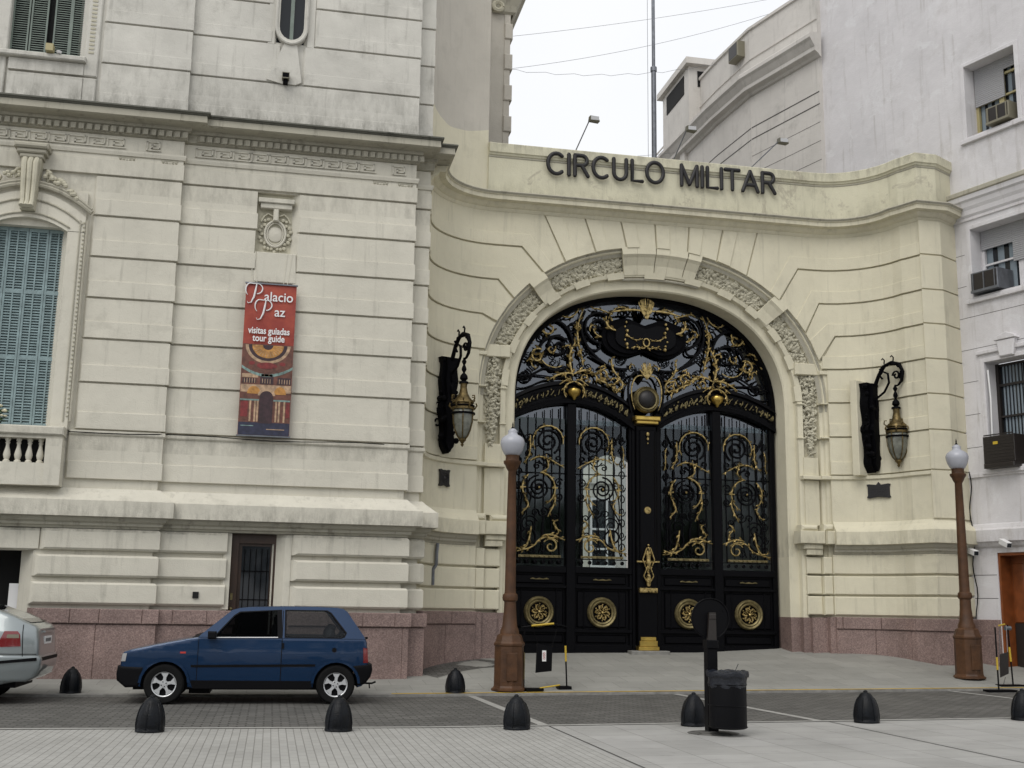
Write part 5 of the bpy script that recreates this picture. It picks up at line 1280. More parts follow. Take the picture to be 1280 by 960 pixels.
# transom
tr = MB()
loft(tr, [(3.04, 2.535, 2.3, -.78), (2.95, 2.44, 2.3, -.76), (2.94, 2.43, 2.3, -.95)], 5.4, n=60)
tf = tr.build('transom_frame', M['iron'], gt)
mb = MB(); gp = [(GC+x, ZS+z) for x, z in [ss(2.95, 2.45, 2.3, t) for t in TH]]; gp = [(GC+2.95, 5.4)]+gp+[(GC-2.95, 5.4)]; mb.prism(gp, 24.30, 24.31); mb.build('transom_glass', M['transom_glass'], tf)
for sg in (-1, 1):
    w = Work(); X = lambda u: GC+sg*u
    def Q(pts): return [(X(a), b) for a, b in pts]
    # uprights
    w.iron(Q([(1.64, 6.3), (1.64, 6.75)]), .03); w.iron(Q(bez((1.64, 6.5), (1.8, 7.0), (1.55, 7.4), (1.35, 7.95))), .03)
    w.gilt(Q(bez((1.62, 6.45), (1.75, 6.8), (1.72, 7.0), (1.55, 7.25), 16)), .034); w.gilt(Q(bez((1.40, 6.7), (1.45, 7.1), (1.68, 7.4), (1.38, 8.0), 20)), .03)
    w.gilt(Q(bez((1.62, 6.5), (1.85, 6.55), (2.0, 6.45), (2.2, 6.32), 10)), .034); w.gilt(Q(bez((1.60, 6.5), (1.4, 6.62), (1.2, 6.66), (1.05, 6.40), 14)), .034)
    w.gilt(Q(bez((1.1, 6.42), (.9, 6.35), (.75, 6.3), (.6, 6.12), 12)), .032); w.gilt([(X(.95)+sg*x, 6.5+z) for x, z in spiral(0, 0, .14, .04, 20, 1.1)], .028); w.gilt([(X(.62)+sg*x, 6.30+z) for x, z in spiral(0, 0, .15, .05, 90, 1.0)], .03)
    w.gilt(Q(bez((.55, 6.45), (.72, 6.6), (.80, 6.75), (.72, 6.95), 10)), .026); w.gilt([(X(1.35)+sg*x, 6.42+z) for x, z in spiral(0, 0, .13, .03, 200, 1.2)], .022)
    # upper big volute
    c_ = (X(1.0), 7.62); w.iron([(c_[0]+sg*x, c_[1]+z) for x, z in spiral(0, 0, .40, .03, -120, 2.3)], .036); w.gilt([(c_[0]-sg*x*.9, c_[1]+z) for x, z in spiral(0, 0, .34, .20, 40, -.55)], .032)
    w.iron(Q(bez((1.42, 7.7), (1.5, 7.2), (1.1, 6.9), (.85, 6.75))), .036); w.iron(Q(bez((1.30, 7.1), (1.0, 7.0), (.95, 7.15), (1.05, 7.25))), .028); w.iron(Q(bez((1.25, 6.95), (1.0, 6.8), (.6, 6.6), (.35, 6.7))), .03)
    w.iron([(X(.55)+sg*x, 6.55+z) for x, z in spiral(0, 0, .16, .03, 0, 1.4)], .024)
    w.gilt(Q(bez((.72, 7.9), (.9, 7.95), (1.1, 8.05), (1.2, 8.0), 10)), .024); w.gilt(Q(bez((.3, 8.0), (.5, 8.15), (.7, 8.1), (.82, 7.8), 12)), .026); w.iron([(X(.45)+sg*x, 7.98+z) for x, z in spiral(0, 0, .15, .03, 60, 1.6)], .024)
    w.iron([(X(1.62)+sg*x, 7.55+z) for x, z in spiral(0, 0, .10, .10, 0, 1)], .024)
    # outer compartments
    w.iron(Q(bez((1.62, 7.2), (1.75, 7.8), (2.2, 7.75), (2.30, 7.55))), .034); w.gilt([(X(2.18)+sg*x, 7.50+z) for x, z in spiral(0, 0, .20, .06, 60, -.9)], .03); w.gilt(Q(bez((1.5, 7.98), (1.6, 7.75), (1.8, 7.7), (1.95, 7.85), 9)), .02)
    w.iron([(X(2.0)+sg*x, 6.95+z) for x, z in spiral(0, 0, .40, .38, -140, .75)], .034); w.iron([(X(1.95)+sg*x, 7.10+z) for x, z in spiral(0, 0, .26, .03, 100, -1.4)], .03)
    w.gilt([(X(2.05)+sg*x, 6.95+z) for x, z in spiral(0, 0, .33, .33, -130, .35)], .018, leaf=False); w.gilt([(X(2.42)+sg*x, 6.86+z) for x, z in spiral(0, 0, .17, .05, 120, -1.1)], .034); w.gilt(Q(bez((2.9, 6.6), (2.85, 6.95), (2.7, 7.15), (2.5, 7.2), 12)), .032)
    w.iron(Q(bez((2.9, 6.3), (2.5, 6.4), (2.3, 6.65), (2.2, 6.6))), .024); w.iron([(X(2.70)+sg*x, 6.40+z) for x, z in spiral(0, 0, .17, .03, 100, 1.6)], .024); w.iron([(X(2.35)+sg*x, 7.30+z) for x, z in spiral(0, 0, .13, .03, 0, 1.4)], .022)
    w.iron(Q(bez((1.7, 6.45), (2.0, 6.3), (2.4, 6.55), (2.95, 6.35))), .02); w.iron(Q(bez((2.0, 6.28), (2.3, 6.5), (2.6, 6.0), (2.95, 6.15))), .018)
    w.iron(Q([(1.66, 7.9), (1.9, 7.7), (2.4, 7.55), (2.6, 7.35)]), .02)
    for q in range(14): 
        a = random.uniform(0, 6.28); cxx, czz = random.choice(((1.0, 7.6, ), (2.0, 7.0), (1.6, 6.6), (.9, 6.5), (2.5, 6.7)))
        w.iron([(X(cxx)+x+.2*math.cos(a), czz+z+.2*math.sin(a)) for x, z in spiral(0, 0, .09, .02, random.uniform(0, 360), 1.2, 9)], .014)
    rn = random.Random(11); cnt = 0
    while cnt < 46:
        u_ = rn.uniform(.25, 2.8); z_ = rn.uniform(6.35, 8.1)
        if ((u_)/2.85)**2.3+(max(0, z_-5.8)/2.4)**2.3 > .93 or z_ < lintel_z(u_)+.12 or (u_ < 1.0 and 6.95 < z_ < 7.85): continue
        cnt += 1; a_ = rn.uniform(0, 360); r_ = rn.uniform(.07, .14); d_ = rn.choice((-1, 1))
        w.iron([(X(u_)+sg*x, z_+z) for x, z in spiral(0, 0, r_, .015, a_, d_*1.3, 14)], .013, 24.22)
        if cnt % 3 == 0: w.gilt([(X(u_)+sg*x, z_+z) for x, z in spiral(0, 0, r_*.9, r_*.5, a_, d_*.45, 7)], .02, 24.16)
    w.done(tf, 'transom_scrolls')
# crest cartouche
mb = MB(); cz = 7.38
def cart(sx, sz, y0, y1):
    pts = []
    for i in range(48):
        a = 2*math.pi*i/48; x, z = ss(1.0, .46, 2.6, a if a <= math.pi else 2*math.pi-a); z = z if a <= math.pi else -z
        dip = .17*math.exp(-(x/.26)**2)*(1 if z < 0 else -1)
        pts.append((GC+x*sx, cz+(z+dip)*sz))
    mb.prism(pts, y0, y1)
cart(.98, 1.02, 24.12, 24.22); cart(.88, .88, 24.06, 24.12); ca = mb.build('cartouche', M['ironmatte'], tf)
mb = MB()
cart(.70, .66, 24.02, 24.06); mb.build('cartouche_field', M['iron'], ca)
w = Work()
for sg in (-1, 1):
    for z in (7.7, 7.6, 7.5, 7.4, 7.3, 7.2, 7.12): w.g.sphere((GC+sg*(.46+.03*math.sin(z*20)), 24.0, z), random.uniform(.025, .045), 6)
    w.gilt([(GC+sg*x, z) for x, z in bez((.46, 7.45), (.35, 7.3), (.2, 7.28), (.08, 7.35), 9)], .016, 24.0); w.gilt([(GC+sg*x, z) for x, z in bez((.02, 7.15), (.12, 7.08), (.2, 7.22), (.34, 7.12), 9)], .022, 24.0)
    w.gilt([(GC+sg*x, z) for x, z in bez((.12, 7.98), (.35, 8.0), (.55, 7.97), (.82, 7.90), 12)], .034, 23.98, False); w.gilt([(GC+sg*x, z) for x, z in bez((.70, 7.5), (.85, 7.52), (.95, 7.62), (.92, 7.80), 9)], .034, 24.0)
w.g.tube(T3([(GC+.07*math.cos(i*.52), 7.26+.09*math.sin(i*.52)) for i in range(12)], 23.99), .02, 5, True)
for i in range(22):
    a = random.uniform(-.9, .9); w.gilt([(GC+.02*math.sin(a), 7.78+.1*random.random()), (GC+.13*math.sin(a), 7.95), (GC+.24*math.sin(a), 8.0+.26*math.cos(a))], .026, 23.97, False)
for i in range(16):
    a = random.uniform(-1.2, 1.2); w.gilt([(GC, 6.42), (GC+.10*math.sin(a), 6.55), (GC+.18*math.sin(a), 6.52+.3*math.cos(a))], .026, 23.97, False)
for sg in (-1, 1): w.gilt([(GC+sg*x, z) for x, z in bez((.05, 6.5), (.35, 6.6), (.42, 6.1), (.27, 5.75), 14)], .022, 24.0, False); w.iron([(GC+sg*x, z) for x, z in bez((.1, 6.6), (.45, 6.65), (.45, 6.1), (.33, 5.7), 14)], .03, 24.05)
w.g.split('gilt_crest', M['gold'], ca, True, gap=.06); w.i.build('crest_scroll', M['iron'], ca, True)
# threshold and steps
mb = MB(); mb.box(GC-3.06, GC+3.06, 24.0, 24.5, .40, .50); tag(mb.build('threshold', M['kerb']), kind='structure')
mb = MB(); mb.cbox(GC-.42, GC+.42, 23.80, 24.1, .40, .60, .015); mb.build('post_plinth', M['kerb'], gt)
mb = MB(); mb.cbox(GC+2.75, GC+3.1, 23.85, 24.1, .40, .60, .015); mb.cbox(GC-3.1, GC-2.8, 23.85, 24.1, .40, .60, .015)
for s_, nm in ((0, 'hinge_stone'),): mb.build(nm, M['kerb'], gt)
# vestibule behind the gate (dark porch), opening to a lit courtyard
pc = empty('porch', (8, 27, .5), 'dark covered porch seen through the iron gate', 'porch')
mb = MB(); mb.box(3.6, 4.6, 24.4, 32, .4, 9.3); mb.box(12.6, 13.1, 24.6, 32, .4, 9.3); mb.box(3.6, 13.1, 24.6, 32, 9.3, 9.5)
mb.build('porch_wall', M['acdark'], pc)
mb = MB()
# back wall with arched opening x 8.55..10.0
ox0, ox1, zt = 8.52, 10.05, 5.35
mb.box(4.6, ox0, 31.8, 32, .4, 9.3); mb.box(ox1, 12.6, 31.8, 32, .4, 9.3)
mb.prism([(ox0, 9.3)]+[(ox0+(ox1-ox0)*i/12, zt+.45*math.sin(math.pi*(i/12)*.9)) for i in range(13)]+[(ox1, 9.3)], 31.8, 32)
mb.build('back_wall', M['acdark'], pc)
mb = MB(); mb.tube([(ox0+(ox1-ox0)*i/12, 31.6, zt+.3+.45*math.sin(math.pi*(i/12)*.9)) for i in range(13)], .1, 6); mb.build('inner_arch', M['ironmatte'], pc)
cb = empty('courtyard_building', (11, 46, .5), 'pale courtyard building with a window glimpsed through the gate', 'building')
mb = MB(); mb.box(4, 20, 46, 46.5, .4, 11); mb.box(4, 20, 45.8, 46, 1.8, 2.0); mb.box(4, 20, 45.85, 46, 6.5, 6.7); mb.box(4, 20, 45.9, 46, 8.4, 8.5); mb.build('facade', M['courtyard'], cb)
mb = MB(); mb.box(12.6, 14.0, 45.93, 46, 3.1, 5.9); cw = mb.build('window', M['winglass'], cb)
mb = MB()
for x in (12.6, 13.27, 13.93): mb.box(x, x+.08, 45.88, 45.93, 3.1, 5.9)
for z in (3.1, 3.8, 4.6, 5.82): mb.box(12.6, 14.0, 45.875, 45.93, z, z+.08)
mb.build('window_bars', M['white'], cw)
# ================================================================== PALACE WING behind the gateway (left)
wg = empty('palace_wing', (3.4, 23.6, 10), 'beige upper palace wall curving up behind the parapet, with a quoined pilaster against the sky', 'building')
wg['label'] = 'beige upper palace wing with a quoined corner rising behind the left end of the parapet'
mb = MB(); GP.slabs(mb, [[(G0-.0, 10.0), (4.1, 10.0), (4.1, 11.62), (3.6, 11.5), (3.1, 11.45), (2.7, 11.55), (G0, 11.8)]], -.2, .0); mb.build('cream_wall_patch', M['gatewall'], wg)
mb = MB(); GP.slabs(mb, [[(4.1, 11.62), (4.1, 17.6), (G0, 17.6), (G0, 11.8), (2.7, 11.55), (3.1, 11.45), (3.6, 11.5)]], -.2, .0); mb.box(3.0, 4.095, 23.5, 26.9, 9.5, 17.6); mb.build('upper_wall', M['wing'], wg)
mb = MB(); mb.box(3.0, 5.12, 27.0, 32, 9, 18.5); mb.cbox(4.55, 4.75, 26.93, 27.1, 9, 16.6, .02); mb.build('rear_wall', M['wing'], wg)
z = 9.0
mb = MB()
while z < 16.3: mb.cbox(5.10, 5.31, 26.94, 27.5, z, z+.42, .02); mb.box(5.10, 5.25, 26.98, 27.5, z+.42, z+.84); z += .84
mb.build('quoins', M['wing'], wg)
CPW = Path([(4.3, 26.98), (5.32, 26.98), (5.32, 31)])
mb = MB(); CPW.sweep(mb, [(0, 17.4), (.42, 17.35), (.42, 17.15), (.30, 17.05), (.22, 16.9), (.16, 16.75), (.10, 16.6), (.06, 16.45), (0, 16.4)], 0, CPW.a[-1]); mb.build('wing_cornice', M['cornice'], wg)
mb = MB(); mb.tube([(4.9+.12*math.cos(a*.5), 26.9-.03*a*.1, 16.55+.12*math.sin(a*.5)) for a in range(13)], .06, 6); mb.build('console', M['carve'], wg, True)

# ================================================================== PALE GREY BUILDING (right)
dx, dy = .3256, -.9455
RPth = Path([(14.25-dx*4.22, 22-dy*4.22), (14.25+dx*10, 22+dy*10)], a0=(0, -4.22))
rb = empty('apartment_building', (14.25, 22, .3), 'pale lilac grey rendered building with stained walls on the right edge', 'building')
WN = [(.56, 1.82, 11.71, 13.35), (.47, 2.35, 8.12, 9.62), (.62, 2.3, 4.45, 6.66)]
RD = (.63, 2.1, .3, 2.70)
mb = MB(); holed(RPth, mb, -4.22, 10, 0, 18.5, WN+[RD]); mb.build('wall', M['lilac'], rb)
mb = MB(); mb.add([RPth.W(-4.22, 0, 0), RPth.W(-4.22, -6, 0), RPth.W(-4.22, -6, 18.5), RPth.W(-4.22, 0, 18.5)], [(0, 1, 2, 3)]); mb.add([RPth.W(-4.22, 0, 18.5), RPth.W(10, 0, 18.5), RPth.W(10, -6, 18.5), RPth.W(-4.22, -6, 18.5)], [(0, 1, 2, 3)]); mb.build('side_wall', M['lilac'], rb)
mb = MB(); RPth.sweep(mb, [(0, 10.50), (.18, 10.48), (.20, 10.46), (.20, 10.38), (.17, 10.36), (0, 10.36)], .03, 10); mb.build('cornice_weathering', M['cornice'], rb)
mb = MB(); RPth.sweep(mb, [(0, 10.36), (.17, 10.358), (.16, 10.26), (.12, 10.22), (.10, 10.12), (.07, 10.05), (.06, 9.95), (.03, 9.90), (.03, 9.84), (0, 9.83)], .03, 10); mb.build('cornice', M['lilac'], rb)
mb = MB(); RPth.sweep(mb, [(0, 3.30), (.04, 3.28), (.07, 3.20), (.14, 3.16), (.14, 2.93), (.10, 2.90), (.06, 2.84), (0, 2.80)], .03, 10); RPth.sweep(mb, [(0, 4.36), (.04, 4.35), (.04, 4.27), (0, 4.26)], .03, 10); mb.build('band', M['lilac'], rb)
# incised block joints
mb = MB()
for z in (4.9, 5.6, 6.3, 7.0, 7.7, 8.4, 9.1): 
    for b0, b1 in sub((.05, 9.9), [(w0-.18, w1+.18) for w0, w1, z0, z1 in WN if z0-.1 < z < z1+.1]): RPth.pbox(mb, b0, b1, .0, .0025, z, z+.009)
for z in (1.78, 2.25): RPth.pbox(mb, .05, .60, .0, .0025, z, z+.012)
mb.build('joint_lines', M['joint'], rb)
for (w0, w1, z0, z1), kind in zip(WN, (1, 2, 3)):
    mb = MB(); RPth.pbox(mb, w0, w1, -.42, -.40, z0, z1); wn = mb.build('window', M['winglass'], rb)
    mb = MB()
    for a0, a1, b0, b1 in ((w0-.10, w0, z0-.04, z1+.09), (w1, w1+.10, z0-.04, z1+.09), (w0, w1, z1+.001, z1+.09)): RPth.pbox(mb, a0, a1, 0, .035, b0, b1, .008)
    RPth.pbox(mb, w0-.16, w1+.16, 0, .07, z0-.14, z0-.045, .01); RPth.pbox(mb, w0, w1, -.4, .02, z0-.04, z0-.001, 0)
    mb.build('window_surround', M['lilac'], wn)
    fm = MB(); yl = M['frame_yel'] if kind == 1 else (M['lilac'] if kind == 2 else M['acdark']); n_ = 2 if kind != 3 else 2
    wdt = (w1-w0); 
    for a in (w0, w0+wdt*.47, w1-.07): RPth.pbox(fm, a, a+.07+(.05 if a == w0+wdt*.47 else 0), -.40, -.33, z0, z1)
    for z in (z0, z0+(z1-z0)*.48, z0+(z1-z0)*.78, z1-.06): RPth.pbox(fm, w0, w1, -.395, -.34, z, z+(.05 if z > z0+.5*(z1-z0) else .04))
    fm.build('window_frame', yl, wn)
    cu = MB(); n = 30; vs = []
    for j in range(n+1):
        a = w0+.08+(wdt-.16)*j/n
        if kind == 3: a = w0+.12+.5*j/n
        vs += [RPth.W(a, -.398+.012*math.sin(j*1.3), z0+.03), RPth.W(a, -.398+.012*math.sin(j*1.3), z1-.03)]
    cu.add(vs, [(2*j, 2*j+2, 2*j+3, 2*j+1) for j in range(n)]); cu.build('curtain', M['curtain'], wn)
    if kind < 3:
        rl = MB()
        if kind == 1: rl_l = [(w0+.02, w0+wdt*.60, z1-.88, z1), (w0+wdt*.60, w1-.02, z1-.26, z1)]
        else: rl_l = [(w0+.02, w0+wdt*.42, z1-.42, z1), (w0+wdt*.42, w1-.02, z1-.85, z1)]
        for a0, a1, b0, b1 in rl_l:
            z = b0
            while z < b1: RPth.pbox(rl, a0, a1, -.32, -.29, z, min(b1, z+.042), .006); z += .045
        rl.split('roller_shutter', M['roller'], wn, gap=.01)
# pedimented head over the lowest window
mb = MB(); RPth.pbox(mb, .45, 1.2, 0, .06, 6.84, 6.92, .01); RPth.slabs(mb, [[(1.05, 6.70), (1.38, 6.70), (1.44, 7.05), (1.0, 7.05)]], 0, .11, .02); RPth.slabs(mb, [[(.96, 7.052), (1.48, 7.052), (1.44, 7.12), (1.25, 7.2), (1.0, 7.12)]], 0, .13, .01); RPth.pbox(mb, 1.3, 2.4, 0, .06, 6.84, 6.92, .01); mb.build('window_head', M['lilac'], rb)
# door
mb = MB(); RPth.pbox(mb, RD[0], RD[1], -.42, -.36, RD[2], RD[3]); dd = mb.build('door', M['redwood'], rb)
mb = MB()
for a in (.70, 1.05, 1.4, 1.75):
    for z0, z1 in ((.5, 1.15), (1.3, 2.5)): RPth.pbox(mb, a, a+.27, -.37, -.34, z0, z1, .02)
mb.split('door_panel', M['redwood'], dd)
mb = MB(); RPth.pbox(mb, .63, .68, -.36, -.02, .3, 2.70); RPth.pbox(mb, .63, 2.1, -.36, -.02, 2.64, 2.70); mb.build('door_frame', M['redwood'], dd)
mb = MB(); RPth.pbox(mb, .70, 2.1, -.34, -.335, .3, 1.3); mb.build('kick_plate', M['acdark'], dd)
mb = MB(); RPth.slabs(mb, [rect(.03, .62, 0, 1.36)], 0, .05, .01); RPth.slabs(mb, [rect(.03, .62, 0, 1.05)], .05, .07, .01); mb.build('granite_plinth', M['granite'], rb)
mb = MB(); mb.tube([RPth.W(.12+.04*math.sin(i*.9), .06, 4.4-i*.16) for i in range(20)], .012, 5); tag(mb.build('loose_cable', M['ironmatte']), 'loose dark cable hanging down the seam between cream gateway and grey building', 'cable')
# air conditioners
def ac(a0, a1, z0, z1, d0, d1, m, label, style):
    x, y, _ = RPth.W((a0+a1)/2, 0, z0); e = empty('air_conditioner', (x, y, z0), label, 'air conditioner', 'window air conditioners')
    mb = MB(); RPth.pbox(mb, a0, a1, d0, d1, z0, z1, .01); mb.build('casing', M[m], e)
    mb = MB()
    if style != 3:
        RPth.pbox(mb, a0+.03, a1-.03, d1, d1+.004, z0+.06, z1-.03); mb.build('grille_recess', M['acdark'], e)
        mb = MB()
        for k in range(3): RPth.pbox(mb, a0+(a1-a0)*(.08+.40*k), a0+(a1-a0)*(.08+.40*k)+.022, d1+.004, d1+.02, z0+.05, z1-.02)
        RPth.pbox(mb, a0, a1, d1, d1+.02, z0-.0, z0+.05); mb.build('grille_bars', M[m], e)
    else:
        for k in range(9): RPth.pbox(mb, a0+.03, a1-.03, d1, d1+.006, z0+.05+k*.065, z0+.075+k*.065)
        mb.build('louvres', M['acdark'], e); mb = MB(); RPth.pbox(mb, a0+.25, a0+.36, d1+.006, d1+.012, z1-.18, z1-.12); mb.build('badge', M['yellow'], e)
        mb = MB(); RPth.pbox(mb, a0+.02, a1+.0, -.1, d1+.05, z0-.10, z0-.002, .02); mb.build('tray', M['acdark'], e)
ac(1.12, 1.68, 11.76, 12.14, -.35, .12, 'ac', 'beige air conditioner in the topmost window of the grey building', 1)
ac(.52, 1.18, 8.16, 8.60, -.35, .16, 'steel', 'pale grey air conditioner in the middle window of the grey building', 2)
ac(.62, 1.36, 4.50, 5.06, -.3, .22, 'acdark', 'dark brown air conditioner in the lowest window of the grey building', 3)
mb = MB(); mb.tube([RPth.W(.68, -.02, 5.1), RPth.W(.70, -.02, 5.9), RPth.W(.67, -.02, 6.5)], .02, 6); tag(mb.build('hose', M['white'], None, True), 'white drain hose rising beside the curtain above the dark air conditioner', 'hose')
# security cameras
def cctv(a, z, L_, d, label):
    x, y, _ = RPth.W(a, 0, z); e = empty('security_camera', (x, y, z), label, 'camera', 'security cameras over the side door')
    mb = MB(); mb.tube([RPth.W(a, .0, z), RPth.W(a, .16, z+.0), RPth.W(a, .18, z+.05)], .018, 6); mb.build('bracket', M['steel'], e)
    p, q = Vector(RPth.W(a-.05, .20, z+.10)), Vector(RPth.W(a+L_, d, z-.0)); ax = (q-p).normalized(); s_ = ax.cross(Vector((0, 0, 1))).normalized()*.055; u_ = s_.cross(ax).normalized()*.05
    mb = MB(); mb.add([p-s_-u_, p+s_-u_, p+s_+u_, p-s_+u_, q-s_-u_, q+s_-u_, q+s_+u_, q-s_+u_], [(0, 1, 2, 3), (7, 6, 5, 4), (0, 4, 5, 1), (1, 5, 6, 2), (2, 6, 7, 3), (3, 7, 4, 0)]); mb.build('housing', M['white'], e)
    mb = MB(); r = q+ax*.01; mb.add([q-s_*.8-u_*.8, q+s_*.8-u_*.8, q+s_*.8+u_*.8, q-s_*.8+u_*.8, r-s_*.8-u_*.8, r+s_*.8-u_*.8, r+s_*.8+u_*.8, r-s_*.8+u_*.8], [(0, 1, 2, 3), (7, 6, 5, 4), (0, 4, 5, 1), (1, 5, 6, 2), (2, 6, 7, 3), (3, 7, 4, 0)]); mb.build('lens_face', M['winglass'], e)
cctv(.12, 2.68, .34, .42, 'white security camera on a bracket at the seam beside the orange door')
cctv(.95, 2.82, .20, .30, 'small white box security camera above the orange door, nearer the picture edge')

# ================================================================== GREY CORNICED BUILDING behind
BP = Path([(13.2, 24.95), (12.10, 27.95), (11.78, 30.0), (11.72, 33.6), (11.72, 40)][::-1])
BP = Path([(11.9, 40), (11.9, 33.6), (12.02, 30.0), (12.20, 27.95), (12.95, 25.4)])
bb_ = empty('corniced_building', (12.2, 28, .5), 'grey beige building with a heavy bent cornice and rooftop parapet behind the gateway', 'building')
e1 = BP.a[-1]
mb = MB(); BP.slabs(mb, [rect(BP.a[1], e1, .5, 17.32), rect(0, BP.a[1], .5, 15.9)], -.6, 0); mb.build('wall', M['greybld'], bb_)
mb = MB(); BP.sweep(mb, [(0, 15.98), (.34, 15.92), (.38, 15.88), (.38, 15.78), (.32, 15.72), (.26, 15.62), (.22, 15.56), (.22, 15.46), (.10, 15.40), (.05, 15.34), (0, 15.32)], 0, e1+.12); mb.build('cornice', M['greybld'], bb_)
mb = MB(); BP.sweep(mb, [(0, 16.46), (.03, 16.45), (.03, 16.42), (0, 16.40)], 0, e1); BP.sweep(mb, [(0, 17.40), (.05, 17.38), (.05, 17.30), (0, 17.28)], BP.a[1], e1)
mb.build('parapet_mouldings', M['greybld'], bb_)
mb = MB(); BP.sweep(mb, [(.0, 14.44), (.004, 14.44), (.004, 14.41), (0, 14.41)], BP.a[1], e1); BP.sweep(mb, [(.0, 14.11), (.004, 14.11), (.004, 14.08), (0, 14.08)], BP.a[1], e1)
for z in (13.6, 13.1, 12.6): BP.sweep(mb, [(.0, z+.012), (.003, z+.012), (.003, z), (0, z)], BP.a[3], e1)
mb.build('wall_grooves', M['joint'], bb_)
mb = MB(); mb.pbox = None
BP.pbox(mb2 := MB(), BP.a[1]+1.0, BP.a[1]+1.35, 0, .12, .5, 15.45, .02); BP.pbox(mb2, BP.a[3]-.01, BP.a[3]+.01, 0, .006, 12, 15.3); mb2.build('pilaster', M['greybld'], bb_)
mb = MB(); mb.box(11.62, 13.2, 31.2, 33.6, 15.9, 17.75); tu = mb.build('rooftop_hut', M['greybld'], bb_)
mb = MB(); mb.box(11.48, 13.3, 31.0, 33.8, 17.75, 17.95); mb.build('hut_slab', M['greybld'], tu)
mb = MB(); mb.box(11.60, 11.64, 31.6, 33.2, 17.0, 17.6); mb.box(11.9, 12.6, 31.18, 31.22, 17.1, 17.6); mb.build('hut_opening', M['dark'], tu)
e = empty('rooftop_air_conditioner', (12.1, 28.4, 16.7), 'grey air conditioner box jutting from the parapet of the corniced building', 'air conditioner')
a_ = BP.a[3]-.55
mb = MB(); BP.pbox(mb, a_-.28, a_+.28, -.1, .24, 16.66, 17.12, .02); mb.build('casing', M['ac'], e)
mb = MB(); BP.pbox(mb, a_-.23, a_+.23, .24, .245, 16.70, 17.08); mb.build('grille', M['acdark'], e)
# overhead wires
def wire(p, q, sag, label, wob=0):
    mb = MB(); n = 24
    mb.tube([(p[0]+(q[0]-p[0])*i/n, p[1]+(q[1]-p[1])*i/n, p[2]+(q[2]-p[2])*i/n-sag*4*(i/n)*(1-i/n)+wob*math.sin(i*2.1)) for i in range(n+1)], .005, 4)
    tag(mb.build('overhead_wire', M['steel']), label, 'wire', 'overhead wires crossing the sky')
wire((5.2, 27.2, 15.9), (14.0, 29, 19.2), .1, 'topmost thin wire crossing the sky from the palace wing')
wire((5.2, 27.2, 15.0), (13.5, 29, 18.6), .2, 'thin smooth wire rising steeply across the sky to the right')
wire((5.2, 27.2, 15.0), (12.1, 30, 17.3), .25, 'wavy wire crossing the sky towards the rooftop hut', .03)
wire((5.2, 27.2, 12.6), (11.9, 33, 15.7), .1, 'lowest wire crossing the sky just above the left floodlight')

# ================================================================== STREET FURNITURE
def lamp_post(x, y, label):
    z0 = side_z(x, y); e = empty('street_lamp', (x, y, z0), label, 'street lamp', 'brown street lamps with white globes')
    L_ = lambda prof, n, nm, m, smooth=True, ang=35: (lambda mb: (mb.lathe(prof, (0, 0, 0), n), mb.build(nm, M[m], e, smooth, ang, world=False)))(MB())
    L_([(.30, 0), (.30, .03), (.27, .05), (.255, .08), (.25, .72), (.265, .74), (.265, .77), (.24, .80), (.215, .88), (.21, .90), (.165, .93)], 8, 'pedestal', 'rust', False)
    L_([(.165, .92), (.16, .98), (.13, 1.05), (.107, 1.3), (.102, 1.46), (.125, 1.48), (.135, 1.53), (.125, 1.58), (.10, 1.60), (.096, 1.66), (.089, 2.4), (.081, 3.0), (.070, 3.68), (.083, 3.70), (.105, 3.74), (.12, 3.78), (.15, 3.82), (.155, 3.86), (.12, 3.87), (.115, 3.93), (.125, 3.96)], 16, 'post', 'rust')
    L_([(.12, 3.955), (.15, 3.99), (.185, 4.06), (.21, 4.15), (.212, 4.20), (.19, 4.26), (.14, 4.30), (.09, 4.325), (.078, 4.36), (.085, 4.39), (.04, 4.43), (.001, 4.44)], 24, 'glass_globe', 'globe', True, 80)
    L_([(.035, 4.41), (.03, 4.44), (.012, 4.47), (.014, 4.50), (.001, 4.55)], 8, 'finial', 'ironmatte')
    mb = MB(); mb.box(.10, .13, -.262, -.24, .15, .60) if False else mb.cbox(-.09, .09, -.262, -.24, .16, .62, .008); mb.build('access_door', M['rust'], e, world=False)
    mb = MB(); mb.box(.252, .262, -.03, .06, .18, .62); mb.build('sticker', M['dullgold'], e, world=False)
lamp_post(3.99, 19.65, 'brown street lamp with a white globe standing before the left side of the gate')
lamp_post(12.97, 20.3, 'brown cast iron street lamp with a white globe near the right hand grey building')
def bollard_proto():
    e = empty('bollard', (0, 0, 0), 'x', 'bollard', 'black bullet shaped bollards along the street')
    mb = MB(); mb.lathe([(.168, 0), (.168, .018), (.160, .03), (.163, .055), (.163, .10), (.158, .16), (.146, .23), (.124, .30), (.098, .345)], (0, 0, 0), 20); mb.build('body', M['rubber'], e, True, 50, world=False)
    mb = MB(); mb.lathe([(.102, .338), (.098, .352), (.075, .39), (.05, .412), (.03, .418), (.028, .435), (.015, .447), (.001, .45)], (0, 0, 0), 16); mb.build('cap', M['rubber'], e, True, 60, world=False)
    mb = MB()
    for k in range(6):
        a = k*math.pi/3+.3; mb.tube([(r*math.cos(a), r*math.sin(a), z) for r, z in ((.163, .03), (.163, .10), (.156, .17), (.142, .24), (.12, .31), (.10, .345))], [.008, .012, .012, .012, .01, .006], 5)
    mb.build('ribs', M['rubber'], e, True, world=False); return e
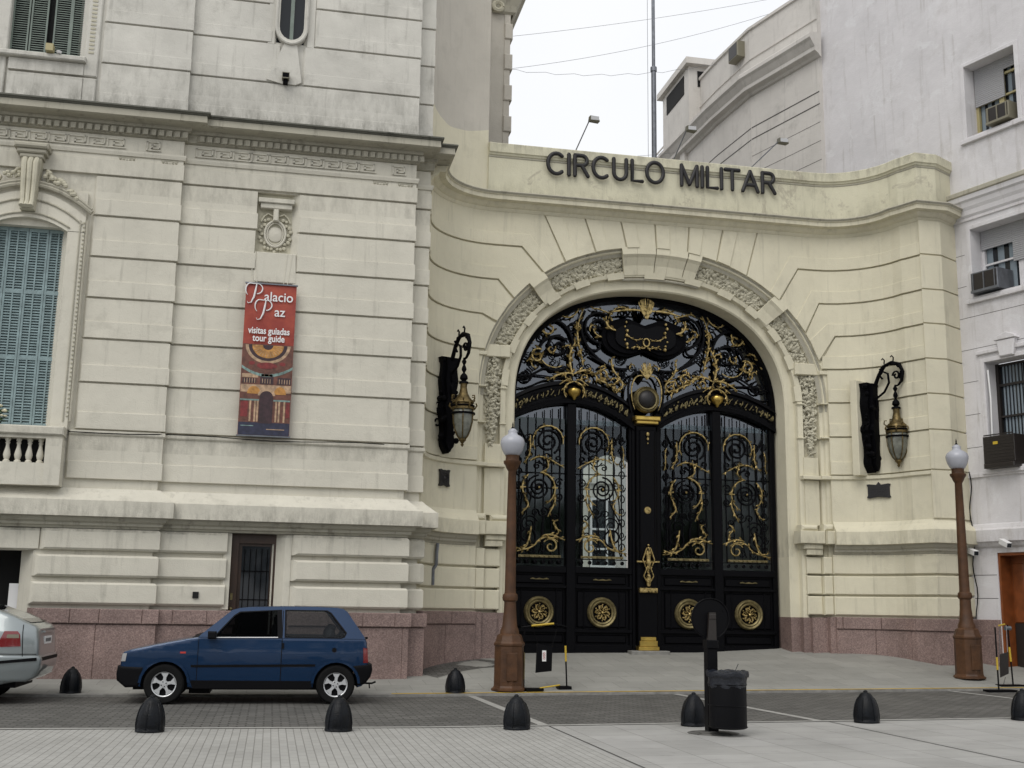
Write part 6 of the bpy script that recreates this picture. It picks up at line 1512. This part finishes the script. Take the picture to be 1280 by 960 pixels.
B = [(-1.25, 14.05, 'black bollard in front of the blue car nose, leftmost of the plaza row'), (.85, 14.05, 'black bollard overlapping the rear wheel of the blue car'),
     (2.96, 14.05, 'black bollard on the plaza edge just below the left street lamp'), (5.20, 14.1, 'black bollard standing right beside the litter bin'),
     (7.55, 14.15, 'black bollard alone on the plaza edge below the right side of the gate'), (9.80, 14.15, 'black bollard cut off by the right edge of the picture'),
     (-2.95, 19.48, 'black bollard on the far kerb between the silver car and the blue car'), (3.06, 19.48, 'black bollard on the far kerb between the blue car and the left street lamp')]
p0 = bollard_proto()
for i, (x, y, lab) in enumerate(B):
    o = p0 if i == 0 else copy_tree(p0)
    o.location = (x, y, (g0(x)+.02) if y < 16 else side_z(x, y)); o.rotation_euler = (math.sin(i*2.3)*.02, math.cos(i*1.7)*.02, i*.37); o['label'] = lab; o.scale = (.96, .96, .89)
# sign post and bin
sg_ = empty('round_sign', (5.12, 13.27, .05), 'round sign seen from its dark back on a black square post above the litter bin', 'sign')
mb = MB(); mb.box(-.062, .062, -.05, .07, 0, 1.0); mb.cbox(-.07, .07, -.07, .08, .96, 1.06, .01); mb.build('post', M['plastic'], sg_, world=False)
mb = MB(); mb.prism([(-.055, 1.06), (.055, 1.06), (.05, 1.38), (-.03, 1.38)], -.05, -.01); mb.cbox(-.035, .05, -.06, 0, 1.30, 1.36, .005); mb.build('bracket', M['acdark'], sg_, world=False)
mb = MB(); mb.lathe([(.001, .012), (.22, .012), (.235, .02), (.235, .0), (.225, -.004), (.22, .004), (.001, .004)], (.0, 0, 1.31), 32, axis='y'); mb.build('disc', M['plastic'], sg_, True, 40, world=False)
mb = MB(); mb.tube([(.155*math.cos(R(a))*1.5, -.005, 1.31+.155*1.5*math.sin(R(a))) for a in range(0, 361, 15)], .005, 4); mb.sphere((.16, -.01, 1.40), .008, 6); mb.build('rim', M['plastic'], sg_, world=False)
mb = MB(); mb.lathe([(.34, -.03), (.30, .004), (.14, .02), (.001, .03)], (.02, 0, 0), 14); mb.build('mortar_footing', M['setts'], sg_, True, world=False)
lb = empty('litter_bin', (5.21, 13.0, .13), 'black cylindrical litter bin lined with a grey bag on the sign post', 'bin')
mb = MB(); mb.lathe([(.19, 0), (.215, .01), (.215, .50), (.21, .52)], (0, 0, 0), 28); mb.build('body', M['plastic'], lb, True, 40, world=False)
mb = MB(); mb.lathe([(.215, .46), (.222, .50), (.216, .54), (.226, .58), (.24, .58), (.245, .60), (.24, .635), (.22, .64), (.17, .60), (.001, .57)], (0, 0, 0), 40)
mb.v = [(x*(1+.02*math.sin(9*math.atan2(y, x)+z*30)), y*(1+.02*math.sin(9*math.atan2(y, x)+z*30)), z+.012*math.sin(7*math.atan2(y, x))) for x, y, z in mb.v]
mb.build('bin_bag', M['bag'], lb, True, 60, world=False)
mb = MB()
for i in range(14): a = random.uniform(0, 6.28); r = random.uniform(0, .14); mb.sphere((r*math.cos(a), r*math.sin(a), .62), random.uniform(.03, .06), 6, sz=.6)
mb.tube([(.10, 0, .64), (.13, -.02, .72)], .004, 4); mb.build('rubbish', M['bag'], lb, world=False)
mb = MB()
for z in (.02, .26, .49): mb.tube([(.219*math.cos(R(a)), .219*math.sin(R(a)), z) for a in range(0, 360, 15)], .006, 4, True)
mb.split('hoop', M['plastic'], lb, True, world=False)
# barriers
br = empty('folding_barrier', (4.6, 19.8, .1), 'black and yellow folding barrier with a hanging black board beside the left street lamp', 'barrier')
def rod(mb, p, q, r=.014, n=6): mb.tube([p, q], r, n)
mb = MB(); rod(mb, (5.02, 19.75, .10), (5.0, 19.75, .56)); rod(mb, (4.22, 19.75, 1.12), (4.42, 19.72, 1.15)); rod(mb, (4.27, 19.75, .1), (4.27, 19.75, 1.15)); mb.box(4.85, 5.08, 19.65, 19.85, .10, .15); mb.box(4.25, 4.55, 19.45, 19.65, .09, .13); mb.build('black_tubes', M['plastic'], br)
mb = MB(); rod(mb, (5.0, 19.75, .56), (4.99, 19.75, .82), .017); rod(mb, (4.38, 19.7, 1.15), (4.77, 19.7, 1.19), .018); rod(mb, (4.5, 19.55, .13), (4.88, 19.7, .17), .014); mb.build('yellow_tubes', M['yellow'], br)
mb = MB(); mb.prism([(4.46, .37), (4.74, .40), (4.75, .80), (4.48, .86)], 19.70, 19.72); bo_ = mb.build('board', M['plastic'], br)
mb = MB(); rod(mb, (4.49, 19.71, .85), (4.40, 19.71, 1.14), .006, 4); rod(mb, (4.74, 19.71, .80), (4.83, 19.71, 1.10), .006, 4); rod(mb, (4.77, 19.70, 1.19), (5.0, 19.7, 1.14), .008, 4); mb.build('straps', M['plastic'], br)
mb = MB(); mb.prism([(4.57, .56), (4.64, .56), (4.64, .74), (4.57, .74)], 19.694, 19.70); mb.build('sticker', M['white'], bo_)
mb = MB()
for z in (.61, .65, .69): mb.tube([(4.605+.02*math.cos(a*.8), 19.69, z+.014*math.sin(a*.8)) for a in range(8)], .003, 4)
mb.build('red_print', M['red'], bo_)
b2 = empty('barrier_stand', (13.0, 19.2, .13), 'thin black and yellow barrier stand at the kerb by the right edge', 'barrier')
mb = MB(); mb.box(12.45, 13.0, 18.9, 19.1, .125, .16); mb.box(13.1, 13.6, 19.5, 19.7, .17, .21); rod(mb, (12.70, 19.0, .14), (12.70, 19.0, 1.24)); rod(mb, (13.40, 19.6, .18), (13.36, 19.6, 1.28)); mb.build('black_tubes', M['plastic'], b2)
mb = MB(); rod(mb, (12.70, 19.0, .50), (12.70, 19.0, .72), .018); rod(mb, (13.385, 19.6, .62), (13.37, 19.6, .88), .018); rod(mb, (12.85, 19.1, 1.27), (13.2, 19.45, 1.29), .016); mb.build('yellow_bands', M['yellow'], b2)
mb = MB(); mb.prism([(12.95, .35), (13.12, .42), (13.14, .80), (12.97, .76)], 19.3, 19.315); mb.build('board', M['acdark'], b2)
mb = MB(); rod(mb, (12.97, 19.31, .76), (12.92, 19.2, 1.27), .006, 4); rod(mb, (13.13, 19.31, .8), (13.2, 19.4, 1.27), .006, 4); rod(mb, (13.05, 19.3, .36), (13.2, 19.6, .2), .005, 4); mb.tube([(13.30, 19.6, 1.22), (13.42, 19.6, 1.22)], .04, 8); mb.build('straps', M['steel'], b2)
# ================================================================== CARS
def split_polys(polys, axis, cuts):
    for a in cuts:
        out = []
        for pl in polys:
            lo, hi = min(p[axis] for p in pl), max(p[axis] for p in pl)
            if a <= lo+1e-6 or a >= hi-1e-6: out.append(pl); continue
            for side in (-1, 1):
                o = []
                for i in range(len(pl)):
                    p, q = pl[i], pl[(i+1) % len(pl)]; fp, fq = (p[axis]-a)*side, (q[axis]-a)*side
                    if fp >= -1e-9: o.append(p)
                    if (fp > 1e-9 and fq < -1e-9) or (fp < -1e-9 and fq > 1e-9):
                        t = (a-p[axis])/(q[axis]-p[axis]); o.append(tuple(p[k]+(q[k]-p[k])*t for k in range(3)))
                if len(o) > 2: out.append(o)
        polys = out
    return polys
def weld(mb, polys, fn):
    idx = {}; vs = []; fs = []
    for pl in polys:
        ids = []
        for p in pl:
            k = tuple(round(c, 5) for c in p)
            if k not in idx: idx[k] = len(vs); vs.append(fn(*p))
            if idx[k] not in ids: ids.append(idx[k])
        if len(ids) > 2: fs.append(tuple(ids))
    mb.add(vs, fs)
def inset(poly, c):
    n = len(poly); ins = []
    for i in range(n):
        p0_, p1_, p2_ = Vector(poly[i-1]), Vector(poly[i]), Vector(poly[(i+1) % n])
        e0 = (p1_-p0_).normalized(); e1 = (p2_-p1_).normalized(); n0 = Vector((-e0.y, e0.x)); n1 = Vector((-e1.y, e1.x)); m = n0+n1
        m = m/max(.6, m.length_squared/2) if m.length > 1e-6 else n0
        ins.append(tuple(p1_+m*c))
    return ins
def ccw(poly):
    n = len(poly); a = sum(poly[i][0]*poly[(i+1) % n][1]-poly[(i+1) % n][0]*poly[i][1] for i in range(n)); return poly if a > 0 else poly[::-1]
def tri2d(poly):
    from mathutils.geometry import tessellate_polygon
    return [[poly[i] for i in t] for t in tessellate_polygon([[Vector((x, z, 0)) for x, z in poly]])]
class Car:
    def __init__(s, hw, e): s.hw = hw; s.e = e
    def solid(s, name, m, poly, rnd=.05, full=1., parent=None, yo=0., grid=True):
        """closed body from a side profile, rounded towards the flanks"""
        poly = ccw(poly); mb = MB(); polys = []; rings = [(poly, 1-rnd*.9/.8), (inset(poly, rnd*.18), 1-rnd*.35), (inset(poly, rnd*.45), 1-rnd*.10), (inset(poly, rnd), 1.)]
        if rnd == 0: rings = [(poly, 1.)]
        n = len(poly)
        for sg in (-1, 1):
            for (a, ya), (b, yb) in zip(rings[:-1], rings[1:]):
                for i in range(n):
                    j = (i+1) % n; q = [(a[i][0], a[i][1], sg*ya), (a[j][0], a[j][1], sg*ya), (b[j][0], b[j][1], sg*yb), (b[i][0], b[i][1], sg*yb)]
                    polys.append(q if sg < 0 else q[::-1])
            for t in tri2d(rings[-1][0]):
                q = [(x, z, sg*1.) for x, z in ccw(t)]; polys.append(q if sg < 0 else q[::-1])
        ya = rings[0][1]; ys = [-ya+2*ya*k/8 for k in range(9)]
        for i in range(n):
            j = (i+1) % n
            for y0, y1 in zip(ys[:-1], ys[1:]): polys.append([(poly[j][0], poly[j][1], y0), (poly[i][0], poly[i][1], y0), (poly[i][0], poly[i][1], y1), (poly[j][0], poly[j][1], y1)])
        if grid:
            polys = split_polys(polys, 0, [-8+.12*k for k in range(100)]); polys = split_polys(polys, 1, [.1+.09*k for k in range(16)])
        weld(mb, polys, lambda x, z, y: (x, (y*(s.hw(x, z)+yo)), z))
        return mb.build(name, m, parent or s.e, True, 33, world=False)
    def side(s, name, m, poly, off=.004, both=True, parent=None, th=.0):
        poly = ccw(poly); first = None
        for sg in ((-1, 1) if both else (-1,)):
            mb = MB(); polys = []
            for t in tri2d(poly):
                q = [(x, z, 1.) for x, z in ccw(t)]; polys.append(q if sg < 0 else q[::-1])
            polys = split_polys(polys, 0, [-8+.12*k for k in range(100)]); polys = split_polys(polys, 1, [.1+.09*k for k in range(16)])
            weld(mb, polys, lambda x, z, y: (x, sg*(s.hw(x, z)+off), z))
            n = len(poly)
            vs = [(x, sg*(s.hw(x, z)+off), z) for x, z in poly]+[(x, sg*(s.hw(x, z)-.02), z) for x, z in poly]
            mb.add(vs, [((i+1) % n, i, i+n, (i+1) % n+n) if sg < 0 else (i, (i+1) % n, (i+1) % n+n, i+n) for i in range(n)])
            o_ = mb.build(name, m, parent or s.e, True, 30, world=False); first = first or o_
        return first
    def across(s, name, m, p, q, f0=.86, f1=.86, off=.006, parent=None):
        mb = MB(); n = 10; d = Vector((q[0]-p[0], q[1]-p[1])); nn = Vector((-d.y, d.x)).normalized(); nn = nn if nn.y > 0 else -nn
        vs = []
        for (x, z), f in ((p, f0), (q, f1)):
            for i in range(n+1): y = (-1+2*i/n); vs.append((x+nn.x*off, y*f*s.hw(x, z), z+nn.y*off))
        mb.add(vs, [(i, i+1, n+2+i, n+1+i) for i in range(n)]); return mb.build(name, m, parent or s.e, True, world=False)
def _frame(s, name, m, outer, holes, off=.001, th=.045):
    """thin bodywork with window openings, on both flanks"""
    outer = ccw(outer); first = None
    allp = list(outer)+[p for h in holes for p in h]
    tris = [[allp[i] for i in t] for t in tessellate_polygon([[Vector((x, z, 0)) for x, z in outer]]+[[Vector((x, z, 0)) for x, z in h] for h in holes])]
    for sg in (-1, 1):
        mb = MB()
        for o_, flip in ((off, 1), (off-th, -1)):
            polys = []
            for t in tris:
                q = [(x, z, 1.) for x, z in ccw(t)]; polys.append(q if sg*flip < 0 else q[::-1])
            polys = split_polys(polys, 0, [-8+.12*k for k in range(100)]); polys = split_polys(polys, 1, [.1+.09*k for k in range(16)])
            weld(mb, polys, lambda x, z, y: (x, sg*(s.hw(x, z)+o_), z))
        for lp in [outer]+[ccw(h)[::-1] for h in holes]:
            n = len(lp); vs = [(x, sg*(s.hw(x, z)+off), z) for x, z in lp]+[(x, sg*(s.hw(x, z)+off-th), z) for x, z in lp]
            mb.add(vs, [((i+1) % n, i, i+n, (i+1) % n+n) if sg < 0 else (i, (i+1) % n, (i+1) % n+n, i+n) for i in range(n)])
        o2 = mb.build(name, m, s.e, True, 30, world=False); first = first or o2
    return first
Car.frame = _frame
def arch(cx, cz, r, zb, n=12):
    a0 = math.asin((zb-cz)/r); return [(cx+r*math.cos(a0+(math.pi-2*a0)*i/n), cz+r*math.sin(a0+(math.pi-2*a0)*i/n)) for i in range(n+1)]
def wheel(e, x, y, r, sg, style=0):
    """y = outer face, sg=-1 near side"""
    mb = MB(); w = .165
    prof = [(r*.62, 0), (r*.68, -.008), (r*.90, -.006), (r*.97, .01), (r, .035), (r, w-.03), (r*.95, w), (r*.62, w)]
    mb.lathe([(a, sg*-b if False else b*(1 if sg < 0 else -1)) for a, b in prof], (x, y, r), 32, axis='y', cap=False); t = mb.build('wheel', M['tyre'], e, True, 35, world=False)
    k = 1 if sg < 0 else -1
    mb = MB(); mb.lathe([(r*.63, .0*k), (r*.62, .012*k), (r*.57, .02*k), (r*.565, .07*k)], (x, y, r), 32, axis='y', cap=False)
    mb.lathe([(.001, .012*k), (.045, .014*k), (.06, .03*k)], (x, y, r), 16, axis='y', cap=False)
    for q in range(5):
        a = q*2*math.pi/5+.3
        for da, wd in ((0, .16),):
            pts = []
            for rr, aa in ((.04, -.6), (r*.36, -.28), (r*.58, -.36), (r*.58, .30), (r*.36, .12), (.04, .5)): pts.append((rr*math.cos(a+aa), rr*math.sin(a+aa)))
            n = len(pts); vs = [(x+px, y+.014*k, r+pz) for px, pz in pts]+[(x+px, y+.05*k, r+pz) for px, pz in pts]
            mb.add(vs, [tuple(range(n)), *[(i, i+n, (i+1) % n+n, (i+1) % n) for i in range(n)]])
    mb.build('rim', M['alloy'], t, False, world=False)
    mb = MB(); mb.lathe([(.001, .055*k), (r*.60, .055*k)], (x, y, r), 24, axis='y', cap=False); mb.build('brake_shadow', M['trim'], t, world=False)
    mb = MB()
    for q in range(4): a = q*math.pi/2+.4; mb.sphere((x+.035*math.cos(a), y+.01*k, r+.035*math.sin(a)), .009, 6)
    mb.build('wheel_nuts', M['trim'], t, True, world=False)
# ---- small blue hatchback
uno = empty('parked_car', (-.28, 18.62, 0.0), 'small dark blue three door hatchback parked at the kerb before the palace', 'car')
ox = -.28
def sx(p): return [(x-ox, z) for x, z in p]
def hw_uno(x, z):
    x += ox; w = .765
    if z > .95: w -= (z-.95)*.36
    if z < .5: w -= (.5-z)*.10
    w += .012*math.exp(-((z-.72)/.14)**2)
    if x < -1.55: w -= .12*((-1.55-x)/.55)**2
    if x > 1.05: w -= .06*((x-1.05)/.45)**2
    return w
cu = Car(hw_uno, uno)
AF, AR = arch(-1.44-ox, .28, .325, .24), arch(1.01-ox, .28, .325, .24)
top = sx([(-2.07, .30), (-2.07, .58), (-2.06, .68), (-2.03, .735), (-1.95, .765), (-1.7, .82), (-1.4, .885), (-1.13, .935), (-1.0, .958), (-.6, .958), (0, .96), (.6, .962), (1.1, .962), (1.425, .962), (1.455, .90), (1.485, .60), (1.48, .34), (1.40, .26)])
body = [*top, *AR, (.60-ox, .225), (-1.05-ox, .225), *AF, (-1.9-ox, .25)]
ub = cu.solid('body', M['carblue'], body, .045)
# floor and inner arches in black
mb = MB(); mb.box(-1.6, 1.55, -.60, .60, .20, .62); mb.build('underbody', M['trim'], uno, world=False)
W1 = sx([(-.77, .955), (-.50, 1.26), (-.42, 1.31), (.11, 1.345), (.135, .965)]); W2 = sx([(.26, .975), (.25, 1.345), (.84, 1.345), (.90, 1.31), (1.12, 1.03), (1.10, .985), (1.06, .97)])
cu.frame('side_frame', M['carblue'], sx([(-1.0, .945), (-.97, .985), (-.545, 1.345), (-.44, 1.377), (-.30, 1.392), (.2, 1.402), (.7, 1.402), (1.0, 1.398), (1.09, 1.38), (1.16, 1.33), (1.415, .975), (1.42, .945)]), [W1, W2])
cu.solid('roof', M['carblue'], sx([(-.56, 1.325), (-.44, 1.375), (-.30, 1.395), (.2, 1.415), (.7, 1.415), (1.0, 1.405), (1.09, 1.388), (1.17, 1.335), (1.0, 1.35), (.2, 1.36), (-.40, 1.335)]), .03)
mb = MB(); mb.box(-.95-ox, 1.38-ox, -.64, .64, .955, .966); mb.box(1.13-ox, 1.4-ox, -.6, .6, .95, .99); mb.build('parcel_shelf', M['trim'], uno, world=False)
for y in (-.34, .34):
    mb = MB(); mb.sphere((.10-ox, y, .98), .2, 12, sx=.35, sz=.9); mb.sphere((.12-ox, y, 1.20), .11, 12, sx=.5, sz=.75); mb.tube([(.12-ox, y-.05, 1.1), (.12-ox, y-.05, 1.2)], .01, 5); mb.build('front_seat', M['seat'], uno, True, world=False)
    mb = MB(); mb.sphere((.92-ox, y, 1.0), .2, 12, sx=.4, sz=.6); mb.sphere((.95-ox, y, 1.10), .09, 12, sx=.6, sz=.6); mb.build('rear_seat', M['seat'], uno, True, world=False)
mb = MB(); mb.tube([(-.48-ox+.05*math.sin(a*.5), .34+.17*math.cos(a*.5), 1.0+.15*math.sin(a*.5)) for a in range(13)], .014, 6); mb.build('steering_wheel', M['trim'], uno, True, world=False)
fd = cu.side('door', M['carblue'], sx([(-.985, .33), (.195, .33), (.195, .93), (-.96, .93), (-.985, .92)]), .002)
def thin(nm, m, poly, o_=-.008):
    for sg in (-1, 1):
        m2 = MB(); m2.add([(x, sg*(hw_uno(x, z)+o_), z) for x, z in poly], [tuple(range(len(poly)))]); m2.build(nm, m, uno, world=False)
thin('front_side_window', M['carpane_dark'], W1)
thin('rear_side_window', M['carpane'], W2)
cu.frame('window_rubber', M['trim'], sx([(.235, .955), (.225, 1.362), (.85, 1.362), (.915, 1.325), (1.15, 1.035), (1.12, .972), (1.07, .952)]), [W2], .005, .02)
cu.frame('front_window_rubber', M['trim'], sx([(-.80, .945), (-.51, 1.275), (-.43, 1.327), (.18, 1.362), (.205, .95)]), [W1], .005, .02)
cu.side('window_trim', M['chrome'], sx([(-.78, .945), (.14, .955), (.14, .967), (-.77, .957)]), .010)
for a, b, c_, d_ in ((-.995, -.987, .32, .93), (.197, .207, .32, 1.35)): cu.side('door_gap', M['trim'], sx([(a, c_), (b, c_), (b, d_), (a, d_)]), .005)
cu.side('door_sill_gap', M['trim'], sx([(-.99, .322), (.205, .322), (.205, .33), (-.99, .33)]), .005)
cu.side('rubbing_strip', M['trim'], sx([(-1.08, .525), (.70, .545), (.70, .578), (-1.08, .558)]), .010)
cu.side('crease', M['trim'], sx([(-1.08, .34), (.66, .335), (.66, .225), (-1.04, .225)]), .006)
cu.side('headlight', M['lamp_clear'], sx([(-2.062, .60), (-2.0, .60), (-1.985, .715), (-2.045, .71)]), .006)
cu.side('tail_lamp', M['lamp_red'], sx([(1.41, .60), (1.482, .60), (1.465, .81), (1.40, .82)]), .006)
cu.side('fuel_cap', M['trim'], sx([(.97+.035*math.cos(a*.52), .785+.035*math.sin(a*.52)) for a in range(12)]), .008, both=False)
cu.side('badge', M['red'], sx([(-1.24, .72), (-1.16, .72), (-1.16, .745), (-1.24, .745)]), .006)
cu.side('door_handle', M['trim'], sx([(.20, .80), (.235, .80), (.235, .88), (.20, .88)]), .014)
for (cx_, nm) in ((-1.44, 'front'), (1.01, 'rear')):
    o_, i_ = arch(cx_-ox, .28, .365, .30), arch(cx_-ox, .28, .327, .30); cu.side('wheel_arch_lip', M['carblue'], o_+i_[::-1], .016)
cu.solid('front_bumper', M['trim'], sx([(-2.11, .33), (-2.12, .42), (-2.105, .535), (-1.74, .525), (-1.74, .40), (-1.80, .24), (-1.98, .23)]), .04, yo=.015)
cu.solid('rear_bumper', M['trim'], sx([(1.25, .56), (1.54, .585), (1.555, .50), (1.53, .40), (1.45, .29), (1.33, .27), (1.30, .42)]), .04, yo=.015)
cu.across('windscreen', M['carpane'], (-.99-ox, .965), (-.55-ox, 1.335), .97, .95, .0); cu.across('rear_window', M['carpane_dark'], (1.165-ox, 1.33), (1.415-ox, .965), .96, .95, .0)
cu.across('cowl', M['trim'], (-1.10-ox, .942), (-.99-ox, .965), .9, .93, .004)
mb = MB()
for sg in (-1, 1): mb.cbox(-.86-ox, -.74-ox, sg*.87-.07, sg*.87+.07, .93, 1.04, .02)
mb.split('door_mirror', M['trim'], uno, world=False)
mb = MB(); mb.tube([(-1.05-ox, -.55, .975), (-.97-ox, -.1, 1.0)], .008, 5); mb.tube([(1.45-ox, 0, .93), (1.52-ox, 0, .95)], .02, 5); mb.build('wiper', M['trim'], uno, world=False)
mb = MB(); mb.tube([(1.35-ox, -.1, .27), (1.60-ox, -.1, .265), (1.66-ox, -.1, .29)], .016, 6); mb.tube([(1.56-ox, -.1, .27), (1.57-ox, -.1, .19)], .01, 5); mb.box(-.2-ox, 1.35-ox, .15, .3, .15, .24); mb.box(-1.1-ox, -.8-ox, -.5, .3, .14, .25); mb.build('tow_bar_and_exhaust', M['trim'], uno, world=False)
for x in (-1.44-ox, 1.01-ox):
    for sg in (-1, 1): wheel(uno, x, sg*.765, .285, sg)
# ---- silver hatchback, only its tail in view
sv = empty('parked_car', (-5.22, 18.60, 0), 'silver grey car with red tail lamp, its rear end alone in view', 'car')
ox = -5.0
def hw_sv(x, z):
    x += ox; w = .84
    if z > .98: w -= (z-.98)*.42
    if z < .5: w -= (.5-z)*.15
    w += .012*math.exp(-((z-.75)/.18)**2)
    if x > -3.5: w -= .16*((x+3.5)/.57)**2
    if x < -6.4: w -= .2*((-6.4-x)/.65)**2
    return w
cs = Car(hw_sv, sv)
AF, AR = arch(-6.35-ox, .31, .35, .26), arch(-3.83-ox, .31, .35, .26)
top = sx([(-7.05, .35), (-7.03, .62), (-6.95, .72), (-6.4, .90), (-5.95, .98), (-5.25, 1.36), (-5.0, 1.42), (-4.5, 1.44), (-4.1, 1.42), (-3.75, 1.36), (-3.40, 1.25), (-3.15, 1.135), (-3.04, 1.085), (-3.0, 1.04), (-2.975, .85), (-2.965, .68), (-2.965, .50), (-3.0, .38), (-3.12, .33)])
body = [*top, *[(x, z) for x, z in AR], (-4.25-ox, .24), (-5.95-ox, .24), *AF, (-6.9-ox, .28)]
cs.solid('body', M['carsilver'], body, .06)
mb = MB(); mb.box(-1.9, 1.75, -.62, .62, .22, .66); mb.build('underbody', M['trim'], sv, world=False)
cs.side('side_window', M['carglass'], sx([(-5.7, 1.02), (-5.15, 1.34), (-4.5, 1.385), (-3.95, 1.34), (-3.78, 1.27), (-3.62, 1.15), (-3.85, 1.04)]), .006)
cs.side('tail_lamp', M['lamp_red'], sx([(-3.42, 1.01), (-3.25, 1.01), (-3.215, .97), (-3.19, .80), (-3.45, .79), (-3.49, .83)]), .008)
cs.side('reversing_lamp', M['ac'], sx([(-3.38, .965), (-3.23, .965), (-3.22, .915), (-3.38, .915)]), .010)
cs.side('hatch_gap', M['trim'], sx([(-3.165, .66), (-3.155, .66), (-3.185, 1.10), (-3.195, 1.10)]), .005)
cs.side('bumper_gap', M['trim'], sx([(-3.47, .70), (-2.99, .695), (-2.99, .687), (-3.47, .692)]), .005)
cs.solid('rear_bumper', M['carsilver'], sx([(-3.52, .36), (-3.50, .685), (-2.95, .675), (-2.925, .62), (-2.93, .50), (-2.99, .37), (-3.10, .31), (-3.46, .30)]), .05, yo=.012)
cs.side('bumper_strip', M['trim'], sx([(-3.50, .56), (-3.48, .60), (-2.98, .645), (-2.975, .60)]), .030)
mb = MB(); mb.box(2.055, 2.075, -.60, .60, .595, .645); mb.build('bumper_insert', M['trim'], sv, world=False)
cs.across('rear_window', M['carglass'], (-3.72-ox, 1.355), (-3.12-ox, 1.125), .84, .86)
mb = MB(); mb.box(2.0, 2.03, -.27, .27, .82, .93); pl_ = mb.build('number_plate', M['white'], sv, world=False)
mb = MB(); mb.box(2.005, 2.045, -.36, .36, .985, 1.01); mb.build('plate_light_bar', M['carsilver'], sv, world=False)
mb = MB()
for k in range(6): mb.box(2.03, 2.033, -.2+k*.07, -.165+k*.07, .85, .90)
mb.build('plate_marks', M['trim'], pl_, world=False)
for x in (-6.35-ox, -3.83-ox):
    for sg in (-1, 1): wheel(sv, x, sg*.80, .31, sg)

# ================================================================== TREES of the park across the plaza (behind the viewer)
mb = MB(); rnd = random.Random(3)
for k in range(46):
    cx_, cy_ = -62+k*3.1+rnd.uniform(-1, 1), -36+rnd.uniform(-7, 5); h = rnd.uniform(7, 12.5); rr = rnd.uniform(2.6, 4)
    mb.mi = 1; mb.tube([(cx_, cy_, -.4), (cx_+.1, cy_, h*.35), (cx_+rnd.uniform(-.6, .6), cy_, h*.7)], [.28, .2, .1], 6); mb.mi = 0
    for q in range(230):
        a, b, c_ = rnd.uniform(0, 6.28), rnd.uniform(-1, 1), rnd.random()**.4
        p = Vector((cx_+rr*c_*math.cos(a)*math.sqrt(1-b*b), cy_+rr*c_*math.sin(a)*math.sqrt(1-b*b), h*.62+h*.40*b*c_)); s_ = rnd.uniform(.25, .6)
        u_ = Vector((rnd.uniform(-1, 1), rnd.uniform(-1, 1), rnd.uniform(-1, 1))).normalized()*s_; w_ = u_.orthogonal().normalized()*s_*.8
        mb.add([p-u_, p+w_, p+u_, p-w_], [(0, 1, 2, 3)])
tag(mb.build('park_trees', [M['leaf'], M['wood']]), kind='stuff')
